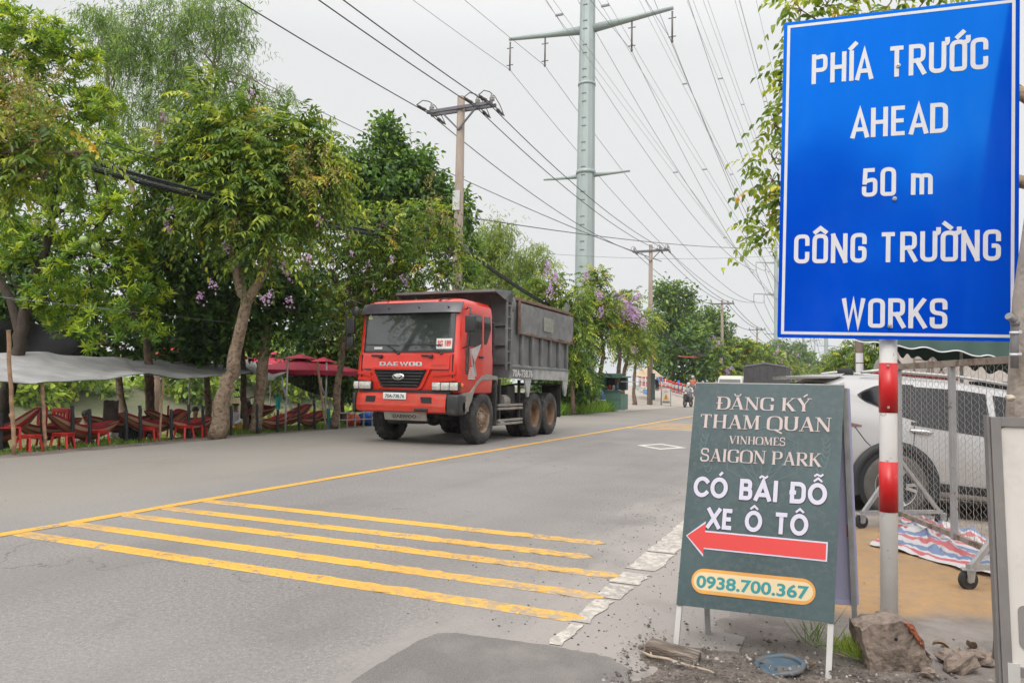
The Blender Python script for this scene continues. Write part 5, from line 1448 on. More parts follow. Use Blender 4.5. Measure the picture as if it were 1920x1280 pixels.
# crepe myrtles beside and behind the truck
d = gdepth(630, 801)
tree('crepe_myrtle', 'bushy crepe myrtle with thin bent trunk by the red parasols',
     pb([(650, 440, 40), (715, 425, 44), (795, 425, 44), (845, 470, 34), (700, 490, 56), (785, 495, 56), (835, 530, 32), (625, 510, 46), (690, 570, 48), (630, 590, 42), (755, 555, 44), (585, 545, 36), (575, 470, 38), (820, 410, 26), (690, 612, 30), (610, 410, 28)], d), 'frond', LM['myrtle'], 95,
     [ptk([(626, 802), (632, 770), (631, 742), (637, 700), (645, 640), (665, 560)], d, [8, 7, 7.5, 6, 5, 4])], BARK_PALE, seed=26, leaf=.17, wid=.058, K=6, ln=.6, base=.42, yellow=.06,
     flower_px=[atD(x, y, d - 1.2) for x, y in ((755, 528), (762, 535), (735, 492), (690, 500), (640, 350), (600, 410), (570, 490), (655, 355), (520, 560), (660, 480), (700, 545), (610, 470))], seed_px=[atD(x, y, d - 1.0) for x, y in ((800, 355), (795, 372), (805, 390), (830, 425), (842, 432), (820, 420), (690, 430), (735, 450), (640, 380), (620, 360), (650, 400))], sd_kw=dict(ln=.5, K=40, s=.030), fl_kw=dict(ln=.18, K=22, s=.05))
def leafy(label, blobs, trunk, d, seed, bark=BARK, mat='dense', dens=70, name='broadleaf_tree', **k):
    kw = dict(leaf=.20, wid=.095, K=11, rad=.36, base=.33, spread=.2, yellow=.02); kw.update(k)
    return tree(name, label, pb(blobs, d), 'clump', LM[mat], dens, [ptk(trunk[0], d, trunk[1])], bark, seed=seed, **kw)
leafy('shady tree with straight dark trunk among the hammocks', [(285, 490, 52), (330, 550, 52), (270, 590, 40), (360, 480, 46), (300, 420, 40)], ([(286, 822), (281, 760), (279, 705), (276, 640), (290, 560)], [9, 8, 7.5, 7, 5]), 17.8, 31)
leafy('slim tree with two pale stems behind the white shirted person', [(215, 600, 40), (170, 640, 36), (235, 650, 34), (110, 645, 34), (40, 650, 36)], ([(234, 830), (230, 760), (222, 700), (216, 640)], [7, 6.5, 6, 5]), 18.6, 32, BARK_PALE)
leafy('tree with broad pale trunk between hammocks and red parasols', [(500, 545, 56), (430, 585, 46), (560, 595, 44), (500, 615, 32), (560, 540, 42), (430, 500, 44)], ([(476, 810), (484, 760), (491, 705), (497, 640), (505, 560)], [12, 10.5, 10, 9, 6]), 18.3, 33, BARK_PALE)
leafy('tree with thin brown trunk just right of the leaning myrtle', [(455, 640, 36), (400, 640, 38), (370, 600, 40), (420, 560, 44), (385, 530, 44)], ([(462, 812), (458, 760), (456, 700), (455, 640)], [6, 5.5, 5, 4.5]), 19.2, 34)
leafy('tree with twin grey trunks behind the person in black', [(390, 650, 34), (340, 655, 34), (300, 660, 32), (360, 560, 48)], ([(393, 818), (391, 770), (388, 710), (380, 660)], [6, 6, 5, 4.5]), 19.8, 35, BARK_PALE)
leafy('dark tree filling the gap behind the red parasols', [(600, 560, 50), (640, 620, 46), (560, 650, 40), (690, 650, 42), (650, 700, 36), (700, 560, 46), (600, 690, 30)], ([(640, 800), (642, 720), (640, 650)], [6, 5, 4]), 24, 36, BARK_DARK)
leafy('dark spreading tree in the deep shade at far left', [(40, 520, 60), (-30, 600, 66), (100, 620, 46), (150, 560, 50), (10, 440, 50), (90, 470, 46)], ([(-20, 860), (0, 780), (30, 690), (60, 600)], [10, 9, 8, 6]), 19, 37, BARK_DARK)
# bamboo clump
d = 36
tree('bamboo_clump', 'feathery olive green bamboo clump behind the tipper body',
     pb([(915, 445, 30), (950, 490, 40), (1000, 480, 26), (1028, 492, 14), (915, 530, 46), (885, 480, 26), (975, 545, 42), (890, 590, 34), (945, 430, 22), (1020, 530, 20), (930, 580, 36), (1000, 570, 30)], d), 'hang', LM['bamboo'], 75,
     [ptk([(925, 770), (922, 640), (920, 520), (915, 440)], d, [3, 2.5, 2, 1.2]), ptk([(935, 770), (950, 640), (985, 520), (1020, 480)], d, [3, 2.5, 2, 1]), ptk([(918, 770), (905, 640), (890, 540)], d, [3, 2.5, 1.5])],
     pm('bamboo_culm', (.22, .24, .08), .6, var=.2), seed=41, limbs=False, leaf=.26, wid=.034, K=12, ln=.9, base=.45, lo=.2)
# flowering row beyond the truck
def myrtle(label, blobs, trunk, d, seed, flowers=None, **k):
    kw = dict(leaf=.20, wid=.075, K=6, ln=.6, base=.46, yellow=.07, dens=90); kw.update(k); dn = kw.pop('dens')
    fp = None if flowers is None else [atD(x, y, d - 1.5) + RNG.normal(size=3) * .12 for x, y in flowers]
    return tree('crepe_myrtle', label, pb(blobs, d), 'frond', LM['myrtle'], dn, [ptk(t[0], d, t[1]) for t in trunk], BARK, seed=seed, flower_px=fp, fl_kw=dict(ln=.42, K=70, s=.085), group='crepe myrtles along the road', **kw)
d = 33
myrtle('crepe myrtle partly hidden behind the tipper tailgate', [(1010, 555, 30), (1045, 590, 34), (1085, 560, 26), (1075, 640, 32), (1055, 680, 28), (1000, 600, 30), (1040, 540, 22), (1090, 690, 22)], [([(1075, 775), (1072, 700), (1065, 620)], [4, 3.5, 2.5])], 31.5, 42, [(1035, 520), (1048, 530), (1030, 545)], base=.42, yellow=.10)
d = gdepth(1112, 772)
myrtle('crepe myrtle with S-bent trunk leaning over the green kiosk', [(1105, 545, 28), (1130, 575, 32), (1100, 600, 32), (1120, 520, 18), (1140, 620, 24), (1095, 650, 26), (1085, 590, 26)], [([(1108, 768), (1115, 730), (1126, 697), (1132, 665), (1128, 630)], [5, 4.5, 4, 3.5, 2.5])], d, 43, [(1100, 532), (1125, 560), (1130, 592)], base=.45)
d = gdepth(1147, 770)
myrtle('pink flowering crepe myrtle with dark slanting trunk by the kiosk', [(1150, 590, 26), (1168, 570, 26), (1160, 625, 24), (1185, 600, 24)], [([(1146, 771), (1155, 735), (1160, 695), (1163, 655)], [5.5, 4.5, 4, 3])], d, 44, [(1165, 565), (1172, 575), (1180, 570), (1150, 590), (1160, 580), (1186, 580), (1192, 600), (1176, 592), (1200, 605), (1168, 600), (1148, 598), (1185, 566), (1195, 590), (1158, 570), (1178, 610)], yellow=.10)
d = gdepth(1168, 767)
myrtle('crepe myrtle with straight dark trunk right beside the slanting one', [(1185, 630, 22), (1175, 655, 20), (1200, 640, 18), (1205, 600, 20)], [([(1167, 768), (1168, 725), (1172, 690), (1180, 660)], [4.5, 4, 3.5, 2.5])], d, 45, [(1195, 660), (1205, 608), (1198, 598)])
d = gdepth(1190, 762)
myrtle('small crepe myrtle with swollen trunk base left of the second pole', [(1196, 640, 18), (1212, 620, 18), (1215, 655, 14), (1190, 668, 14), (1225, 600, 16)], [([(1190, 762), (1188, 735), (1189, 710), (1193, 680)], [5, 3, 3, 2.5])], d, 46)
# big dark trees beyond the plaza
def big(label, blobs, trunk, d, seed, mat='far', **k):
    kw = dict(leaf=.42, wid=.22, K=10, rad=.8, base=.40, spread=.2, yellow=.02); kw.update(k)
    dn = kw.pop('dens', 16)
    return tree('broadleaf_tree', label, pb(blobs, d), 'clump', LM[mat], dn, [ptk(trunk[0], d, trunk[1])] if trunk else [], BARK, seed=seed, group='big trees beyond the plaza', root_at=None, **kw)
big('tall dark tree directly right of the second power pole', [(1255, 560, 28), (1278, 548, 18), (1245, 600, 32), (1285, 590, 26), (1235, 640, 24), (1265, 640, 30), (1295, 560, 12), (1240, 680, 24)], ([(1262, 716), (1258, 680), (1260, 630)], [4, 3, 2.5]), 78, 51)
big('dark tree with bare pinkish leaning trunk above the bollards', [(1300, 635, 26), (1270, 660, 26), (1310, 670, 24), (1290, 690, 22), (1250, 690, 20), (1320, 700, 20), (1278, 712, 18)], ([(1254, 718), (1262, 695), (1270, 670), (1275, 655)], [3, 2.6, 2, 1.5]), 70, 52, base=.28)
big('rounded green tree left of the third power pole', [(1330, 600, 22), (1345, 620, 22), (1320, 630, 22), (1300, 610, 18), (1335, 650, 24), (1352, 595, 10)], ([(1335, 720), (1335, 660)], [3, 2]), 88, 53)
for i, (x, y0, w_) in enumerate(((1371, 604, 9), (1357, 606, 7))):
    big(('narrow pointed columnar tree at the third power pole', 'shorter pointed columnar tree just behind the third pole')[i], [(x, y0 + 8 + 14 * k, w_ * (.5 + .18 * k)) for k in range(5)], ([(x, 722), (x, 640)], [2, 1]), 86 + i, 54 + i, dens=40, leaf=.3, wid=.14, rad=.4)
myrtle('pink flowering crepe myrtle in front of the third power pole', [(1335, 650, 16), (1325, 672, 18), (1350, 668, 16), (1340, 695, 18), (1362, 690, 14), (1318, 700, 14)], [([(1340, 724), (1338, 690)], [2, 1.5])], 72, 56, [(1330, 642), (1340, 638), (1346, 645), (1322, 650), (1335, 650), (1360, 700), (1370, 690), (1366, 702), (1325, 700), (1345, 690), (1352, 680), (1318, 660)], leaf=.3, wid=.12, dens=40)
for i, (x, y, d, lb, fl) in enumerate(((1388, 668, 80, 'bright green myrtle above the cream van', 0), (1415, 668, 92, 'dark green myrtle behind the cream van', 3), (1440, 672, 104, 'myrtle with a pink bloom above the canvas truck', 8), (1462, 676, 118, 'yellowish myrtle behind the canvas truck roof', 3), (1480, 682, 135, 'pale pink myrtle at the canvas truck corner', 8), (1496, 690, 150, 'dark myrtle right of the canvas truck', 4), (1512, 694, 175, 'small far myrtle left of the red lorry', 4), (1526, 698, 210, 'far green myrtle behind the red lorry', 0), (1540, 703, 250, 'farthest myrtle in the row, at the vanishing road', 0))):
    r = 3.0 * FPX / d
    myrtle(lb, [(x, y, r * .55), (x - r * .45, y + r * .4, r * .5), (x + r * .45, y + r * .45, r * .5), (x, y + r * .9, r * .55), (x - r * .2, y - r * .3, r * .35)], [([(x, y + r * 1.9), (x, y + r * .6)], [.12 * FPX / d, .09 * FPX / d])], d, 60 + i, [(x + random.uniform(-.7, .7) * r, y + random.uniform(-.7, .2) * r) for _ in range(fl)] if fl else None, leaf=.36, wid=.16, dens=26, base=.48)
for i, (x, y, r, d, lb) in enumerate(((1462, 655, 14, 190, 'far dark tree right of the fourth power pole'), (1490, 660, 18, 210, 'far dark tree on the skyline below the blue sign'), (1510, 672, 14, 240, 'far small tree below the blue sign corner'), (1448, 660, 10, 180, 'far low tree at the fourth power pole'), (1405, 655, 12, 150, 'far round tree between third and fourth power poles'))):
    big(lb, [(x, y, r), (x - r * .8, y + r, r * .9), (x + r * .8, y + r, r * .9), (x, y + r * 1.7, r)], ([(x, y + r * 3.6), (x, y + r)], [2, 1]), d, 80 + i, dens=7, leaf=.9, wid=.5, rad=1.3, K=9)
# trees on the right of the road
for i, (x, y, r, d, lb) in enumerate(((1600, 668, 26, 42, 'tree behind the car roof beside the concrete pole'), (1640, 660, 26, 40, 'tree behind the round sign back'), (1562, 682, 18, 62, 'low roadside tree below the blue sign'), (1700, 655, 24, 44, 'tree beside the green awning'))):
    tree('roadside_tree', lb, pb([(x, y, r), (x - r * .8, y + r * .5, r * .8), (x + r * .8, y + r * .4, r * .8), (x - r * .3, y + r * 1.1, r * .8), (x + r * .5, y + r * 1.2, r * .8), (x, y - r * .6, r * .7)], d), 'frond', LM['myrtle'], 55, [ptk([(x + 4, 728 + 1250 / d * 1.38 - 0), (x + 2, y + r * .6)], d, [4, 2.5])], BARK_PALE, seed=90 + i, leaf=.26, wid=.08, K=7, ln=.7, base=.46, yellow=.05)
# tree behind the blue sign, its trunk out of the frame on the right
d = 7.2
tr_base = np.array([3.35, 7.4, -.1])
tree('overhanging_tree', 'leafy tree reaching out from behind the blue sign',
     pb([(1440, 425, 22), (1455, 380, 26), (1452, 300, 26), (1455, 235, 26), (1475, 200, 30), (1448, 340, 18), (1500, 18, 24), (1550, 8, 30), (1610, 0, 30), (1680, -15, 34), (1760, -30, 36), (1520, 120, 50), (1600, 100, 60), (1560, 250, 70), (1520, 350, 50), (1700, 150, 80), (1428, 445, 12)], d), 'frond', LM['myrtle'], 260,
     [([tr_base, tr_base + np.array([-.05, .1, 1.6]), tr_base + np.array([-.4, .2, 2.6])], [.13, .11, .09]), ([tr_base + np.array([-.4, .2, 2.6]), atD(1800, 100, d), atD(1600, 120, d)], [.07, .05, .03]), ([tr_base + np.array([-.4, .2, 2.6]), atD(1750, 300, d), atD(1540, 330, d)], [.07, .05, .03])],
     BARK_PALE, seed=95, leaf=.105, wid=.05, K=5, ln=.34, base=.55, yellow=.05, spread=.14, limb_r=.02, twig=.008)
# far bank of the river: one mass of bushes and canopy
rg = np.random.default_rng(5); lv = Leaves(); bl = []
for k in range(150):
    y = rg.uniform(8, 110); x = -46 - rg.random() * 8
    r = rg.uniform(1.0, 2.2); bl.append((np.array([x, y, rg.uniform(-.3, 4.2) * (1 if x > -49 else 1.3)]), r))
P, O = shell_points(bl, lambda r: 26 * r * r, rg, lo=.6)
st_clump(lv, P, O, rg, leaf=.5, wid=.28, K=7, rad=.8, base=.52, spread=.24, yellow=.06)
tag(lv.build('far_bank_bushes', LM['bank']), kind='stuff')
bl = []
for k in range(55):
    bl.append((np.array([rg.uniform(-21.5, -17.5), rg.uniform(9, 34), 0]), rg.uniform(.35, .8)))
    bl[-1][0][2] = float(zground(bl[-1][0][0], bl[-1][0][1])) + bl[-1][1] * .5
lv = Leaves(); P, O = shell_points(bl, lambda r: 60 * r * r, rg, lo=.4)
st_clump(lv, P, O, rg, leaf=.22, wid=.13, K=9, rad=.3, base=.55, spread=.22, yellow=.04)
tag(lv.build('river_bank_undergrowth', LM['bank']), kind='stuff')
# scrub behind the truck and beside the kiosk
bl = [(atD(x, y, 33 + random.uniform(0, 4)), random.uniform(.6, 1.2)) for x, y in ((1045, 730), (1070, 715), (1085, 735), (1060, 700), (1090, 710), (1030, 690), (700, 720), (680, 700), (1020, 740))]
lv = Leaves(); P, O = shell_points(bl, lambda r: 70 * r * r, rg, lo=.4)
st_clump(lv, P, O, rg, leaf=.26, wid=.13, K=9, rad=.4, base=.36, spread=.2)
tag(lv.build('roadside_scrub', LM['dense']), kind='stuff')
# trees behind the viewer, mirrored in the sign and the windscreen
bl = [(np.array([x, -15 + 2.5 * sin(x), z]), r) for x, z, r in ((-9, 3.2, 2.4), (-6, 5.0, 2.2), (-3, 3.0, 2.3), (0, 4.6, 2.6), (2, 6.0, 2.0), (4, 3.4, 2.6), (7, 5.2, 2.4), (10, 3.6, 2.6), (-12, 4.4, 2.6), (1, 2, 2), (6, 2, 2))]
lv = Leaves(); P, O = shell_points(bl, lambda r: 26 * r * r, rg, lo=.5)
st_clump(lv, P, O, rg, leaf=.5, wid=.26, K=8, rad=.8, base=.4, spread=.2)
tag(lv.build('wood_behind_viewer', LM['far']), kind='stuff')
# grass: tall clump by the truck, short verge, tufts at the board
def grass(name, pts, h, w, mat=LM['grass'], lean=.35, base=.45, seed=1, kind='stuff', label=None, cat=None, group=None):
    rg = np.random.default_rng(seed); n = len(pts); lv = Leaves()
    d = nrm(np.array([0, 0, 1.0]) + rg.normal(size=(n, 3)) * lean); d[:, 2] = np.abs(d[:, 2])
    lv.put(*leaf_arrays(np.asarray(pts), d, nrm(rg.normal(size=(n, 3)) * np.array([1, 1, .2])), h * rg.uniform(.5, 1.25, n), w, np.clip(base + rg.normal(size=n) * .2, 0, 1), .03))
    o = lv.build(name, mat)
    return tag(o, label, cat, group, kind)
rg = np.random.default_rng(8)
n = 5200; y = rg.uniform(26.5, 37.2, n); x = lerp_tab(y, ROADL) - .15 - rg.random(n) ** 1.2 * 2.0
grass('tall_grass', np.stack([x, y, np.full(n, -.06)], 1), .62, .030, seed=2, base=.62)
n = 9000; y = rg.uniform(4, 23, n); x = lerp_tab(y, ROADL) - .98 - rg.random(n) ** 1.3 * 1.2
keep = fbm(x, y, 1.1, 3) > .40; x, y = x[keep], y[keep]
grass('verge_grass', np.stack([x, y, np.full(len(x), -.06)], 1), .11, .018, seed=3, lean=.7, base=.50)
n = 300; c0 = gp(1606, 1240); a = rg.random(n) * 2 * pi; r = rg.random(n) ** .7 * .10
grass('grass_tuft', np.stack([c0[0] + np.cos(a) * r, c0[1] + np.sin(a) * r * .6, np.full(n, .03)], 1), .10, .0042, seed=4, base=.80, lean=.55, kind=None, label='bright green grass tuft between the board leg and the broken concrete block', cat='grass tuft')
n = 34; c0 = gp(1535, 1225); a = rg.random(n) * 2 * pi; r = rg.random(n) ** .7 * .07
grass('weed_tuft', np.stack([c0[0] + np.cos(a) * r, c0[1] + np.sin(a) * r * .6, np.full(n, .03)], 1), .20, .004, seed=6, base=.5, lean=.5, kind=None, label='sparse dry weed stems under the advertising board', cat='weed')
# ------------------------------------------------------------------ hammock garden on the left
M_TARPG = pm('grey_tarpaulin', (.27, .262, .262), .6, var=.14, scale=2, stain=(.40, .39, .385), stain_at=(.5, .7), sscale=1.6, bump=.25, bscale=5, stretch=(.5, 1.5, 1))
M_BAMB = pm('bamboo_pole', (.36, .22, .13), .7, var=.2, scale=7, stain=(.20, .13, .08), stain_at=(.55, .7), sscale=6)
M_POST = pm('black_post', (.022, .024, .028), .6, var=.3, scale=6, stain=(.07, .065, .06), stain_at=(.6, .75), sscale=5)
M_PLRED = pm('red_plastic', (.50, .018, .014), .4, var=.12, scale=5)
M_PARA = pm('crimson_canvas', (.36, .012, .040), .75, var=.12, scale=3)
M_POLEW = pm('white_metal_pole', (.46, .46, .46), .4, .2, var=.1)
M_SKIN = pm('skin', (.30, .17, .11), .6, var=.06)
M_HAIR = pm('black_hair', (.012, .010, .009), .5, var=.2)
def cloth(name, fn, nu, nv, mat, root=None, thick=.012, world=True):
    mb = MB(); mb.sheet(fn, nu, nv)
    mb.sheet(lambda u, v: np.asarray(fn(1 - u, v)) - np.array([0, 0, thick]), nu, nv)
    return mb.build(name, mat, root, world=world)
def edge_curve(pts, X):
    P = [atX(p[0], p[1], X) for p in pts]; t = np.linspace(0, 1, len(P))
    return lambda u: np.array([np.interp(u, t, [q[k] for q in P]) for k in range(3)])
def tarp(label, front, rear, Xf, Xr, seed, sag=.12, nu=46, nv=18):
    f, r = edge_curve(front, Xf), edge_curve(rear, Xr)
    def fn(u, v):
        p = f(u) * (1 - v) + r(u) * v
        w = sin((u * 13 + v * 3.0 + seed)) * .5 + sin(u * 29 - v * 5 + seed * 2) * .3
        p[2] += -sag * 4 * v * (1 - v) * (.6 + .4 * sin(u * 6 + seed)) + .028 * w * (1 - .4 * v) + .05 * (fbm(u * 7 + seed, v * 5, 1, 3) - .45)
        p[0] += .05 * sin(u * 21 + seed)
        return p
    o = cloth('tarpaulin', fn, nu, nv, M_TARPG)
    return tag(o, label, 'tarp', 'grey tarps over the hammocks')
tarp('wide pale grey tarp at far left with its corner tied by the bamboo pole', [(-120, 712), (0, 714), (60, 716), (110, 715), (180, 712), (230, 706), (279, 697)], [(-130, 664), (-20, 663), (72, 660), (120, 664), (175, 668), (215, 671), (240, 676)], -12.75, -15.9, 1)
tarp('middle grey tarp sagging left of the leaning myrtle trunk', [(276, 699), (310, 703), (345, 709), (385, 707), (420, 703), (455, 700), (480, 696)], [(185, 668), (240, 671), (300, 674), (350, 677), (400, 676), (440, 673), (462, 674)], -13.0, -16.2, 2, .10)
tarp('torn drooping grey tarp end right of the leaning myrtle trunk', [(470, 694), (484, 700), (497, 714), (512, 712), (530, 700), (546, 690)], [(452, 672), (465, 674), (480, 678), (505, 682), (525, 686), (540, 687)], -13.3, -15.2, 3, .05, 24, 10)
# black shade net behind
m, t, b, out = nodes_of('shade_net')
b.inputs["Base Color"].default_value = (.020, .020, .022, 1); b.inputs["Roughness"].default_value = .9
tr = t.nodes.new("ShaderNodeBsdfTransparent"); mx = t.nodes.new("ShaderNodeMixShader"); mx.inputs[0].default_value = .84
t.links.new(tr.outputs[0], mx.inputs[1]); t.links.new(b.outputs[0], mx.inputs[2]); t.links.new(mx.outputs[0], t.nodes["Material Output"].inputs[0])
M_NET = m
def net(label, topc, botc, Xt, Xb):
    f, r = edge_curve(topc, Xt), edge_curve(botc, Xb)
    o = cloth('shade_net', lambda u, v: f(u) * (1 - v) + r(u) * v + np.array([.12 * sin(u * 9 + v * 4), 0, .03 * sin(u * 17)]), 30, 10, M_NET)
    tag(o, label, 'shade net')
net('black shade net stretched between trees above the grey tarps', [(-60, 598), (0, 603), (30, 606), (58, 603), (85, 612), (115, 620), (150, 642), (190, 664), (236, 678)], [(-60, 690), (0, 690), (30, 690), (60, 690), (90, 690), (130, 690), (160, 690), (200, 690), (238, 690)], -17.2, -17.0)
net('dark awning sheet hanging in the shade behind the red parasols', [(530, 705), (560, 700), (600, 698), (640, 700), (680, 702), (720, 705)], [(540, 716), (560, 724), (600, 742), (640, 752), (680, 756), (720, 758)], -15.6, -15.9)
# bamboo and black posts
def post_at(name, px, pyb, pyt, X, r, mat, label, cat, group=None, tip=None, seed=0, knots=False):
    b_ = atX(px, pyb, X); t_ = atX(tip if tip else px, pyt, X)
    b_[2] = min(b_[2], float(zground(b_[0], b_[1]))) - .06
    mb = MB(); n = 9
    pts = [b_ + (t_ - b_) * k / n + RNG.normal(size=3) * .006 for k in range(n + 1)]
    if knots:
        q = []; rr_ = []
        for k in range(n):
            q += [pts[k] * .97 + pts[k + 1] * .03, pts[k] * .08 + pts[k + 1] * .92, pts[k] * .03 + pts[k + 1] * .97]; rr_ += [r * 1.0, r * .97, r * 1.12]
        mb.tube(q, rr_, 10)
    else: mb.tube(pts, r, 10)
    root = empty(name, b_)
    o = mb.build(name, mat); 
    for v in o.data.vertices: v.co = v.co - Vector(b_)
    bpy.data.objects.remove(root); o.location = Vector(b_)
    return tag(o, label, cat, group)
post_at('bamboo_pole', 27, 851, 619, -12.55, .032, M_BAMB, 'tall bare bamboo pole at the far left holding the tarp corner', 'pole', tip=15.5, knots=True)
post_at('bamboo_pole', 85, 843, 716, -12.85, .030, M_BAMB, 'bamboo pole under the wide grey tarp next to a black post', 'pole', tip=79, knots=True)
post_at('bamboo_pole', 300, 827, 705, -13.1, .022, M_BAMB, 'thin bamboo pole under the seam between two grey tarps', 'pole', tip=305, knots=True)
post_at('bamboo_pole', 612, 801, 676, -12.7, .030, M_BAMB, 'slanting bamboo pole in front of the red parasols', 'pole', tip=594, knots=True)
wh = {2: 'at the left edge of the photo', 80: 'behind the bamboo pole under the wide tarp', 137: 'behind the two red stools', 169: 'at the shoulder of the white shirted person', 237: 'against the pale twin stem tree', 264: 'above the lone red stool', 322: 'left of the person in black', 355: 'at the left arm of the person in black', 382: 'at the right arm of the person in black', 434: 'just right of the leaning myrtle trunk', 420: 'touching the leaning myrtle trunk base', 483: 'against the broad pale trunk', 521: 'with a teal cloth draped on top', 561: 'between the white parasol poles', 590: 'left of the slanting bamboo pole'}
for px, yt, yb in ((2, 772, 852), (80, 763, 842), (137, 761, 836), (169, 766, 838), (237, 768, 832), (264, 760, 832), (322, 767, 825), (355, 758, 822), (382, 761, 819), (434, 760, 815), (420, 768, 816), (483, 757, 811), (521, 767, 805), (561, 755, 804), (590, 750, 802)):
    post_at('hammock_post', px, yb, yt, -13.15, .034, M_POST, 'black hammock post ' + wh[px], 'post', 'black hammock posts', tip=px - 1)
# hammocks, striped along their length
m, t, b, out = nodes_of('striped_hammock_cloth')
at = t.nodes.new("ShaderNodeAttribute"); at.attribute_name = "tone"
r = t.nodes.new("ShaderNodeValToRGB"); r.color_ramp.interpolation = 'CONSTANT'
cols = [(.36, .030, .035), (.06, .04, .03), (.48, .09, .06), (.26, .18, .07), (.40, .028, .040), (.09, .10, .07), (.55, .40, .26), (.36, .03, .04), (.07, .05, .05), (.46, .10, .07), (.24, .19, .08), (.34, .03, .04), (.46, .32, .18), (.28, .03, .045)]
el = r.color_ramp.elements; el[0].color = cols[0] + (1,); el[1].position = 1 / 14; el[1].color = cols[1] + (1,)
for k in range(2, 14): q = el.new(k / 14); q.color = cols[k] + (1,)
t.links.new(at.outputs["Fac"], r.inputs[0]); t.links.new(r.outputs[0], b.inputs["Base Color"]); b.inputs["Roughness"].default_value = .85
M_HAM = m
def hammock(label, p0, p1, sag, w=.75):
    p0, p1 = np.asarray(p0, float), np.asarray(p1, float)
    d = unit(p1 - p0); s = unit(np.cross(d, [0, 0, 1.])); n = 28; k = 14; V = []; T = []
    for i in range(n + 1):
        u = i / n; c = p0 + (p1 - p0) * u + np.array([0, 0, -4 * sag * u * (1 - u)])
        ww = w * (.06 + .94 * sin(pi * min(1, max(0, u))) ** .55) * .5
        for j in range(k + 1):
            v = 2 * j / k - 1
            V.append(c + s * ww * v * .75 + np.array([0, 0, ww * (.75 * v * v - .15) + .012 * sin(j * 2.3 + i * .4)])); T.append((j / k) * .99)
    F = [(i * (k + 1) + j, i * (k + 1) + j + 1, (i + 1) * (k + 1) + j + 1, (i + 1) * (k + 1) + j) for i in range(n) for j in range(k)]
    o = np_mesh('hammock', np.array(V) - p0, F, M_HAM, None, T, True); o.location = Vector(p0)
    tag(o, label, 'hammock', 'striped hammocks')
HM = [((76, 766), -13.4, (-70, 806), -13.7, .36, 'red striped hammock rising steeply to the bamboo pole at far left'),
 ((29, 797), -14.3, (154, 784), -14.3, .30, 'striped hammock hanging low behind the second bamboo pole'),
 ((89, 778), -13.4, (224, 789), -13.4, .36, 'long striped hammock slung in front of the white shirted person'),
 ((156, 783), -14.6, (285, 781), -14.6, .28, 'striped hammock running right from the white shirted person'),
 ((222, 776), -13.7, (330, 790), -13.7, .28, 'striped hammock above the lone red stool'),
 ((272, 772), -14.8, (345, 782), -14.8, .24, 'dull brown striped hammock behind the thin bamboo pole'),
 ((310, 790), -13.4, (400, 783), -13.4, .28, 'red striped hammock in front of the person in black'),
 ((322, 800), -14.0, (354, 772), -14.0, .06, 'bundled hammock pointing up to the post left of the person in black'),
 ((468, 776), -14.6, (516, 764), -14.6, .10, 'half folded hammock behind the broad pale trunk'),
 ((484, 789), -13.4, (546, 776), -13.4, .26, 'red striped hammock right of the broad pale trunk'),
 ((520, 789), -13.7, (583, 758), -13.7, .22, 'red striped hammock behind the first white parasol pole'),
 ((561, 788), -13.4, (608, 771), -13.4, .22, 'red striped hammock ending at the slanting bamboo pole')]
for a, xa_, b_, xb_, sg, lb in HM: hammock(lb, atX(*a, xa_), atX(*b_, xb_), sg)
M_NAVY = pm('navy_net', (.03, .05, .09), .9, var=.3)
o = MB(); p0, p1 = atX(566, 776, -15), atX(660, 772, -15)
o.sheet(lambda u, v: p0 + (p1 - p0) * u + np.array([(v - .5) * .5 * sin(pi * u), 0, -.55 * 4 * u * (1 - u) * .5 + .3 * (v - .5) ** 2]), 18, 6)
tag(o.build('hammock', M_NAVY), 'dark navy hammock behind the slanting bamboo pole', 'hammock', 'striped hammocks')
# plastic stools, chairs, tables
def gx(px, py, dz=0):
    """ground point under a pixel on the sloping garden"""
    p = gp(px, py, -.08)
    for _ in range(6): p = gp(px, py, float(zground(p[0], p[1])))
    return p
def make_stool():
    r = empty('plastic_stool'); mb = MB(); mb.box((-.14, -.14, .265), (.14, .14, .29), bev=.012); mb.box((-.13, -.13, .225), (.13, .13, .262), bev=.01); mb.build('seat', M_PLRED, r)
    for sx in (-1, 1):
        for sy in (-1, 1):
            mb = MB(); mb.bar((sx * .115, sy * .115, .24), (sx * .15, sy * .15, .0), .034); mb.build('leg', M_PLRED, r)
    return r
def make_chair():
    r = empty('plastic_chair'); mb = MB(); mb.box((-.21, -.20, .40), (.21, .20, .43), bev=.012); mb.build('seat', M_PLRED, r)
    mb = MB(); mb.box((-.20, .19, .70), (.20, .225, .80), bev=.015)
    for k in range(5): mb.box((-.19 + k * .085, .195, .43), (-.15 + k * .085, .222, .71))
    mb.box((-.225, .19, .42), (-.19, .23, .78), bev=.01); mb.box((.19, .19, .42), (.225, .23, .78), bev=.01); mb.build('backrest', M_PLRED, r)
    for sx in (-1, 1):
        for sy in (-1, 1):
            mb = MB(); mb.bar((sx * .19, sy * .18, .41), (sx * .22, sy * .21, .0), .036); mb.build('leg', M_PLRED, r)
    return r
def make_table():
    r = empty('plastic_table'); mb = MB(); mb.box((-.30, -.22, .44), (.30, .22, .47), bev=.01); mb.build('tabletop', pm('white_tabletop', (.5, .48, .47), .4), r)
    mb = MB(); mb.box((-.28, -.20, .38), (.28, .20, .438)); mb.build('apron', M_PLRED, r)
    for sx in (-1, 1):
        for sy in (-1, 1):
            mb = MB(); mb.bar((sx * .26, sy * .18, .40), (sx * .28, sy * .20, .0), .035); mb.build('leg', M_PLRED, r)
    return r
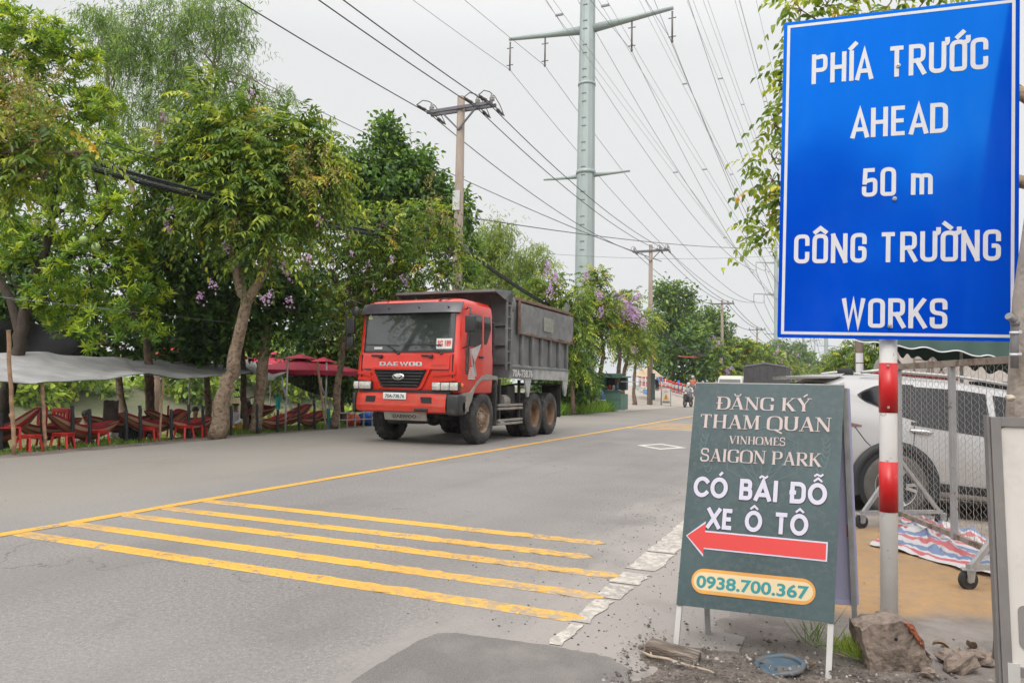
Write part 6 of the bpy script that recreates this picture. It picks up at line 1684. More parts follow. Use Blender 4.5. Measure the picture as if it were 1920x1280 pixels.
def place(proto, first, items, grp, cat):
    for i, (px, py, rz, lb) in enumerate(items):
        o = proto if i == 0 else copy_tree(proto)
        o.location = Vector(gx(px, py)); o.rotation_euler = (0, 0, rz); tag(o, lb, cat, grp)
place(make_stool(), 0, [(53, 846, .3, 'red plastic stool right of the tall bamboo pole at far left'), (117, 841, .5, 'red plastic stool right of the second bamboo pole'), (183, 834, .2, 'red plastic stool below the long hammock near the shouldered post'), (279, 826, .6, 'lone red plastic stool beside the thin bamboo pole'), (345, 822, .1, 'red plastic stool under the hammock of the person in black'), (371, 819, .5, 'red plastic stool right below the person in black'), (240, 826, .9, 'half hidden red stool by the pale twin stem tree')], 'red stools', 'stool')
place(make_chair(), 0, [(11, 846, 2.6, 'red plastic chair behind the post at the left edge'), (98, 836, 2.9, 'red plastic chair behind the second bamboo pole'), (126, 832, 3.3, 'red plastic chair beside the white shirted person, left one'), (146, 830, 2.7, 'red plastic chair just left of the white shirted person'), (330, 818, 2.4, 'red plastic chair left of the person in black')], 'red chairs', 'chair')
place(make_table(), 0, [(92, 828, .4, 'low red table with white top at the second bamboo pole'), (122, 824, .2, 'low red table with white top between red chairs'), (198, 819, .3, 'low red table with white top near the pale stem tree'), (326, 809, .5, 'low red table with white top beside the person in black')], 'low tables', 'table')
# people
def skin_body(name, pts, edges, rad, mat, parent, sub=2, root_i=0):
    me = bpy.data.meshes.new(name); bm = bmesh.new(); L_ = bm.verts.layers.skin.verify()
    vs = [bm.verts.new(p) for p in pts]
    for i, v in enumerate(vs):
        v[L_].radius = (rad[i] if hasattr(rad[i], '__len__') else (rad[i], rad[i])); v[L_].use_root = (i == root_i)
    for a, b in edges: bm.edges.new((vs[a], vs[b]))
    bm.to_mesh(me); bm.free()
    o = bpy.data.objects.new(name, me); COL.objects.link(o)
    s = o.modifiers.new("s", 'SKIN'); s.use_smooth_shade = True
    u = o.modifiers.new("u", 'SUBSURF'); u.levels = u.render_levels = sub
    me2 = bpy.data.meshes.new_from_object(o.evaluated_get(bpy.context.evaluated_depsgraph_get()))
    o.modifiers.clear(); o.data = me2; bpy.data.meshes.remove(me)
    me2.name = name; me2.materials.clear(); me2.materials.append(mat)
    me2.polygons.foreach_set("use_smooth", [True] * len(me2.polygons))
    o.parent = parent
    return o
POSE = {  # pelvis, chest, neck, head, shoulder/elbow/hand (L,R), hip/knee/ankle/toe (L,R); facing -y
 'sit': dict(pel=(0, .05, .42), che=(0, .06, .78), nek=(0, .04, .93), hed=(0, .0, 1.08), arm=[((.19, .06, .86), (.25, -.05, .62), (.16, -.28, .50))] * 2, leg=[((.10, .03, .42), (.13, -.38, .44), (.13, -.40, .08), (.13, -.54, .04))] * 2),
 'stand': dict(pel=(0, 0, .90), che=(0, .0, 1.26), nek=(0, -.0, 1.42), hed=(0, -.03, 1.58), arm=[((.20, 0, 1.36), (.26, .02, 1.08), (.25, -.10, .84))] * 2, leg=[((.10, 0, .88), (.11, -.02, .48), (.11, .02, .08), (.11, -.14, .04))] * 2),
 'bend': dict(pel=(0, .15, .88), che=(0, -.16, 1.14), nek=(0, -.28, 1.18), hed=(0, -.40, 1.14), arm=[((.18, -.22, 1.14), (.22, -.32, .86), (.16, -.45, .66))] * 2, leg=[((.10, .14, .86), (.11, .04, .47), (.11, .08, .08), (.11, -.08, .04))] * 2),
 'ride': dict(pel=(0, .25, .80), che=(0, .18, 1.16), nek=(0, .13, 1.32), hed=(0, .08, 1.47), arm=[((.20, .18, 1.25), (.32, .0, 1.02), (.30, -.28, 1.0))] * 2, leg=[((.12, .22, .80), (.22, -.20, .70), (.20, -.02, .30), (.20, -.16, .26))] * 2),
}
def person(loc, rz, pose, label, shirt, trousers, sleeves=True, hair=M_HAIR, hat=None, mask=None, skin=M_SKIN, group=None, sc=1.0, sleeve_mat=None):
    P = POSE[pose]; r = empty('person', loc, rz, label, 'person', group); r.scale = (sc, sc, sc)
    mirror = lambda p, s: (p[0] * s, p[1], p[2])
    pts = [P['pel'], P['che'], P['nek'], P['hed'], tuple(np.array(P['hed']) + np.array([0, 0, .09]))]; ed = [(0, 1), (1, 2), (2, 3), (3, 4)]; rad = [(.13, .11), (.15, .11), .055, (.085, .10), (.07, .08)]
    for s_, A in zip((1, -1), P['arm']):
        i = len(pts); pts += [mirror(q, s_) for q in A]; h = np.array(mirror(A[2], s_)); d = unit(h - np.array(mirror(A[1], s_)))
        pts += [tuple(h + d * .09)]; ed += [(1, i), (i, i + 1), (i + 1, i + 2), (i + 2, i + 3)]; rad += [.06, .045, .034, (.038, .02)]
    for s_, Lg in zip((1, -1), P['leg']):
        i = len(pts); pts += [mirror(q, s_) for q in Lg]; ed += [(0, i), (i, i + 1), (i + 1, i + 2), (i + 2, i + 3)]; rad += [.085, .065, .042, (.045, .03)]
    skin_body('body', pts, ed, rad, skin, r)
    # shirt with sleeves, trousers
    q = [P['pel'], P['che'], tuple(np.array(P['nek']) - np.array([0, 0, .05]))]; e = [(0, 1), (1, 2)]; rd = [(.155, .135), (.175, .135), (.075, .075)]
    for s_, A in zip((1, -1), P['arm']):
        i = len(q); q += [mirror(A[0], s_), mirror(A[1], s_)]; e += [(1, i), (i, i + 1)]; rd += [.082, .066]
        if sleeves: q += [tuple(np.array(mirror(A[1], s_)) * .15 + np.array(mirror(A[2], s_)) * .85)]; e += [(i + 1, i + 2)]; rd += [.052]
    skin_body('shirt', q, e, rd, shirt, r)
    q = [P['pel']]; e = []; rd = [(.15, .13)]
    for s_, Lg in zip((1, -1), P['leg']):
        i = len(q); q += [mirror(Lg[0], s_), mirror(Lg[1], s_), mirror(Lg[2], s_)]; e += [(0, i), (i, i + 1), (i + 1, i + 2)]; rd += [.105, .085, .062]
    skin_body('trousers', q, e, rd, trousers, r)
    h = np.array(P['hed'])
    if hair is not None:
        mb = MB(); mb.ball(h + np.array([0, .025, .075]), (.105, .115, .105), 14, 10); mb.build('hair', hair, r)
    if hat == 'conical':
        mb = MB(); mb.lathe([(.24, 0), (.12, .10), (.0, .19)], 20, xf=lambda p: p + h + np.array([0, 0, .08])); mb.lathe([(.235, -.004), (.0, .17)], 20, xf=lambda p: p + h + np.array([0, 0, .08])); mb.build('conical_hat', pm('palm_leaf_hat', (.42, .33, .20), .8, var=.15, scale=30), r)
    if hat == 'helmet':
        mb = MB(); mb.ball(h + np.array([0, .02, .06]), (.125, .14, .13), 16, 12); mb.build('helmet', hair or shirt, r)
    if mask is not None:
        mb = MB(); mb.box((-.075, -.125, -.07), (.075, -.07, .03), bev=.02, xf=lambda p: p + h); mb.build('mask', mask, r)
    return r
M_SHW = pm('white_shirt', (.46, .45, .47), .8, var=.06); M_SHB = pm('black_cloth', (.014, .014, .016), .8, var=.2); M_YELT = pm('yellow_cloth', (.55, .30, .03), .8, var=.1); M_SHR = pm('red_cloth', (.50, .04, .03), .8)
M_BLUE2 = pm('light_blue_shirt', (.14, .24, .46), .8); M_DKT = pm('dark_trousers', (.016, .018, .024), .8); M_GREYT = pm('grey_trousers', (.12, .12, .13), .8)
def seat_at(px, py, head=1.14):
    """spot on the sloping garden where a seated head shows at this pixel"""
    best = None
    for X in np.linspace(-13.3, -19.5, 125):
        p = atX(px, py, X); e = abs(p[2] - head - float(zground(p[0], p[1])))
        if best is None or e < best[0]: best = (e, p)
    p = best[1]; return np.array([p[0], p[1], float(zground(p[0], p[1]))])
person(seat_at(161, 776), radians(60), 'sit', 'person in a white shirt with dark hair seated between red chairs', M_SHW, M_SHB, sleeves=False)
person(seat_at(367, 768), radians(70), 'sit', 'person in a black shirt sitting in a hammock left of the leaning myrtle', M_SHB, M_DKT)
person(seat_at(441, 757), radians(10), 'sit', 'person in a conical hat, pale shirt and yellow trousers', M_SHW, M_YELT, hat='conical', sleeve_mat=M_SHR)
person(seat_at(223, 783), radians(80), 'sit', 'partly hidden person in white leaning behind the pale twin stems', M_SHW, M_SHB, sleeves=False)
# red square parasols with scalloped valances
def parasol(label, px, py_base, X, size, zedge, zpeak, cx=None, mat=M_PARA, pole=M_POLEW, vent=True, rz=.1):
    b_ = atX(px, py_base, X); b_[2] = float(zground(b_[0], b_[1]))
    r = empty('parasol', b_, 0, label, 'parasol', 'red parasols' if mat is M_PARA else None)
    c = np.zeros(3) if cx is None else cx
    zedge -= b_[2]; zpeak -= b_[2]
    mb = MB(); mb.tube([(0, 0, 0), (0, 0, zpeak - .1)], .024, 10); mb.build('pole', pole, r)
    mb = MB(); h = size / 2; R2 = lambda x, y: np.array([c[0] + x * cos(rz) - y * sin(rz), c[1] + x * sin(rz) + y * cos(rz)])
    def roof(u, v, lift=0):
        x = (2 * u - 1); y = (2 * v - 1); m_ = max(abs(x), abs(y)); q = R2(x * h, y * h)
        return (q[0], q[1], zpeak - (zpeak - zedge) * m_ ** 1.1 - .03 * sin(pi * m_) + lift)
    mb.sheet(lambda u, v: roof(u, v), 16, 16, False); mb.sheet(lambda u, v: roof(1 - u, v, -.015), 16, 16, False); can = mb.build('canopy', mat, r)
    mb = MB(); k = 64
    for sd in range(4):
        a = [(-h, -h), (h, -h), (h, h), (-h, h)][sd]; b2 = [(h, -h), (h, h), (-h, h), (-h, -h)][sd]
        o = len(mb.v); vs = []
        for i in range(k + 1):
            u = i / k; q = R2(a[0] + (b2[0] - a[0]) * u, a[1] + (b2[1] - a[1]) * u)
            dz = .10 + .035 * abs(sin(pi * u * 11)); vs += [(q[0], q[1], zedge + .002), (q[0] * 1.0, q[1], zedge - dz)]
        mb.add(vs, [(2 * i, 2 * i + 1, 2 * i + 3, 2 * i + 2) for i in range(k)])
    mb.build('valance', mat, can)
    if vent:
        mb = MB(); g = size * .16
        vs = [R2(x * g, y * g) for x, y in ((-1, -1), (1, -1), (1, 1), (-1, 1))]
        mb.add([(q[0], q[1], zpeak - .02) for q in vs] + [(c[0], c[1], zpeak + .12)], [(0, 1, 4), (1, 2, 4), (2, 3, 4), (3, 0, 4), (3, 2, 1, 0)]); mb.build('vent', mat, can)
    return r
parasol('red scalloped parasol on a white pole behind the torn grey tarp', 535, 803, -12.95, 2.3, 1.56, 1.92, atX(563, 690, -14.1) * np.array([1, 1, 0]) - np.array([-12.95, atX(535, 803, -12.95)[1], 0]), rz=.12)
parasol('red scalloped parasol on a white pole behind the slanting bamboo', 609, 799, -13.0, 1.9, 1.60, 1.88, atX(606, 690, -14.3) * np.array([1, 1, 0]) - np.array([-13.0, atX(609, 799, -13.0)[1], 0]), rz=.1)
parasol('red parasol roof showing above the middle grey tarp', 352, 800, -18.0, 2.6, 1.95, 2.35)
parasol('red parasol roof peeking out above the torn grey tarp', 505, 790, -18.5, 2.6, 1.75, 2.2)
def rope(label, px, yt, yb, X):
    mb = MB()
    for dx in (-.03, .03):
        pts = [atX(px + 60 * dx * .1 - 6, yt + 5, X), atX(px - 5 + 30 * dx, (yt + yb) / 2 - 10, X), atX(px + 13 + 60 * dx, yb, X)]
        mb.tube([pts[0], pts[0] * .4 + pts[1] * .6, pts[1], pts[1] * .5 + pts[2] * .5, pts[2]], .010, 6)
    tag(mb.build('rope', M_POLEW), label, 'rope')
rope('white ropes dangling from the left parasol pole', 535, 702, 770, -12.9); rope('white ropes dangling beside the slanting bamboo pole', 608, 702, 768, -12.9)
# odds and ends: teal cloth, teal pipe, bags, rails, jacket, parasol base
mb = MB(); c = atX(521, 752, -13.1)
mb.sheet(lambda u, v: c + np.array([.03 * sin(u * 7), (u - .5) * .16, .10 - .28 * v + .03 * sin(u * 9 + v * 3)]), 10, 8); tag(mb.build('cloth', pm('teal_cloth', (.01, .22, .20), .8)), 'teal cloth hanging on a black hammock post', 'cloth')
post_at('teal_pipe', 616, 801, 766, -12.9, .055, pm('teal_paint', (.03, .16, .19), .5, var=.2), 'short teal pipe post beside the slanting bamboo pole', 'post')
def sack(name, px, py, X, r, mat, lb, cat, seed):
    c = atX(px, py, X); mb = MB(); mb.ball((0, 0, r[2] * .8), r, 14, 10, .12, seed); o = mb.build(name, mat); o.location = Vector((c[0], c[1], float(zground(c[0], c[1])))); tag(o, lb, cat)
sack('bag', 690, 788, -13.2, (.30, .34, .24), pm('blue_sacking', (.012, .09, .42), .6, var=.2), 'bright blue bag on the ground at the truck corner', 'bag', 1)
sack('bag', 661, 786, -13.4, (.22, .28, .20), pm('orange_red_sacking', (.50, .05, .015), .6, var=.2), 'orange red bag on the ground left of the blue bag', 'bag', 2)
sack('bag', 250, 824, -14.0, (.25, .3, .22), M_SHB, 'black bag on the ground by the pale twin stem tree', 'bag', 3)
r = empty('low_rail', gx(660, 798), 0, 'low grey metal rail in front of the blue and red bags', 'rail')
mb = MB(); a = atX(632, 774, -12.9); e_ = atX(700, 772, -12.9); mb.bar(a, e_, .035); mb.bar(a - np.array([0, 0, .2]), e_ - np.array([0, 0, .2]), .03); mb.build('top_bar', M_GALV, r, world=True)
for px in (636, 651, 666, 682, 698):
    p = atX(px, 773, -12.9); mb = MB(); mb.bar(p, (p[0], p[1], -.1), .035); mb.build('upright', M_GALV, r, world=True)
mb = MB(); c = atX(208, 766, -14.3)
mb.sheet(lambda u, v: c + np.array([.12 * cos(u * 6.3), .16 * sin(u * 6.3), .16 - .45 * v]) + np.array([0, 0, .03 * sin(u * 15)]), 18, 8); tag(mb.build('jacket', pm('brown_jacket_cloth', (.10, .075, .065), .9, var=.3)), 'brown jacket hung on a post by the pale twin stems', 'jacket')
mb = MB(); c = gx(535, 806); mb.lathe([(.0, .09), (.33, .08), (.36, .04), (.36, .0)], 24); o = mb.build('umbrella_stand', pm('dark_red_base', (.25, .02, .03), .6)); o.location = Vector(c); tag(o, 'dark red round base plate at the foot of the white pole', 'umbrella stand')
o = MB(); rr_ = random.Random(4); c = gx(450, 812)
sx = empty('motorbike', gx(464, 809), radians(38), 'dark parked motorbike in the shade between the two trunks', 'motorbike')
def bike(root, body, lite=True):
    for y in (-.62, .60):
        mb = MB(); mb.lathe([(.20, -.04), (.27, -.045), (.285, 0), (.27, .045), (.20, .04), (.20, -.04)], 24, ax='x', xf=lambda p: p + np.array([0, y, .285])); w = mb.build('wheel', TYRE, root)
        mb = MB(); mb.lathe([(.0, .03), (.05, .03), (.05, -.03), (.0, -.03)], 12, ax='x', xf=lambda p: p + np.array([0, y, .285])); 
        for k in range(8):
            t = pi * k / 4; mb.bar((0, y + .04 * cos(t), .285 + .04 * sin(t)), (0, y + .21 * cos(t), .285 + .21 * sin(t)), .012)
        mb.build('rim', M_GALV, w)
    mb = MB(); mb.box((-.09, -.10, .32), (.09, .35, .55), bev=.05); mb.tube([(0, -.60, .30), (0, -.50, .62), (0, -.42, .92)], .03, 8); mb.box((-.10, -.50, .55), (.10, -.38, .88), bev=.04); mb.box((-.17, -.44, .38), (.17, -.36, .80), bev=.05); mb.build('frame', body, root)
    mb = MB(); mb.box((-.12, -.05, .66), (.12, .62, .76), bev=.05); mb.build('saddle', M_SHB, root)
    mb = MB(); mb.box((-.11, .25, .50), (.11, .85, .70), bev=.06); mb.box((-.08, -.78, .48), (.08, -.45, .56), bev=.03); mb.build('fairing', body, root)
    mb = MB(); mb.tube([(-.34, -.30, .98), (-.2, -.40, 1.0), (0, -.42, .96), (.2, -.40, 1.0), (.34, -.30, .98)], .016, 8); mb.build('handlebar', M_SHB, root)
    mb = MB(); mb.ball((0, -.52, .92), (.10, .07, .08), 12, 8); mb.build('headlight', LENS, root)
    for s_ in (-1, 1):
        mb = MB(); mb.tube([(s_ * .22, -.36, 1.0), (s_ * .28, -.38, 1.16)], .008, 6); mb.ball((s_ * .28, -.38, 1.19), (.055, .015, .035), 10, 6); mb.build('mirror', M_SHB, root)
bike(sx, pm('dark_bike_paint', (.02, .022, .026), .35, var=.2))
# ------------------------------------------------------------------ power poles, pylons and wires
M_CONC = pm('pole_concrete', (.27, .215, .175), .9, var=.14, scale=4, stain=(.17, .13, .105), stain_at=(.5, .7), sscale=2.5, bump=.3, bscale=18, stretch=(1, 1, .3))
M_ARM = pm('crossarm_steel', (.13, .125, .14), .6, .3, var=.15)
M_INS = pm('porcelain', (.30, .30, .26), .3, var=.1)
M_INSD = pm('brown_insulator', (.10, .085, .08), .5)
M_WIRE = pm('black_wire', (.018, .022, .022), .6, var=.1)
M_WIREG = pm('grey_wire', (.10, .10, .105), .6, var=.1)
M_WIREL = pm('pale_wire', (.22, .22, .22), .6, var=.1)
M_PYL = pm('pale_green_steel', (.30, .345, .335), .55, .2, var=.07, scale=.3, stain=(.24, .28, .275), stain_at=(.55, .75), sscale=.25)
M_LAB = pm('pole_label_white', (.48, .48, .47), .6)
PX = -11.5
poleY = [21.17, 48.4, 81.2, 118, 160, 205, 255, 310, 370]
poleW = ['nearest concrete power pole rising behind the truck', 'second concrete power pole at the plaza edge', 'third concrete power pole behind the cream van', 'fourth concrete power pole near the corner of the blue sign', 'fifth power pole below the blue sign corner', 'sixth power pole, thin on the skyline', 'seventh power pole far down the road', 'eighth tiny power pole far down the road', 'ninth and farthest power pole visible']
AH = 10.42
def make_pole(detail):
    r = empty('power_pole')
    mb = MB(); mb.tube([(0, 0, -.3), (0, 0, 5), (0, 0, 10.85)], [.20, .165, .125], 12); mb.build('pole', M_CONC, r)
    mb = MB(); 
    for y in (-.14, .14): mb.box((-1.22, y - .04, AH - .03), (1.22, y + .04, AH + .07))
    mb.build('crossarm', M_ARM, r)
    for s_ in (-1, 1):
        mb = MB(); mb.bar((s_ * .66, -.15, AH - .05), (0, -.15, AH - .72), .05); mb.build('brace', M_ARM, r)
    for x in (-1.12, .62, 1.14):
        mb = MB(); mb.lathe([(.03, 0), (.03, .06), (.085, .07), (.09, .10), (.04, .12), (.085, .14), (.085, .17), (.035, .19), (.06, .22), (.045, .27), (.0, .28)], 12, xf=lambda p: p + np.array([x, 0, AH + .07])); mb.build('insulator', M_INS, r)
        if detail:
            for sg in (-1, 1):
                mb = MB(); y0 = sg * .18
                mb.tube([(x, y0, AH + .03), (x, y0 + sg * .25, AH + .0), (x, y0 + sg * .26, AH), (x, y0 + sg * .42, AH - .02), (x, y0 + sg * .44, AH - .02), (x, y0 + sg * .62, AH - .03), (x, y0 + sg * .8, AH - .03)], [.016, .02, .05, .05, .035, .045, .015], 8); mb.build('strain_insulator', M_INSD, r)
            mb = MB(); mb.tube([(x, -.95, AH - .02), (x, -.6, AH + .25), (x, -.2, AH + .36), (x, .2, AH + .36), (x, .6, AH + .22), (x, .95, AH - .02)], .015, 6); mb.build('jumper', M_WIRE, r)
    return r
pp_ = make_pole(True)
for i, y in enumerate(poleY):
    o = pp_ if i == 0 else copy_tree(pp_)
    o.location = (PX + (.0 if i else .06), y, -.05); tag(o, poleW[i], 'power pole', 'power poles along the road')
    if i > 2: o.scale = (1, 1, 1 + .004 * (i % 3))
P1 = pp_
mb = MB(); mb.box((-.15, -.172, 7.0), (.11, -.155, 7.65)); mb.build('label_plate', M_LAB, P1)
mb = MB()
for z in (5.75, 5.6): mb.lathe([(.172, -.03), (.19, -.03), (.19, .03), (.172, .03)], 14, xf=lambda p: p + np.array([0, 0, z]))
mb.box((.16, -.14, 5.55), (.36, .1, 5.85), bev=.04); mb.build('cable_bracket', M_ARM, P1)
def sag_line(a, b, sag, n=14):
    a = np.asarray(a, float); b = np.asarray(b, float)
    return [a + (b - a) * k / n - np.array([0, 0, 4 * sag * (k / n) * (1 - k / n)]) for k in range(n + 1)]
def wire(label, pts, r, mat, group=None, cat='wire', name='wire', n=6):
    mb = MB(); mb.tube(pts, r, n); return tag(mb.build(name, mat), label, cat, group)
for x, lb in ((-1.12, 'thick black conductor on the left end of the pole crossarms'), (.62, 'thick black conductor on the middle insulators of the crossarms'), (1.14, 'thick black conductor on the right end of the pole crossarms')):
    ys_ = [-8] + poleY; pts = []
    for k in range(len(ys_) - 1):
        s_ = sag_line((PX + x, ys_[k], AH - .05), (PX + x, ys_[k + 1], AH - .05), .55 if k else .45, 22 if k < 2 else 12)
        pts += s_ if k == 0 else s_[1:]
    rr_ = [max(.016, .00032 * np.linalg.norm(p - EYE)) for p in pts]
    wire(lb, pts, rr_, M_WIRE, 'power line conductors', 'power line')
# telecom cable bundle below
ys_ = [-6] + poleY[:5]; hz = [5.25, 5.75, 5.55, 5.5, 5.5, 5.5]
for lb, k_ in (('black bundle of sagging telecom cables tied to the power poles', 0),):
    mb = MB()
    for c_ in range(8):
        ox, oz = .10 * cos(c_ * 2.4) * (.4 + c_ / 10), .09 * sin(c_ * 2.4) * (.4 + c_ / 10); pts = []
        for k in range(len(ys_) - 1):
            s_ = sag_line((PX + .22 + ox * .6, ys_[k], hz[k] + oz * .6), (PX + .22 + ox * .6, ys_[k + 1], hz[k + 1] + oz * .6), (.78 if k == 0 else 1.25) + .05 * sin(c_ * 5 + k), 18)
            pts += s_ if k == 0 else s_[1:]
        mb.tube(pts, [max(.015 + .008 * (c_ % 3 == 0), .0003 * np.linalg.norm(p - EYE)) for p in pts], 6)
    tag(mb.build('cable_bundle', M_WIRE), lb, 'cable bundle')
wire('thin loose telecom wires strung just above the thick cable bundle', sag_line((PX + .1, -6, 5.8), (PX + .1, 21.17, 5.95), .62, 20), .010, M_WIRE)
wire('pale string running through the left trees above the tarps', sag_line(atX(-40, 552, -13.2), atX(700, 632, -13.6), .02, 10), .006, M_WIREL)
wire('thin grey wire descending from the wispy tree to the right across the sky', sag_line(atD(255, 35, 26), atD(1240, 490, 62), .55, 20), [.011 + .0012 * k for k in range(21)], M_WIREG)
wire('thin wire crossing level from the nearest pole to the right', sag_line(atY(862, 405, 21.2), atD(1500, 462, 60), .5, 16), .018, M_WIREG)
wire('thin wire crossing level low over the far trees', sag_line(atD(1030, 476, 60), atD(1500, 476, 75), .45, 16), .014, M_WIREG)
wire('red cable strung between far trees over the bollards', sag_line(atD(1272, 667, 66), atD(1320, 668, 70), .1, 8), .05, pm('red_cable', (.5, .1, .08), .6))
# high-voltage pylons
PLX, ZA = -25.0, 40.6
def make_pylon():
    r = empty('pylon')
    mb = MB(); mb.tube([(0, 0, -1), (0, 0, 20), (0, 0, 45), (0, 0, 62)], [1.12, 1.03, .83, .62], 12, smooth=False)
    mb.tube([(0, 0, 24.2), (0, 0, 24.6)], 1.08, 12); mb.tube([(0, 0, 34.0), (0, 0, 34.3)], .98, 12); mb.build('mast', M_PYL, r)
    for k in range(24):
        mb = MB(); z = 14 + 1.35 * k + (.45 if k % 2 else 0); q = 1.12 - .0075 * z
        mb.bar((-.22, -q, z), (.22, -q, z), .14, .10); mb.build('step_bolt', M_ARM, r)
    for z, Lh, w, ins in ((40.4, 9.4, .62, True), (53.5, 8.4, .6, True), (24.1, 4.9, .34, False)):
        mb = MB()
        for s_ in (-1, 1): mb.tube([(s_ * .3, 0, z - .05), (s_ * Lh, 0, z + (.55 if ins else .0))], [w * .8, w * .32], 8)
        mb.build('crossarm', M_PYL, r)
        if ins:
            for x in (-Lh + .1, -Lh * .53, Lh * .53, Lh - .1):
                h = z + .5 * abs(x) / Lh - .3; mb = MB()
                mb.tube([(x, 0, h), (x, 0, h - 3.1)], .10, 8); mb.box((x - .4, -.05, h - .75), (x + .4, .05, h - .68)); mb.box((x - .4, -.05, h - 2.75), (x + .4, .05, h - 2.68)); mb.ball((x, 0, h - 3.2), (.14, .14, .2), 8, 6)
                mb.build('insulator_string', M_INSD, r)
    return r
py_ = make_pylon()
PYY = [75, 338, 600, 880]
for i, y in enumerate(PYY):
    o = py_ if i == 0 else copy_tree(py_)
    o.location = (PLX, y, 0); tag(o, ['tall pale green steel monopole pylon rising in the middle of the sky', 'second pale monopole pylon half hidden by the blue sign', 'third pale monopole pylon far below the blue sign', 'farthest pale monopole pylon, hazy below the blue sign'][i], 'pylon', 'pylons of the high-voltage line')
    if i: o.scale = (1, 1, 1.06)
for z, Lh in ((40.4, 9.4), (53.5, 8.4)):
    for x in (-Lh + .1, -Lh * .53, Lh * .53, Lh - .1):
        h = z + .5 * abs(x) / Lh - 3.55
        ys_ = [-190] + PYY; pts = []
        for k in range(len(ys_) - 1):
            s_ = sag_line((PLX + x, ys_[k], h * (1.06 if k > 1 else 1)), (PLX + x, ys_[k + 1], h * (1.06 if k > 0 else 1)), 7.5, 26)
            pts += s_ if k == 0 else s_[1:]
        wire('high-voltage conductor hanging from the pale monopole pylons', pts, [max(.02, .00030 * np.linalg.norm(p - EYE)) for p in pts], M_WIREG, 'high-voltage conductors of the pylon line', 'power line')
# second line, twin conductors, its pylons hidden by the blue sign
py2 = copy_tree(py_); py2.location = (-6.5, 430, 0); py2.scale = (1, 1, 1.05); tag(py2, 'pale pylon of the twin-wire line, only its foot showing below the sign', 'pylon')
for (x, z, sg) in ((-18.5, 33, 8.5), (-15.3, 33, 8.5), (-17.5, 43, 8.5), (-13.6, 43, 8.5), (-15.8, 54, 8.5), (-12.4, 54, 8.5)):
    tw = MB(); sp = []
    for dx in (-.25, .25):
        pts = sag_line((x + dx, -120, z), (x + dx + 5.0, 430, z + 1), sg, 60)
        tw.tube(pts, [max(.013, .00020 * np.linalg.norm(p - EYE)) for p in pts], 5)
    cl = sag_line((x, -120, z), (x + 5, 430, z + 1), sg, 60)
    for k in range(14, 40, 4):
        tw.bar(cl[k] - np.array([.27, 0, .06]), cl[k] + np.array([.27, 0, -.06]), .12)
    tag(tw.build('twin_conductor', M_WIREL), 'pale twin high-voltage conductor with spacers crossing the right part of the sky', 'power line', 'twin conductors of the second line')
for x in (-14.5, -12.3):
    wire('faint overhead earth wire high on the right part of the sky', sag_line((x, -120, 62), (x + 5, 430, 63), 7, 40), .022, M_WIREL, 'earth wires')
# ------------------------------------------------------------------ plaza, kiosk and traffic in the middle distance
M_KIO = pm('green_corrugated', (.10, .20, .155), .6, var=.14, scale=3, stain=(.07, .12, .095), stain_at=(.5, .7), sscale=2)
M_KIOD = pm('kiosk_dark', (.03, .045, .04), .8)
M_SGNW = pm('white_sign_board', (.46, .43, .39), .6, var=.07, scale=3)
M_ORG = pm('warning_orange', (.58, .25, .04), .6)
M_OLV = pm('olive_band', (.16, .13, .06), .7)
M_BEIGE = pm('beige_canvas', (.42, .31, .21), .8, var=.12, scale=3)
M_BOLR = pm('bollard_red', (.48, .035, .03), .55, var=.1)
M_BOLW = pm('bollard_white', (.50, .47, .44), .6, var=.1, scale=6)
KY = 37.0
kx0, kx1 = atY(1126, 740, KY)[0], atY(1164, 740, KY)[0]
root = empty('kiosk', ((kx0 + kx1) / 2, KY, 0), 0, 'small green corrugated roadside kiosk with a flat roof and open counter', 'kiosk')
def corr(mb, x0, x1, y, z0, z1, n=14, amp=.02):
    vs = []
    for k in range(n * 2 + 1):
        z = z0 + (z1 - z0) * k / (n * 2); dy = amp if k % 2 else 0
        vs += [(x0, y - dy, z), (x1, y - dy, z)]
    mb.add(vs, [(2 * k, 2 * k + 1, 2 * k + 3, 2 * k + 2) for k in range(n * 2)])
mb = MB(); corr(mb, kx0, kx1, KY, .08, 1.05); mb.box((kx0, KY + .01, .08), (kx1, KY + 1.4, .9)); mb.box((kx0 - .02, KY - .10, 1.05), (kx1 + .02, KY + .2, 1.09)); mb.build('counter', M_KIO, root, world=True)
lx0 = atY(1097, 740, KY)[0]
mb = MB(); corr(mb, lx0, kx0 - .01, KY + .2, .2, 1.75); mb.box((lx0, KY + .21, .2), (kx0 - .01, KY + 1.4, 1.75)); mb.build('side_wall', M_KIO, root, world=True)
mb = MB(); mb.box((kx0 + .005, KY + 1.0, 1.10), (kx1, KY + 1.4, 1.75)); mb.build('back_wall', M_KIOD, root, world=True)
mb = MB(); mb.box((lx0 - .1, KY - .25, 1.76), (kx1 + .15, KY + 1.5, 1.83)); corr(mb, lx0 - .1, kx1 + .15, KY - .27, 1.72, 1.95, 3); mb.build('roof', M_KIO, root, world=True)
mb = MB(); mb.box((kx1 + .1, KY - .4, 1.52), (kx1 + .9, KY + .4, 1.55)); mb.build('awning_shelf', M_SGNW, root, world=True)
for x, c in ((kx0 + .42, M_BOLR), (kx0 + .62, M_SGNW), (kx0 + .8, pm('blue_tin', (.05, .12, .3), .4))):
    mb = MB(); mb.tube([(x, KY + .3, 1.09), (x, KY + .3, 1.30), (x, KY + .3, 1.36)], [.07, .07, .03], 10); tag(mb.build('jar', c), {0: 'red jar on the kiosk counter', 1: 'white jar on the kiosk counter', 2: 'blue tin on the kiosk counter'}[[kx0 + .42, kx0 + .62, kx0 + .8].index(x)], 'jar')
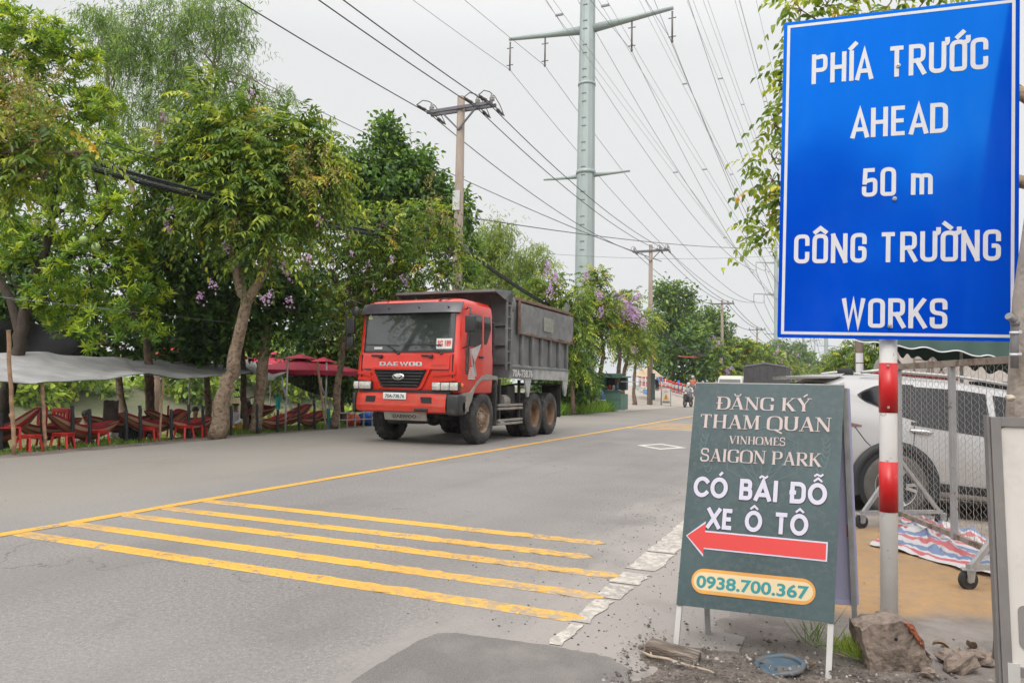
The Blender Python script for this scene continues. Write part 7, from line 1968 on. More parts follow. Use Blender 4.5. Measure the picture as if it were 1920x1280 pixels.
p = gp(1128, 771); root = empty('bottle_stand', p, 0, 'thin stand with a round tray in front of the kiosk', 'stand')
mb = MB(); mb.tube([(0, 0, .56), (0, 0, .60)], .19, 16); mb.build('tray', M_SGNW, root)
for k in range(3):
    t = 2.1 * k; mb = MB(); mb.tube([(.08 * cos(t), .08 * sin(t), .56), (.13 * cos(t), .13 * sin(t), 0)], .015, 6); mb.build('leg', M_SGNW, root)
mb = MB(); mb.lathe([(0, 0), (.13, .0), (.135, .03), (.135, .30), (.12, .36), (.04, .42), (.035, .47), (0, .47)], 16); o = mb.build('water_bottle', pm('blue_water_bottle', (.04, .10, .24), .2, var=.15)); o.location = Vector(p) + Vector((0, 0, .60)); tag(o, 'blue water cooler bottle standing on the tray before the kiosk', 'water bottle')
def a_sign(px, py, w, h, rz, lean, label, d=None):
    p = gp(px, py); r = empty('warning_board', p, rz, label, 'warning sign'); hw = w / 2
    yb = lambda z: lean * z
    mb = MB(); mb.add([(-hw, yb(.12), .12), (hw, yb(.12), .12), (hw, yb(h), h), (-hw, yb(h), h)] + [(-hw, yb(.12) + .02, .12), (hw, yb(.12) + .02, .12), (hw, yb(h) + .02, h), (-hw, yb(h) + .02, h)], [(0, 1, 2, 3), (7, 6, 5, 4), (0, 4, 5, 1), (1, 5, 6, 2), (2, 6, 7, 3), (3, 7, 4, 0)]); f = mb.build('board', M_SGNW, r)
    P = lambda x, z, l=.006: (x * hw, yb(z * h) - l, z * h)
    mb = MB(); mb.add([P(-.68, .38), P(.68, .38), P(0, .74)], [(0, 1, 2)]); mb.build('warning_triangle', M_ORG, f)
    mb = MB(); mb.add([P(-.05, .42, .009), P(.25, .40, .009), P(.10, .52, .009), P(.16, .60, .009), P(-.08, .62, .009), P(-.30, .44, .009)], [(0, 1, 2, 3, 4, 5)]); mb.build('digger_symbol', M_OLV, f)
    mb = MB(); mb.add([P(-.8, .20), P(.8, .20), P(.8, .32), P(-.8, .32)], [(0, 1, 2, 3)]); mb.build('text_band', M_OLV, f)
    mb = MB(); mb.add([P(-.12, .86), P(.12, .86), P(0, .95)], [(0, 1, 2)]); mb.add([P(-.4, .80), P(.4, .80), P(.4, .83), P(-.4, .83)], [(0, 1, 2, 3)]); mb.build('small_emblem', M_BOLR, f)
    for s_ in (-1, 1):
        mb = MB(); mb.bar((s_ * hw, 0, 0), (s_ * hw, yb(h), h), .04); mb.build('leg', M_ARM, r)
        mb = MB(); mb.bar((s_ * hw, .55, 0), (s_ * hw, yb(h), h), .04); mb.build('leg', M_ARM, r)
a_sign(1249, 762.5, .60, 1.22, radians(18), .12, 'white warning board with an orange triangle right of the second power pole')
a_sign(1113, 770, .72, 1.12, radians(14), -.06, 'faded white warning board leaning against the green kiosk')
# panel leaning behind the second pole
p = atY(1224, 738, 48.2); mb = MB(); mb.box((-.10, -.03, -.3), (.14, .03, 1.45)); o = mb.build('meter_panel', pm('dark_green_panel', (.035, .05, .045), .6)); o.location = Vector((p[0], 48.2, .75)); tag(o, 'narrow dark panel fixed to the right side of the second power pole', 'panel')
# bollards on the plaza rim
def make_bollard():
    r = empty('bollard'); mb = MB(); mb.lathe([(.0, .86), (.07, .85), (.115, .80), (.12, .74), (.12, 0), (0, 0)], 14); mb.build('post', M_BOLW, r)
    for z0, z1 in ((.66, .865), (.24, .38), (0, .08)):
        mb = MB(); mb.lathe([(.122, z0), (.126, z0), (.126, min(z1, .79)), (.10 if z1 > .8 else .122, z1 + (.005 if z1 > .8 else 0))] + ([(0, .875)] if z1 > .8 else []), 14); mb.build('band', M_BOLR, r)
    return r
bp_ = make_bollard(); words_ = ['first', 'second', 'third', 'fourth', 'fifth', 'sixth', 'seventh', 'eighth']
bl_ = [(1237, 729, 61.5), (1244, 730, 61), (1251, 731, 60.5), (1257, 733, 60), (1262.7, 735.5, 59.5), (1269, 737, 59), (1276, 738.5, 58.5), (1283, 740.5, 58), (1200, 722, 64), (1207, 723, 64), (1214, 724, 64)]
for i, (px, py, Y) in enumerate(bl_):
    o = bp_ if i == 0 else copy_tree(bp_); p = atY(px, py, Y); o.location = Vector(p)
    tag(o, (words_[i] + ' red and white bollard right of the second power pole') if i < 8 else ['leftmost red and white bollard under the beige parasol', 'middle red and white bollard under the beige parasol', 'red and white bollard under the beige parasol nearest the pole'][i - 8], 'bollard', 'bollards on the plaza rim')
p = atY(1272.5, 737, 59.2); mb = MB(); mb.tube([(0, 0, 0), (0, 0, .95)], .10, 12); mb.ball((0, 0, .97), (.1, .1, .06), 12, 6); o = mb.build('blue_post', pm('blue_post_paint', (.02, .10, .42), .5)); o.location = Vector(p); tag(o, 'plain blue post standing among the red and white bollards', 'post')
# beige parasol, people, goods
def round_parasol(px, py, Y, R, label):
    p = atY(px, py, Y); zg = float(zground(p[0], p[1])); h = p[2] - zg
    r = empty('parasol', (p[0], p[1], zg), 0, label, 'parasol'); mb = MB(); mb.tube([(0, 0, 0), (0, 0, h + .5)], .03, 8); mb.build('pole', M_GALV, r)
    mb = MB(); n = 8
    for k in range(n):
        a, b = 2 * pi * k / n, 2 * pi * (k + 1) / n
        mb.add([(R * cos(a), R * sin(a), h - .15), (R * cos(b), R * sin(b), h - .15), (R * .5 * cos(b), R * .5 * sin(b), h + .34), (R * .5 * cos(a), R * .5 * sin(a), h + .34), (0, 0, h + .55), (R * cos((a + b) / 2) * .98, R * sin((a + b) / 2) * .98, h - .10)], [(0, 5, 2, 3), (5, 1, 2), (3, 2, 4)])
    mb.build('canopy', M_BEIGE, r)
round_parasol(1214, 703, 52.5, 1.15, 'beige parasol behind the second power pole')
p = atY(1233, 733, 54); person((p[0], 54, float(p[2])), radians(60), 'bend', 'person in a light blue shirt bending beside the second power pole', M_BLUE2, M_DKT, sc=.9)
for i, (px, py, c, lb) in enumerate(((1212, 724, M_BLUE2, 'blue crate under the beige parasol'), (1204, 721, M_SGNW, 'white crate stacked under the beige parasol'), (1195, 716, pm('mint_crate', (.3, .38, .34), .6), 'pale crate with red trim at the left under the beige parasol'))):
    p = atY(px, py + 2, 56 + i); mb = MB(); mb.box((-.22, -.2, 0), (.22, .2, .36), bev=.03); mb.box((-.24, -.22, .30), (.24, .22, .36), bev=.02); mb.box((-.18, -.16, .361), (.18, .16, .365)); o = mb.build('crate', c); o.location = Vector((p[0], p[1], float(zground(p[0], p[1])))); tag(o, lb, 'crate')
# rider coming toward the camera
p = gp(1290, 763); rid = (p[0], p[1], 0)
bk = empty('motorbike', rid, radians(-8), 'dark motorbike ridden toward the camera left of the advertising board', 'motorbike'); bike(bk, pm('dark_motorbike', (.03, .032, .036), .35))
person(rid, radians(-8), 'ride', 'motorbike rider in a grey hooded jacket and white mask', pm('pale_grey_jacket', (.36, .36, .38), .8), M_GREYT, hair=pm('pale_hood', (.44, .44, .45), .8), hat='helmet', mask=M_SHW)
p = atY(1299, 746, 60); person((p[0], 60, float(zground(p[0], 60)) + .1), radians(10), 'stand', 'person in an orange jacket standing behind the motorbike rider', pm('orange_jacket', (.48, .12, .06), .8), M_GREYT, hair=pm('beige_helmet', (.42, .34, .26), .5), hat='helmet')
# traffic beyond the board
M_CREAM = pm('cream_paint', (.42, .41, .34), .4, var=.06); M_CANV = pm('dark_canvas', (.055, .052, .054), .8, var=.2, scale=3, bump=.3, bscale=4); M_WPAINT = pm('white_vehicle_paint', (.48, .47, .46), .35, var=.05)
GLS = pm('vehicle_glass', (.03, .035, .04), .06, spec=.8)
def wheels4(r, hw, ys, rad, w=.22):
    for y in ys:
        for s_ in (-1, 1):
            mb = MB(); mb.lathe([(rad * .5, -w / 2), (rad * .9, -w / 2), (rad, -w * .3), (rad, w * .3), (rad * .9, w / 2), (rad * .5, w / 2), (rad * .5, -w / 2)], 22, ax='x', xf=lambda p: p + np.array([s_ * (hw - w / 2), y, rad])); wv = mb.build('wheel', TYRE, r)
            mb = MB(); mb.lathe([(0, .04), (.06, .05), (rad * .5, .0), (rad * .5, -.05)], 16, ax='x', xf=lambda p: np.array([s_ * (hw - w / 2 + w * .3) + s_ * p[0], y + p[1], rad + p[2]])); mb.build('rim', M_GALV, wv)
# canvas-backed truck driving away
r = empty('canvas_truck', (-3.85, 43.5, 0), 0, 'white lorry with a dark canvas cover driving away above the advertising board', 'lorry')
mb = MB(); mb.box((-1.15, 0, .95), (1.15, 4.6, 1.5), bev=.03); mb.build('bed', M_WPAINT, r)
mb = MB()
prof = [(-1.14, 1.48), (-1.12, 2.55), (-1.0, 2.64), (0, 2.74), (1.0, 2.64), (1.12, 2.55), (1.14, 1.48)]
mb.add([(x, .04, z) for x, z in prof] + [(x, 4.55, z) for x, z in prof], [(0, 1, 2, 3, 4, 5, 6)] + [(k + 1, k, 7 + k, 8 + k) for k in range(6)] + [(13, 12, 11, 10, 9, 8, 7)])
for k in range(6): mb.box((-1.0 + k * .38, .02, 1.52), (-.97 + k * .38, .045, 2.6))
mb.build('canvas_cover', M_CANV, r)
mb = MB(); mb.add([(-1.18, .0, 2.50), (0, .0, 2.70), (1.18, .0, 2.50), (1.18, .0, 2.58), (0, .0, 2.79), (-1.18, .0, 2.58)] + [(-1.18, .3, 2.50), (0, .3, 2.70), (1.18, .3, 2.50), (1.18, .3, 2.58), (0, .3, 2.79), (-1.18, .3, 2.58)], [(0, 1, 4, 5), (1, 2, 3, 4), (5, 4, 10, 11), (4, 3, 9, 10)]); mb.build('cover_lip', pm('grey_canvas', (.14, .135, .14), .8), r)
mb = MB(); mb.box((-1.05, 4.8, .6), (1.05, 6.4, 2.5), bev=.12); mb.build('cab', M_WPAINT, r); wheels4(r, 1.1, (.9, 5.5), .42)
mb = MB(); mb.box((-1.1, -.03, 1.0), (-.8, 0, 1.15)); mb.build('tail_light', M_BOLR, r); mb = MB(); mb.box((.8, -.03, 1.0), (1.1, 0, 1.15)); mb.build('tail_light', M_BOLR, r)
# cream van facing us
def van(loc, label, name, cat, body, W, H, Ln, hood=.5, trim=None, rz=0):
    r = empty(name, loc, rz, label, cat); hw = W / 2; mb = MB()
    lv_ = [(.35, 0, hw * .96), (.9, .0, hw), (1.15, .10, hw), (H * .62, .25, hw * .98), (H * .92, hood + .2, hw * .92), (H, hood + .5, hw * .82)]
    vs = []
    for z, y, w in lv_: vs += ring(z, y, Ln - .05 - (z / H) * .08, w, .18, .15, 4)
    m = 20; mb.add(vs, [(i * m + k, i * m + (k + 1) % m, (i + 1) * m + (k + 1) % m, (i + 1) * m + k) for i in range(len(lv_) - 1) for k in range(m)] + [tuple((len(lv_) - 1) * m + k for k in range(m)), tuple(reversed(range(m)))], True); mb.build('body', body, r)
    z0, z1 = H * .60, H * .88; y0 = np.interp(z0, [q[0] for q in lv_], [q[1] for q in lv_]); y1 = np.interp(z1, [q[0] for q in lv_], [q[1] for q in lv_])
    mb = MB(); mb.add([(-hw * .84, y0 - .015, z0), (hw * .84, y0 - .015, z0), (hw * .80, y1 - .015, z1), (-hw * .80, y1 - .015, z1)], [(0, 1, 2, 3)]); mb.build('windscreen', GLS, r)
    for s_ in (-1, 1):
        mb = MB(); mb.add([(s_ * (hw + .006), .6, z0), (s_ * (hw + .006), Ln - .4, z0), (s_ * (hw * .965), Ln - .5, z1), (s_ * (hw * .965), .95, z1)], [(0, 1, 2, 3) if s_ > 0 else (3, 2, 1, 0)]); mb.build('side_window', GLS, r)
        mb = MB(); mb.box((s_ * hw * .8 - .12, -.03, .72), (s_ * hw * .8 + .12, .05, .88), bev=.03); mb.build('headlight', LENS, r)
        mb = MB(); mb.box((s_ * (hw + .12) - .08, .35, H * .62), (s_ * (hw + .12) + .08, .42, H * .72), bev=.03); mb.build('mirror', M_SHB, r)
    mb = MB(); mb.box((-hw * .9, -.06, .34), (hw * .9, .04, .58), bev=.05); mb.build('bumper', trim or body, r)
    wheels4(r, hw - .02, (.75, Ln - .9), .33)
    return r
van((-7.45, 56, 0), 'cream minibus coming toward us left of the canvas lorry', 'minibus', 'minibus', M_CREAM, 1.88, 2.25, 4.6)
van((-9.5, 62, 0), 'red hatchback half hidden behind the cream minibus', 'parked_car', 'car', pm('red_car_paint', (.42, .03, .03), .3), 1.7, 1.75, 3.6)
van((-4.9, 126, 0), 'small red lorry far down the road right of the canvas lorry', 'red_lorry', 'lorry', pm('red_lorry_paint', (.55, .05, .045), .35), 2.3, 3.5, 6, .2)
# stall under a blue sheet by the car
r = empty('market_stall', (-.9, 60, 0), 0, 'roadside stall under a sloping blue and white sheet by the car roof', 'stall')
mb = MB(); mb.sheet(lambda u, v: (-1.6 + 3.2 * u, -1 + 2 * v, 1.9 + .55 * u - .15 * sin(pi * u)), 10, 4); mb.build('awning', pm('blue_sheet', (.09, .16, .40), .7, var=.15), r)
mb = MB(); mb.sheet(lambda u, v: (-.2 + 1.6 * u, -1.3 + .25 * v, 1.55 + .75 * u + .35 * v), 6, 3); mb.build('front_flap', M_SGNW, r)
for x in (-1.5, 1.5):
    mb = MB(); mb.bar((x, -.9, 0), (x, -.9, 1.95 + .27 * (x > 0) * 2), .06); mb.build('pole', M_GALV, r)
# ------------------------------------------------------------------ silver car behind the fence
M_SILV = pm('silver_car_paint', (.37, .36, .357), .26, .25, var=.03, scale=2, coat=.6)
M_CLAD = pm('black_cladding', (.022, .022, .024), .65, var=.15)
M_ALLOY = pm('alloy_wheel', (.45, .44, .43), .3, .7, var=.08)
M_GLC = pm('dark_car_glass', (.008, .009, .011), .05, var=.2, scale=3, spec=.4)
wc = atD(1671, 900, 7.95)
HDG = radians(22)
car = empty('parked_car', (0, 0, 0), HDG, 'silver SUV parked behind the chain-link fence, rear end beside the advertising board', 'car')
ST = [(0.0, .82, .74, .70, .58), (.03, .98, .90, .82, .68), (.09, 1.12, .99, .865, .66), (.20, 1.41, 1.05, .885, .64), (.34, 1.49, 1.06, .90, .63), (.9, 1.545, 1.04, .925, .645), (1.6, 1.565, 1.00, .935, .66), (2.25, 1.53, .97, .935, .65), (2.6, 1.43, .955, .93, .67), (3.05, 1.16, .94, .92, .74), (3.3, 1.06, .93, .91, .78), (3.85, .97, .88, .88, .74), (4.22, .80, .74, .78, .66), (4.36, .58, .54, .62, .5)]
SXs = [s_[0] for s_ in ST]
sti = lambda x, k: float(np.interp(x, SXs, [s_[k] for s_ in ST]))
def csec(x):
    zt, zb, w, wr = (sti(x, k) for k in (1, 2, 3, 4))
    half = [(w * .86, .25), (w * .975, .30), (w, .46), (w * 1.0, .62), (w * .992, zb - .12), (w * .965, zb), (wr + (w * .965 - wr) * .14 + .02, zt - .085), (wr, zt - .03), (wr * .6, zt + .0), (0, zt + .012)]
    return [(-a, b) for a, b in half] + [(a, b) for a, b in reversed(half[:-1])]
xs_ = sorted(set(SXs + list(np.linspace(.35, 3.2, 16))))
mb = MB(); m = 19
for x in xs_:
    for y, z in csec(x): mb.v.append(np.array([x, y, z]))
for i in range(len(xs_) - 1):
    for k in range(m - 1):
        mb.f.append((i * m + k, (i + 1) * m + k, (i + 1) * m + k + 1, i * m + k + 1)); mb.sm.append(True); mb.mi.append(0)
mb.f.append(tuple(range(m))); mb.sm.append(True); mb.mi.append(0); mb.f.append(tuple(reversed(range((len(xs_) - 1) * m, len(xs_) * m)))); mb.sm.append(True); mb.mi.append(0)
# move the whole car so that the near rear wheel stands where measured
WX, WY = .86, -.91
off = np.array([wc[0] - (cos(HDG) * WX - sin(HDG) * WY), wc[1] - (sin(HDG) * WX + cos(HDG) * WY), -.02])
car.location = Vector(off); car.rotation_euler = (0, radians(5.2), HDG)
mb.build('body', M_SILV, car)
def csideY(x, z):
    zt, zb, w, wr = (sti(x, k) for k in (1, 2, 3, 4)); top = wr + (w * .965 - wr) * .14 + .02
    if z <= zb: return float(np.interp(z, [.25, .30, .46, .62, zb - .12, zb], [w * .86, w * .975, w, w, w * .992, w * .965]))
    return float(np.interp(z, [zb, zt - .085], [w * .965, top]))
def cpatch(x0, x1, lo, hi, d, sgn, nu=14, nv=5):
    mbx = MB()
    mbx.sheet(lambda u, v: (x0 + (x1 - x0) * (u if sgn < 0 else 1 - u), sgn * (csideY(x0 + (x1 - x0) * (u if sgn < 0 else 1 - u), lo(x0 + (x1 - x0) * (u if sgn < 0 else 1 - u)) * (1 - v) + hi(x0 + (x1 - x0) * (u if sgn < 0 else 1 - u)) * v) + d), lo(x0 + (x1 - x0) * (u if sgn < 0 else 1 - u)) * (1 - v) + hi(x0 + (x1 - x0) * (u if sgn < 0 else 1 - u)) * v), nu, nv)
    return mbx
for sg in (-1, 1):
    beltl = lambda x: sti(x, 2) + .015 - .0 * x
    topl = lambda x: sti(x, 1) - .115
    # quarter light tapering to the rear, then door glass
    ql = lambda x, e=0: float(np.interp(x, [.46, .52, .66, .9, 1.08], [1.27, 1.215, 1.17, 1.09, 1.055])) + e
    qh = lambda x, e=0: float(np.interp(x, [.46, .52, .66, .9, 1.08], [1.285, 1.33, 1.40, 1.445, 1.455])) - e
    cpatch(.46, 1.08, ql, qh, .006, sg).build('window_surround', M_CLAD, car)
    cpatch(.50, 1.0, lambda x: ql(x, .018), lambda x: qh(x, .018), .010, sg).build('quarter_window', M_GLC, car)
    for a, b in ((1.05, 1.86), (1.94, 2.86)):
        cpatch(a, b, beltl, lambda x: min(topl(x), sti(x, 1) - .10), .006, sg).build('door_window', M_GLC, car)
    cpatch(1.0, 2.9, lambda x: beltl(x) - .035, lambda x: beltl(x) - .002, .008, sg, 20, 1).build('window_trim', M_CLAD, car)
    cpatch(.45, 3.4, lambda x: .26, lambda x: .42, .008, sg, 20, 2).build('sill_cladding', M_CLAD, car)
    for x in (1.03, 1.90, 2.95):
        cpatch(x - .004, x + .004, lambda q: .42, lambda q: beltl(q) - .04, .003, sg, 1, 6).build('door_gap', M_CLAD, car)
    for x in (.98, 1.92):
        mb = MB(); y = sg * (csideY(x + .1, .82) + .012); mb.ball((x + .12, y, sti(x, 2) - .085), (.13, .025, .026), 14, 8); mb.build('door_handle', CHROME, car)
    # tail lamp wrapping round the corner
    cpatch(.075, .47, lambda x: .91 + .06 * (x - .07), lambda x: 1.0 - .12 * (x - .07), .012, sg, 6, 2).build('tail_light', pm('dark_tail_lens', (.16, .07, .07), .15, var=.4, scale=30), car)
    mb = MB(); mb.tube([(x, sg * (csideY(x, z) + .001), z) for x, z in ((.40, .93), (.46, .86), (.53, .78), (.58, .74))], .0045, 6); mb.build('panel_gap', M_CLAD, car)
    for wx in (.86, 3.48):
        mb = MB(); yy_ = sg * (.942 if wx < 2 else .915)
        ring_ = [(r_, t) for t in np.linspace(-.35, pi + .35, 26) for r_ in (.385, .475)]
        vs = [(wx + r_ * cos(t) * 1.0, yy_ + sg * .004, .345 + r_ * sin(t)) for r_, t in ring_] + [(wx + r_ * cos(t), yy_ - sg * .10, .345 + r_ * sin(t)) for r_, t in ring_]
        n = len(ring_); fs = []
        for k in range(0, n - 2, 2): fs += [(k, k + 1, k + 3, k + 2), (k + 1, n + k + 1, n + k + 3, k + 3), (k, k + 2, n + k + 2, n + k)]
        mb.add(vs, fs, True); mb.build('wheel_arch', M_CLAD, car)
        mb = MB(); mb.add([(wx + .385 * cos(t), yy_ + sg * .001, .345 + .385 * sin(t)) for t in np.linspace(0, 2 * pi, 30)[:-1]], [tuple(range(29)) if sg < 0 else tuple(reversed(range(29)))]); mb.build('arch_liner', INK, car)
        w = empty('wheel', (wx, sg * .83, .345)); w.parent = car
        mb = MB(); mb.lathe([(.20, .11), (.235, .118), (.30, .118), (.335, .10), (.345, .06), (.345, -.06), (.335, -.1), (.20, -.1)], 40, ax='z', xf=lambda p: np.array([p[0], sg * (p[2] + .02), p[1]])); mb.build('tyre', pm('dusty_car_tyre', (.085, .078, .072), .9, var=.2, scale=10), w)
        mb = MB(); mb.lathe([(0, .07), (.05, .075), (.06, .06), (.07, .03), (.19, .03), (.215, .07), (.236, .12), (.24, .10)], 36, ax='z', xf=lambda p: np.array([p[0], sg * (p[2] + .02), p[1]])); mb.build('rim_barrel', M_CLAD, w)
        mb = MB()
        for k in range(5):
            for q in (-.16, .16):
                t = 2 * pi * k / 5; mb.bar((.05 * cos(t), sg * .09, .05 * sin(t)), (.222 * cos(t + q), sg * .125, .222 * sin(t + q)), .034, .02, up=(0, 1, 0))
        mb.lathe([(0, .095), (.05, .09), (.06, .07)], 16, ax='z', xf=lambda p: np.array([p[0], sg * (p[2] + .02), p[1]])); mb.lathe([(.212, .10), (.222, .118), (.24, .112)], 36, ax='z', xf=lambda p: np.array([p[0], sg * (p[2] + .02), p[1]])); mb.build('rim', M_ALLOY, w)
    mb = MB(); mb.tube([(.55, sg * .60, 1.54), (.75, sg * .61, 1.585), (1.6, sg * .62, 1.605), (2.2, sg * .61, 1.575), (2.35, sg * .60, 1.53)], .018, 8); mb.build('roof_rail', M_ALLOY, car)
mb = MB(); mb.add([(-.06, -.60, 1.44), (-.06, .60, 1.44), (.36, .63, 1.508), (.36, -.63, 1.508), (-.05, -.60, 1.405), (-.05, .60, 1.405), (.25, .62, 1.44), (.25, -.62, 1.44)], [(0, 3, 2, 1), (0, 1, 5, 4), (4, 5, 6, 7), (0, 4, 7, 3), (1, 2, 6, 5)], True); mb.build('roof_spoiler', M_SILV, car)
mb = MB(); mb.add([(.095, -.62, 1.13), (.095, .62, 1.13), (.19, .56, 1.39), (.19, -.56, 1.39)], [(0, 3, 2, 1)]); 
for v in mb.v: v[0] -= .03
mb.build('rear_window', M_GLC, car)
mb = MB(); mb.box((-.03, -.68, .30), (.20, .68, .52), bev=.06); mb.box((.0, -.84, .28), (.46, .84, .50), bev=.08); mb.build('rear_bumper', M_CLAD, car)
mb = MB(); mb.ball((.62, 0, 1.56), (.10, .03, .06), 10, 8); mb.build('aerial_fin', M_CLAD, car)

# ------------------------------------------------------------------ rolling chain-link fence panel
M_FEN = pm('fence_grey_paint', (.32, .325, .33), .6, .2, var=.1, scale=7, stain=(.16, .085, .05), stain_at=(.60, .68), sscale=11)
M_RAIL = pm('rusty_angle_iron', (.26, .215, .18), .8, .1, var=.25, scale=10, stain=(.12, .07, .045), stain_at=(.5, .65), sscale=9)
M_MESH = pm('galvanised_mesh_wire', (.38, .37, .355), .5, .4, var=.1)
FA, FB = np.array([.505, 7.79, 0]), np.array([1.13, 5.80, 0])
fd = unit(FB - FA); fnm = np.array([fd[1], -fd[0], 0]); fnm = fnm if fnm[1] < 0 else -fnm
fl = np.linalg.norm(FB - FA); ez = np.array([0, 0, 1.0])
fence = empty('fence_panel', FA, 0, 'rusty wheeled chain-link fence panel standing in front of the silver car', 'fence')
F3 = lambda s_, z, d=0: FA + fd * s_ + ez * z + fnm * d
for s_ in (0, fl * .5, fl):
    mb = MB(); mb.bar(F3(s_, .10), F3(s_, 1.47), .042, .042, up=fnm); mb.build('post', M_FEN, fence, world=True)
mb = MB(); mb.bar(F3(-.02, 1.485), F3(fl + .02, 1.485), .045, .05); mb.build('top_rail', M_RAIL, fence, world=True)
mb = MB(); mb.bar(F3(.02, .13), F3(fl, .13), .035, .04); mb.build('bottom_rail', M_RAIL, fence, world=True)
mb = MB(); pitch = .056; nz = 48
def cwire(s0, flip):
    pts = []
    for k in range(nz + 1):
        z = .14 + (1.46 - .14) * k / nz; sx = s0 + (pitch * .52 if (k + flip) % 2 else -pitch * .04)
        pts.append(F3(sx, z, .004 * (1 if k % 2 else -1)))
    return pts
n_w = int((fl - .05) / (pitch * .97))
for k in range(n_w): mb.tube(cwire(.03 + k * pitch * .97 / 1.0, k % 2), .0021, 4, False)
for k in range(n_w): mb.tube(cwire(.03 + (k + .5) * pitch * .97, (k + 1) % 2 if False else k % 2), .0021, 4, False) if False else None
mb.build('wire_mesh', M_MESH, fence, world=True)
for s_, c0, c1 in ((0, np.array([.17, 7.55, 0]), np.array([.86, 8.02, 0])), (fl, np.array([.74, 5.57, 0]), np.array([1.50, 6.04, 0]))):
    mid = F3(s_, .13)
    mb = MB(); mb.bar(c0 + ez * .14, c1 + ez * .14, .04, .035); mb.build('foot', M_GALV, fence, world=True)
    for c in (c0, c1):
        mb = MB(); mb.bar(c * .93 + mid * .07 + ez * .14, F3(s_, .62), .032, .032); mb.build('brace', M_GALV, fence, world=True)
        cs = empty('caster', c); cs.parent = fence; cs.location = Vector(c - FA)
        ddir = unit(c1 - c0); ax = np.array([-ddir[1], ddir[0], 0])
        mb = MB(); mb.lathe([(.02, -.017), (.052, -.019), (.062, -.013), (.062, .013), (.052, .019), (.02, .017)], 22, ax='z', xf=lambda p: ddir * p[0] + ez * (p[1] + .062) + ax * p[2]); mb.build('tyre', TYRE, cs)
        mb = MB(); mb.lathe([(0, -.021), (.022, -.021), (.022, .021), (0, .021)], 12, ax='z', xf=lambda p: ddir * p[0] + ez * (p[1] + .062) + ax * p[2])
        for q in (-.026, .026): mb.add([ddir * a + ez * b + ax * q for a, b in ((-.02, .05), (.02, .05), (.035, .125), (-.03, .125))], [(0, 1, 2, 3)]); mb.add([ddir * a + ez * b + ax * (q * 1.12) for a, b in ((-.02, .05), (.02, .05), (.035, .125), (-.03, .125))], [(3, 2, 1, 0)])
        mb.box((-.035, -.035, .122), (.035, .035, .130)); mb.build('fork', M_GALV, cs)

# striped plastic sheet lying under the fence
m, t, b, out = nodes_of('striped_plastic_sheet')
at = t.nodes.new("ShaderNodeAttribute"); at.attribute_name = "tone"
r = t.nodes.new("ShaderNodeValToRGB"); r.color_ramp.interpolation = 'CONSTANT'; el = r.color_ramp.elements
sc_ = [(.50, .47, .46), (.46, .10, .11), (.50, .47, .46), (.13, .18, .30), (.48, .45, .44), (.44, .12, .13), (.50, .47, .46), (.15, .20, .33)]
el[0].color = sc_[0] + (1,); el[1].position = .07; el[1].color = sc_[1] + (1,)
for k, p_ in enumerate((.13, .155, .22, .29, .35, .375, .45, .51, .57, .60, .67, .74, .80, .83, .90, .95)): q = el.new(p_); q.color = sc_[(k + 2) % 8] + (1,)
t.links.new(at.outputs["Fac"], r.inputs[0]); t.links.new(r.outputs[0], b.inputs["Base Color"]); b.inputs["Roughness"].default_value = .5
Q00, Q10, Q11, Q01 = gp(1630, 1024), gp(1885, 1088), gp(1920, 1035), gp(1700, 968)
V = []; T = []; n1, n2 = 70, 34
for j in range(n2 + 1):
    for i in range(n1 + 1):
        u, v = i / n1, j / n2
        p = (Q00 * (1 - u) + Q10 * u) * (1 - v) + (Q01 * (1 - u) + Q11 * u) * v
        wr_ = fbm(u * 5 + 3, v * 4, 1.6, 4); e_ = min(1, 6 * min(u, v + .04, 1 - u + .1, 1 - v + .1))
        rid_ = abs(fbm(u * 4 + v * 2, v * 3 - u, 1.4, 3) - .45)
        p = p + np.array([.10 * (fbm(u * 6, v * 6 + 9, 1, 3) - .45), .12 * (fbm(u * 6 + 5, v * 6, 1, 3) - .45), .018 + e_ * (.16 * max(0, wr_ - .40) + .10 * max(0, .07 - rid_) * 8 * (1 - u * .6))])
        V.append(p); T.append(min(.99, max(0, v * .92 + .20 * (fbm(u * 3, v * 3 + 7, 1.3, 3) - .45))))
F_ = [(j * (n1 + 1) + i, j * (n1 + 1) + i + 1, (j + 1) * (n1 + 1) + i + 1, (j + 1) * (n1 + 1) + i) for j in range(n2) for i in range(n1)]
tag(np_mesh('striped_sheet', np.array(V), F_, m, None, T, True), 'crumpled red, white and blue striped plastic sheet on the ground under the fence', 'plastic sheet')

# ------------------------------------------------------------------ concrete pole with pipe, white board at the right edge
d = 3.4
M_CONC2 = pm('mottled_concrete', (.36, .31, .265), .9, var=.16, scale=7, stain=(.22, .17, .13), stain_at=(.48, .66), sscale=5, bump=.5, bscale=30)
pts = [atD(1874 + 64, 1250, d), atD(1897 + 63, 790, d), atD(1911 + 61, 560, d), atD(1992 + 58, 0, d), atD(2052 + 56, -350, d)]
root = empty('concrete_pole', pts[0], 0, 'weathered concrete pole at the right edge in front of the blue sign', 'pole')
mb = MB(); mb.tube(pts, [.162, .156, .152, .144, .138], 20); mb.build('shaft', M_CONC2, root, world=True)
mb = MB(); q = atD(1908 + 62, 690, d); mb.tube([q - np.array([0, 0, .02]), q + np.array([0, 0, .02])], .158, 20); mb.build('strap', M_GALV, root, world=True)
root = empty('drain_pipe', atD(1902, 690, d - .04), 0, 'short grey plastic pipe with an elbow strapped to the concrete pole', 'pipe')
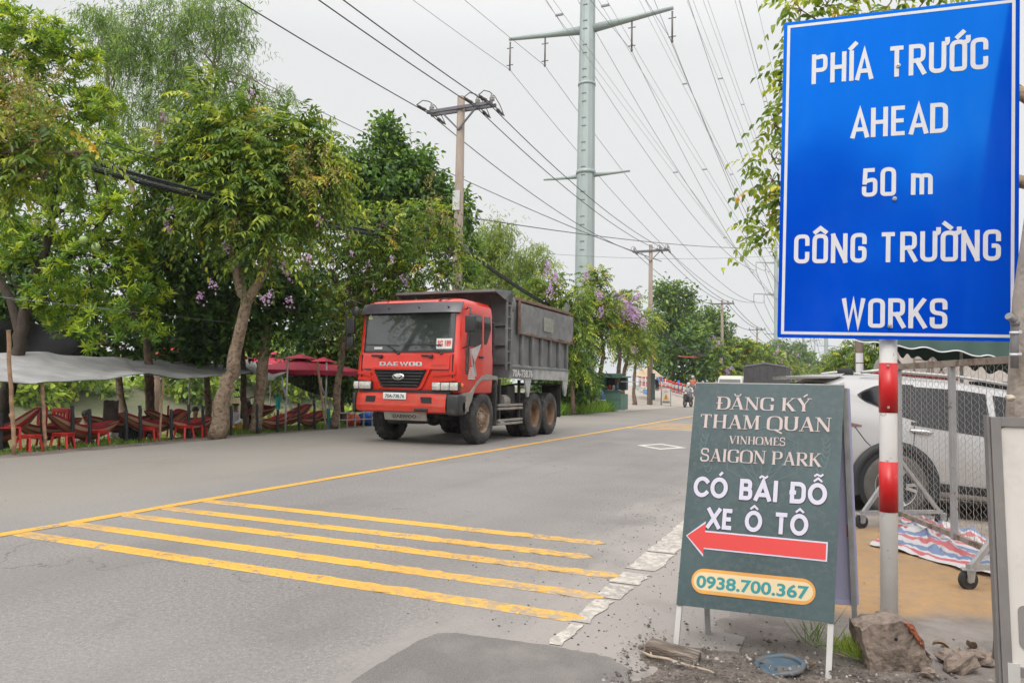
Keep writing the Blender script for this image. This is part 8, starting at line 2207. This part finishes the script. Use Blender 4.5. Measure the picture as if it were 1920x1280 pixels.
mb = MB(); mb.tube([atD(1902, 690, d - .05), atD(1902, 640, d - .05), atD(1903, 606, d - .05), atD(1901, 600, d - .055), atD(1891, 592, d - .07)], .0165, 12); mb.tube([atD(1903, 610, d - .05), atD(1903, 600, d - .051)], .019, 12); mb.build('tube', pm('grey_pvc', (.20, .195, .20), .5, var=.06), root, world=True)
for y in (623, 664):
    mb = MB(); mb.tube([atD(1902, y - 2, d - .05), atD(1902, y + 3, d - .05)], .0195, 12); mb.bar(atD(1902, y, d - .05), atD(1914, y - 1, d - .04), .012); mb.build('strap', M_SHEETW, root, world=True)
mb = MB(); mb.ball((0, 0, 0), (.02, .02, .016), 8, 6, .2); o = mb.build('knot', pm('tape_knot', (.42, .36, .28), .8)); o.parent = root; o.location = Vector(atD(1894, 746, d - .1)) - root.location
d = 2.2
M_WBRD = pm('dusty_white_panel', (.58, .545, .51), .55, var=.05, scale=8, stain=(.50, .455, .42), stain_at=(.55, .7), sscale=6)
M_GFR = pm('grey_board_frame', (.21, .195, .19), .5, .2, var=.12, scale=8, stain=(.25, .23, .21), stain_at=(.5, .7), sscale=9)
root = empty('notice_board', atD(1890, 1400, d), 0, 'white board in a grey frame at the bottom right corner', 'notice board')
TLb, BLb = atD(1855, 781, d), atD(1881, 1330, d - .06)
bx_ = unit(np.array([1, .12, -.006])); by_ = unit(TLb - BLb); bn_ = unit(np.cross(bx_, by_)); HB = np.linalg.norm(TLb - BLb); WB = .62
mb = MB()
for a, b, c, e_ in ((0, .026, 0, HB), (WB - .026, WB, 0, HB), (.0265, WB - .0265, HB - .026, HB), (.0265, WB - .0265, .10, .128)):
    mb.prism([(a, c), (b, c), (b, e_), (a, e_)], BLb, bx_, by_, bn_, -.02, .012)
mb.prism([(-.008, .0), (-.001, .0), (-.001, HB + .004), (-.008, HB + .004)], BLb, bx_, by_, bn_, -.03, .004); mb.build('frame', M_GFR, root, world=True)
mb = MB(); mb.prism(rr(.0262, .1285, WB - .0262, HB - .0262, .02), BLb, bx_, by_, bn_, -.01, .004); fp_ = mb.build('panel', M_WBRD, root, world=True)
mb = MB(); mb.prism(rr(.048, .18, .30, .305, .02), BLb, bx_, by_, bn_, .0041, .007); mb.build('hole_patch', pm('hole_patch_grey', (.22, .205, .20), .5), fp_, world=True)  # dark rounded hole in the panel, put in as a flat grey patch
for e_ in (.03, WB - .03):
    mb = MB(); a = BLb + bx_ * e_; mb.bar(a + by_ * .14, a - by_ * .20 - np.array([0, 0, .3]), .03, .03); mb.build('leg', M_FRAMEW, root, world=True)

# ------------------------------------------------------------------ rubble, stick, wooden block, plastic ring
M_BLOCK = pm('broken_concrete', (.24, .185, .15), .95, var=.3, scale=14, stain=(.12, .09, .072), stain_at=(.46, .62), sscale=9, bump=1.0, bscale=26)
M_BRICK = pm('brick_red_scar', (.30, .09, .045), .9, var=.3, scale=20)
def rough_prism(name, px, d, thick, mat, label, cat, jit=.006, seed=0):
    rg_ = np.random.default_rng(seed); bm = bmesh.new()
    P = [atD(x, y, d) for x, y in px]; back = -CF * -1 * thick
    n = len(P); c0 = np.mean(P, 0); vf = [bm.verts.new(p) for p in P]; vb = [bm.verts.new(c0 + (p - c0) * .93 + CF * thick) for p in P]
    bm.faces.new(vf); bm.faces.new(list(reversed(vb)))
    for k in range(n): bm.faces.new((vf[(k + 1) % n], vf[k], vb[k], vb[(k + 1) % n]))
    bmesh.ops.triangulate(bm, faces=bm.faces[:]); bmesh.ops.subdivide_edges(bm, edges=bm.edges[:], cuts=3, use_grid_fill=True); bmesh.ops.recalc_face_normals(bm, faces=bm.faces[:])
    for v in bm.verts: v.co += Vector(rg_.normal(size=3) * jit)
    me = bpy.data.meshes.new(name); off_ = Vector(c0)
    for v in bm.verts: v.co -= off_
    bm.to_mesh(me); bm.free(); me.materials.append(mat); o = bpy.data.objects.new(name, me); COL.objects.link(o); o.location = off_
    return tag(o, label, cat)
blk = rough_prism('concrete_block', [(1616, 1182), (1640, 1172), (1690, 1164), (1712, 1171), (1722, 1190), (1735, 1216), (1748, 1236), (1742, 1262), (1690, 1268), (1634, 1262)], 3.28, .16, M_BLOCK, 'broken concrete block leaning at the foot of the sign post', 'concrete block', .0045, 2)
o = rough_prism('brick_scar', [(1698, 1168), (1713, 1170), (1724, 1192), (1736, 1216), (1726, 1206), (1712, 1186)], 3.265, .02, M_BRICK, None, None, .002, 3); o.parent = blk; o.location = o.location - blk.location
mb = MB(); q = atD(1680, 1198, 3.262); mb.disc((0, 0, 0), -CF, .010, 5); o = mb.build('rebar_hole', INK); o.parent = blk; o.location = Vector(q) - blk.location
def stone(px, py, r, mat, label, seed, name='rubble_stone', cat='stone', flat=.6):
    p = gp(px, py); mb = MB(); mb.ball((0, 0, r * flat * .6), (r, r * .8, r * flat), 9, 7, .28, seed); o = mb.build(name, mat); o.location = Vector((p[0], p[1], .02)); o.rotation_euler = (.2, .1, seed); return tag(o, label, cat)
stone(1805, 1266, .085, M_BLOCK, 'rough brown stone right of the broken concrete block', 4)
stone(1775, 1246, .05, M_BLOCK, 'small brown stone touching the concrete block', 5)
stone(1838, 1248, .055, M_BLOCK, 'dark stone beside the white board frame', 6)
stone(1742, 1275, .035, M_BLOCK, 'little stone in the soil below the concrete block', 7)
M_DRY = pm('dry_leaf', (.24, .18, .125), .8, var=.3, scale=20)
for i, (px, py, s_, lb) in enumerate(((1770, 1228, .07, 'curled dry leaf on the rubble right of the concrete block'), (1820, 1224, .06, 'crumpled dry leaf next to the white board'), (1515, 1262, .055, 'crumpled dry leaf beside the blue plastic ring'), (1795, 1236, .05, 'twisted dry leaf between two brown stones'))):
    p = gp(px, py); mb = MB(); mb.sheet(lambda u, v: (s_ * (u - .5) * 1.6, s_ * (v - .5) * .8 * sin(pi * u) ** .6, .03 + s_ * (.5 * abs(v - .5) + .25 * sin(u * 5 + i))), 10, 6); o = mb.build('dry_leaf', M_DRY); o.location = Vector(p); o.rotation_euler = (.1 * i, .2, 1.3 * i); tag(o, lb, 'dry leaf')
mb = MB(); mb.box((-.125, -.055, .0), (.115, .05, .045), bev=.008, xf=lambda p: p + np.array([0, 0, .006 * sin(p[0] * 40)])); o = mb.build('wooden_block', pm('muddy_timber', (.13, .098, .075), .95, var=.35, scale=18, stain=(.30, .26, .23), stain_at=(.5, .62), sscale=8, bump=.8, stretch=(.4, 2, 2))); q = gp(1264, 1236); o.location = Vector((q[0], q[1], .012)); o.rotation_euler = (0, .04, -.06); tag(o, 'muddy timber block under the front left leg of the advertising board', 'timber block')
M_STK = pm('bare_branch', (.30, .235, .18), .8, var=.2, scale=20)
P_ = [gp(x, y) + np.array([0, 0, z]) for x, y, z in ((1200, 1232, .03), (1222, 1240, .025), (1250, 1249, .035), (1290, 1260, .03), (1330, 1270, .03), (1352, 1277, .02))]
mb = MB(); mb.tube(P_, [.0055, .007, .0065, .006, .005, .004], 7); mb.tube([gp(1222, 1240) + np.array([0, 0, .028]), gp(1215, 1226) + np.array([0, 0, .04])], [.005, .003], 6); tag(mb.build('stick', M_STK), 'bare forked stick lying in front of the timber block', 'stick')
mb = MB(); rg_ = [(.085, .0), (.102, .0), (.108, .010), (.102, .020), (.088, .020), (.084, .008)]; mb.lathe(rg_ + [rg_[0]], 34, xf=lambda p: p + np.array([.004 * sin(p[1] * 60), 0, .006 * sin(p[0] * 30)])); mb.lathe([(0, .008), (.05, .009), (.085, .006)], 24); o = mb.build('plastic_ring', pm('faded_blue_plastic', (.06, .095, .125), .6, var=.25, scale=12, stain=(.12, .10, .085), stain_at=(.5, .62), sscale=10)); q = gp(1463, 1263); o.location = Vector((q[0], q[1], .030)); o.rotation_euler = (.10, -.06, 0); tag(o, 'dusty blue plastic lid ring half buried in the soil', 'plastic lid')

# ------------------------------------------------------------------ awning, building, poles behind the car
M_GRNA = pm('dark_green_canvas', (.006, .032, .022), .7, var=.18, scale=3, bump=.2, bscale=4)
M_WALL = pm('pale_building_wall', (.42, .375, .34), .85, var=.06, scale=1.5, stain=(.34, .29, .26), stain_at=(.55, .75), sscale=.8)
M_BRN = pm('brown_steel_frame', (.15, .12, .105), .6, var=.2)
d1, d2 = 12.0, 16.5
Fp = [(1600, 636), (1640, 643), (1668, 650), (1690, 651), (1725, 652), (1760, 657), (1800, 660), (1840, 667), (1870, 670), (1920, 678), (2050, 700)]
root = empty('awning', atD(1760, 657, d1), 0, 'dark green canvas awning with pale piping behind the blue sign', 'awning')
tt = np.linspace(0, 1, len(Fp)); ev = lambda u, k: float(np.interp(u, tt, [p[k] for p in Fp]))
fr = lambda u: atD(ev(u, 0), ev(u, 1) + 2.5 * sin(u * 40), d1)
def topE(u): p = atD(ev(u, 0), 604 + 8 * u, d1 + .5); return p
def bkE(u):
    p = fr(u); q = p + np.array([.5, 4.2, 0]); q[2] = p[2] - .10 + .26 * max(0, .75 - u) + .05 * sin(u * 60) ; return q
mb = MB(); mb.sheet(lambda u, v: fr(u) * (1 - v) + topE(u) * v, 60, 6); mb.sheet(lambda u, v: fr(u) * (1 - v) + topE(u) * v + np.array([0, .02, 0]), 60, 2); mb.build('front_slope', M_GRNA, root, world=True)
mb = MB(); mb.sheet(lambda u, v: topE(u) * (1 - v) + (bkE(u) + np.array([0, 0, .5])) * v, 40, 3); mb.build('roof', M_GRNA, root, world=True)
mb = MB(); mb.sheet(lambda u, v: (bkE(u) + np.array([0, 0, .5])) * (1 - v) + bkE(u) * v, 80, 2); mb.build('rear_flap', M_GRNA, root, world=True)
mb = MB(); mb.tube([fr(k / 60) - np.array([0, .01, 0]) for k in range(61)], .012, 6); mb.build('piping', M_SHEETW, root, world=True)
for u in (.62, .98):
    p = bkE(u); mb = MB(); mb.bar(p + np.array([0, 0, .4]), (p[0], p[1], -.1), .06); mb.build('post', M_GALV, root, world=True)
# building
dB = 24.0; a = atD(1700, 735, dB); root = empty('shop_building', (a[0], a[1], 0), 0, 'pale shop building with a brown steel frame porch behind the car', 'building')
ax_ = unit(np.array([1, .0, 0])); ay_ = np.array([-ax_[1], ax_[0], 0])
def B3(x, z, d=0): return np.array([a[0], a[1], 0]) + ax_ * x + ez * z + ay_ * d
def wl(mb, x0, x1, z0, z1, d0, d1): 
    c = [B3(x0, z0, d0), B3(x1, z0, d0), B3(x1, z0, d1), B3(x0, z0, d1)]; mb.add(c + [p + ez * (z1 - z0) for p in c], [(3, 2, 1, 0), (4, 5, 6, 7), (0, 1, 5, 4), (1, 2, 6, 5), (2, 3, 7, 6), (3, 0, 4, 7)])
mb = MB(); wl(mb, -.2, 9, -.2, 4.2, 0, 6); mb.build('wall', M_WALL, root, world=True)
mb = MB(); wl(mb, -.4, 9.2, 4.21, 4.4, -.3, 6.2); mb.build('roof', M_BRN, root, world=True)
mb = MB(); wl(mb, 1.75, 3.1, 1.30, 1.62, -.02, .05); mb.build('window', M_GLC, root, world=True)
mb = MB()
for x in (.18, .58, .68, 1.18): mb.bar(B3(x, -.2, -.6), B3(x, 3.2, -.6), .07)
for z in (2.28, 1.75): mb.bar(B3(.18, z, -.6), B3(.58, z, -.6), .05)
mb.bar(B3(.70, 1.55, -.6), B3(1.16, 2.4, -.6), .05); mb.bar(B3(.70, 2.4, -.6), B3(1.16, 1.55, -.6), .05); mb.bar(B3(.70, 1.55, -.6), B3(1.16, .7, -.6), .05); mb.bar(B3(.70, .7, -.6), B3(1.16, 1.55, -.6), .05); mb.bar(B3(.1, 3.2, -.6), B3(3, 3.2, -.6), .08)
mb.build('porch_frame', M_BRN, root, world=True)
M_LBL = pm('blue_letter', (.03, .14, .45), .5); M_LYL = pm('yellow_letter_edge', (.55, .33, .03), .5)
mb = MB(); mc = MB()
for k, (w_, h_) in enumerate(((.10, .30), (.18, .30), (.10, .30), (.16, .30), (.12, .30), (.18, .30), (.14, .30), (.12, .30), (.15, .30), (.1, .3))):
    x = 1.36 + .215 * k
    wl(mb, x, x + w_, 2.20, 2.20 + h_, -.06, -.02); wl(mc, x - .035, x - .001, 2.20, 2.20 + h_, -.055, -.01); wl(mc, x + w_ * .3, x + w_ * .65, 2.17, 2.199, -.055, -.01)
mb.build('shop_letters', M_LBL, root, world=True); mc.build('letter_edges', M_LYL, root, world=True)
mb = MB(); mb.bar(atD(1640, 698, 13.5), atD(1795, 711, 13.5), .06, .05); o = mb.build('red_barrier_bar', pm('red_bar_paint', (.45, .02, .03), .5)); tag(o, 'long red bar showing just above the silver car roof', 'barrier bar')
# concrete pole with posters, round sign seen from behind
p = atD(1612, 735, 28); r = empty('concrete_pole', (p[0], p[1], 0), 0, 'concrete pole with white posters among the trees left of the green awning', 'pole')
mb = MB(); mb.tube([(0, 0, -.2), (0, 0, 9)], [.17, .13], 12); mb.build('shaft', M_CONC, r)
for z0, z1 in ((1.95, 2.30), (2.34, 2.70)):
    mb = MB(); mb.lathe([(.172, z0), (.172, z1)], 10, arc=(-2.4, -.7)); mb.build('poster', M_SHEETW, r)
p = atD(1665, 692, 14.5); r = empty('round_sign', (p[0], p[1], -.05), 0, 'grey back of a round traffic sign behind the red and white post', 'traffic sign')
mb = MB(); mb.lathe([(0, -.01), (.25, -.01), (.26, 0), (.25, .012), (0, .012)], 32, xf=lambda q: np.array([q[0], q[2] - .05, q[1] + p[2] + .05])); mb.build('disc', pm('sign_back_grey', (.42, .40, .37), .5, .2, var=.05), r)
mb = MB(); mb.tube([(0, 0, 0), (0, 0, p[2] + .3)], .035, 10); mb.build('post', M_GALV, r)
# ------------------------------------------------------------------ faint humid air over the whole scene
mb = MB(); mb.box((-890, -190, -3.2), (890, 4400, 72))
m = bpy.data.materials.new('humid_air'); m.use_nodes = True; t = m.node_tree; t.nodes.clear()
vo = t.nodes.new("ShaderNodeVolumePrincipled"); ou = t.nodes.new("ShaderNodeOutputMaterial")
vo.inputs["Color"].default_value = (.86, .90, .93, 1); vo.inputs["Density"].default_value = .00038
t.links.new(vo.outputs[0], ou.inputs["Volume"])
tag(mb.build('haze', m), kind='stuff')
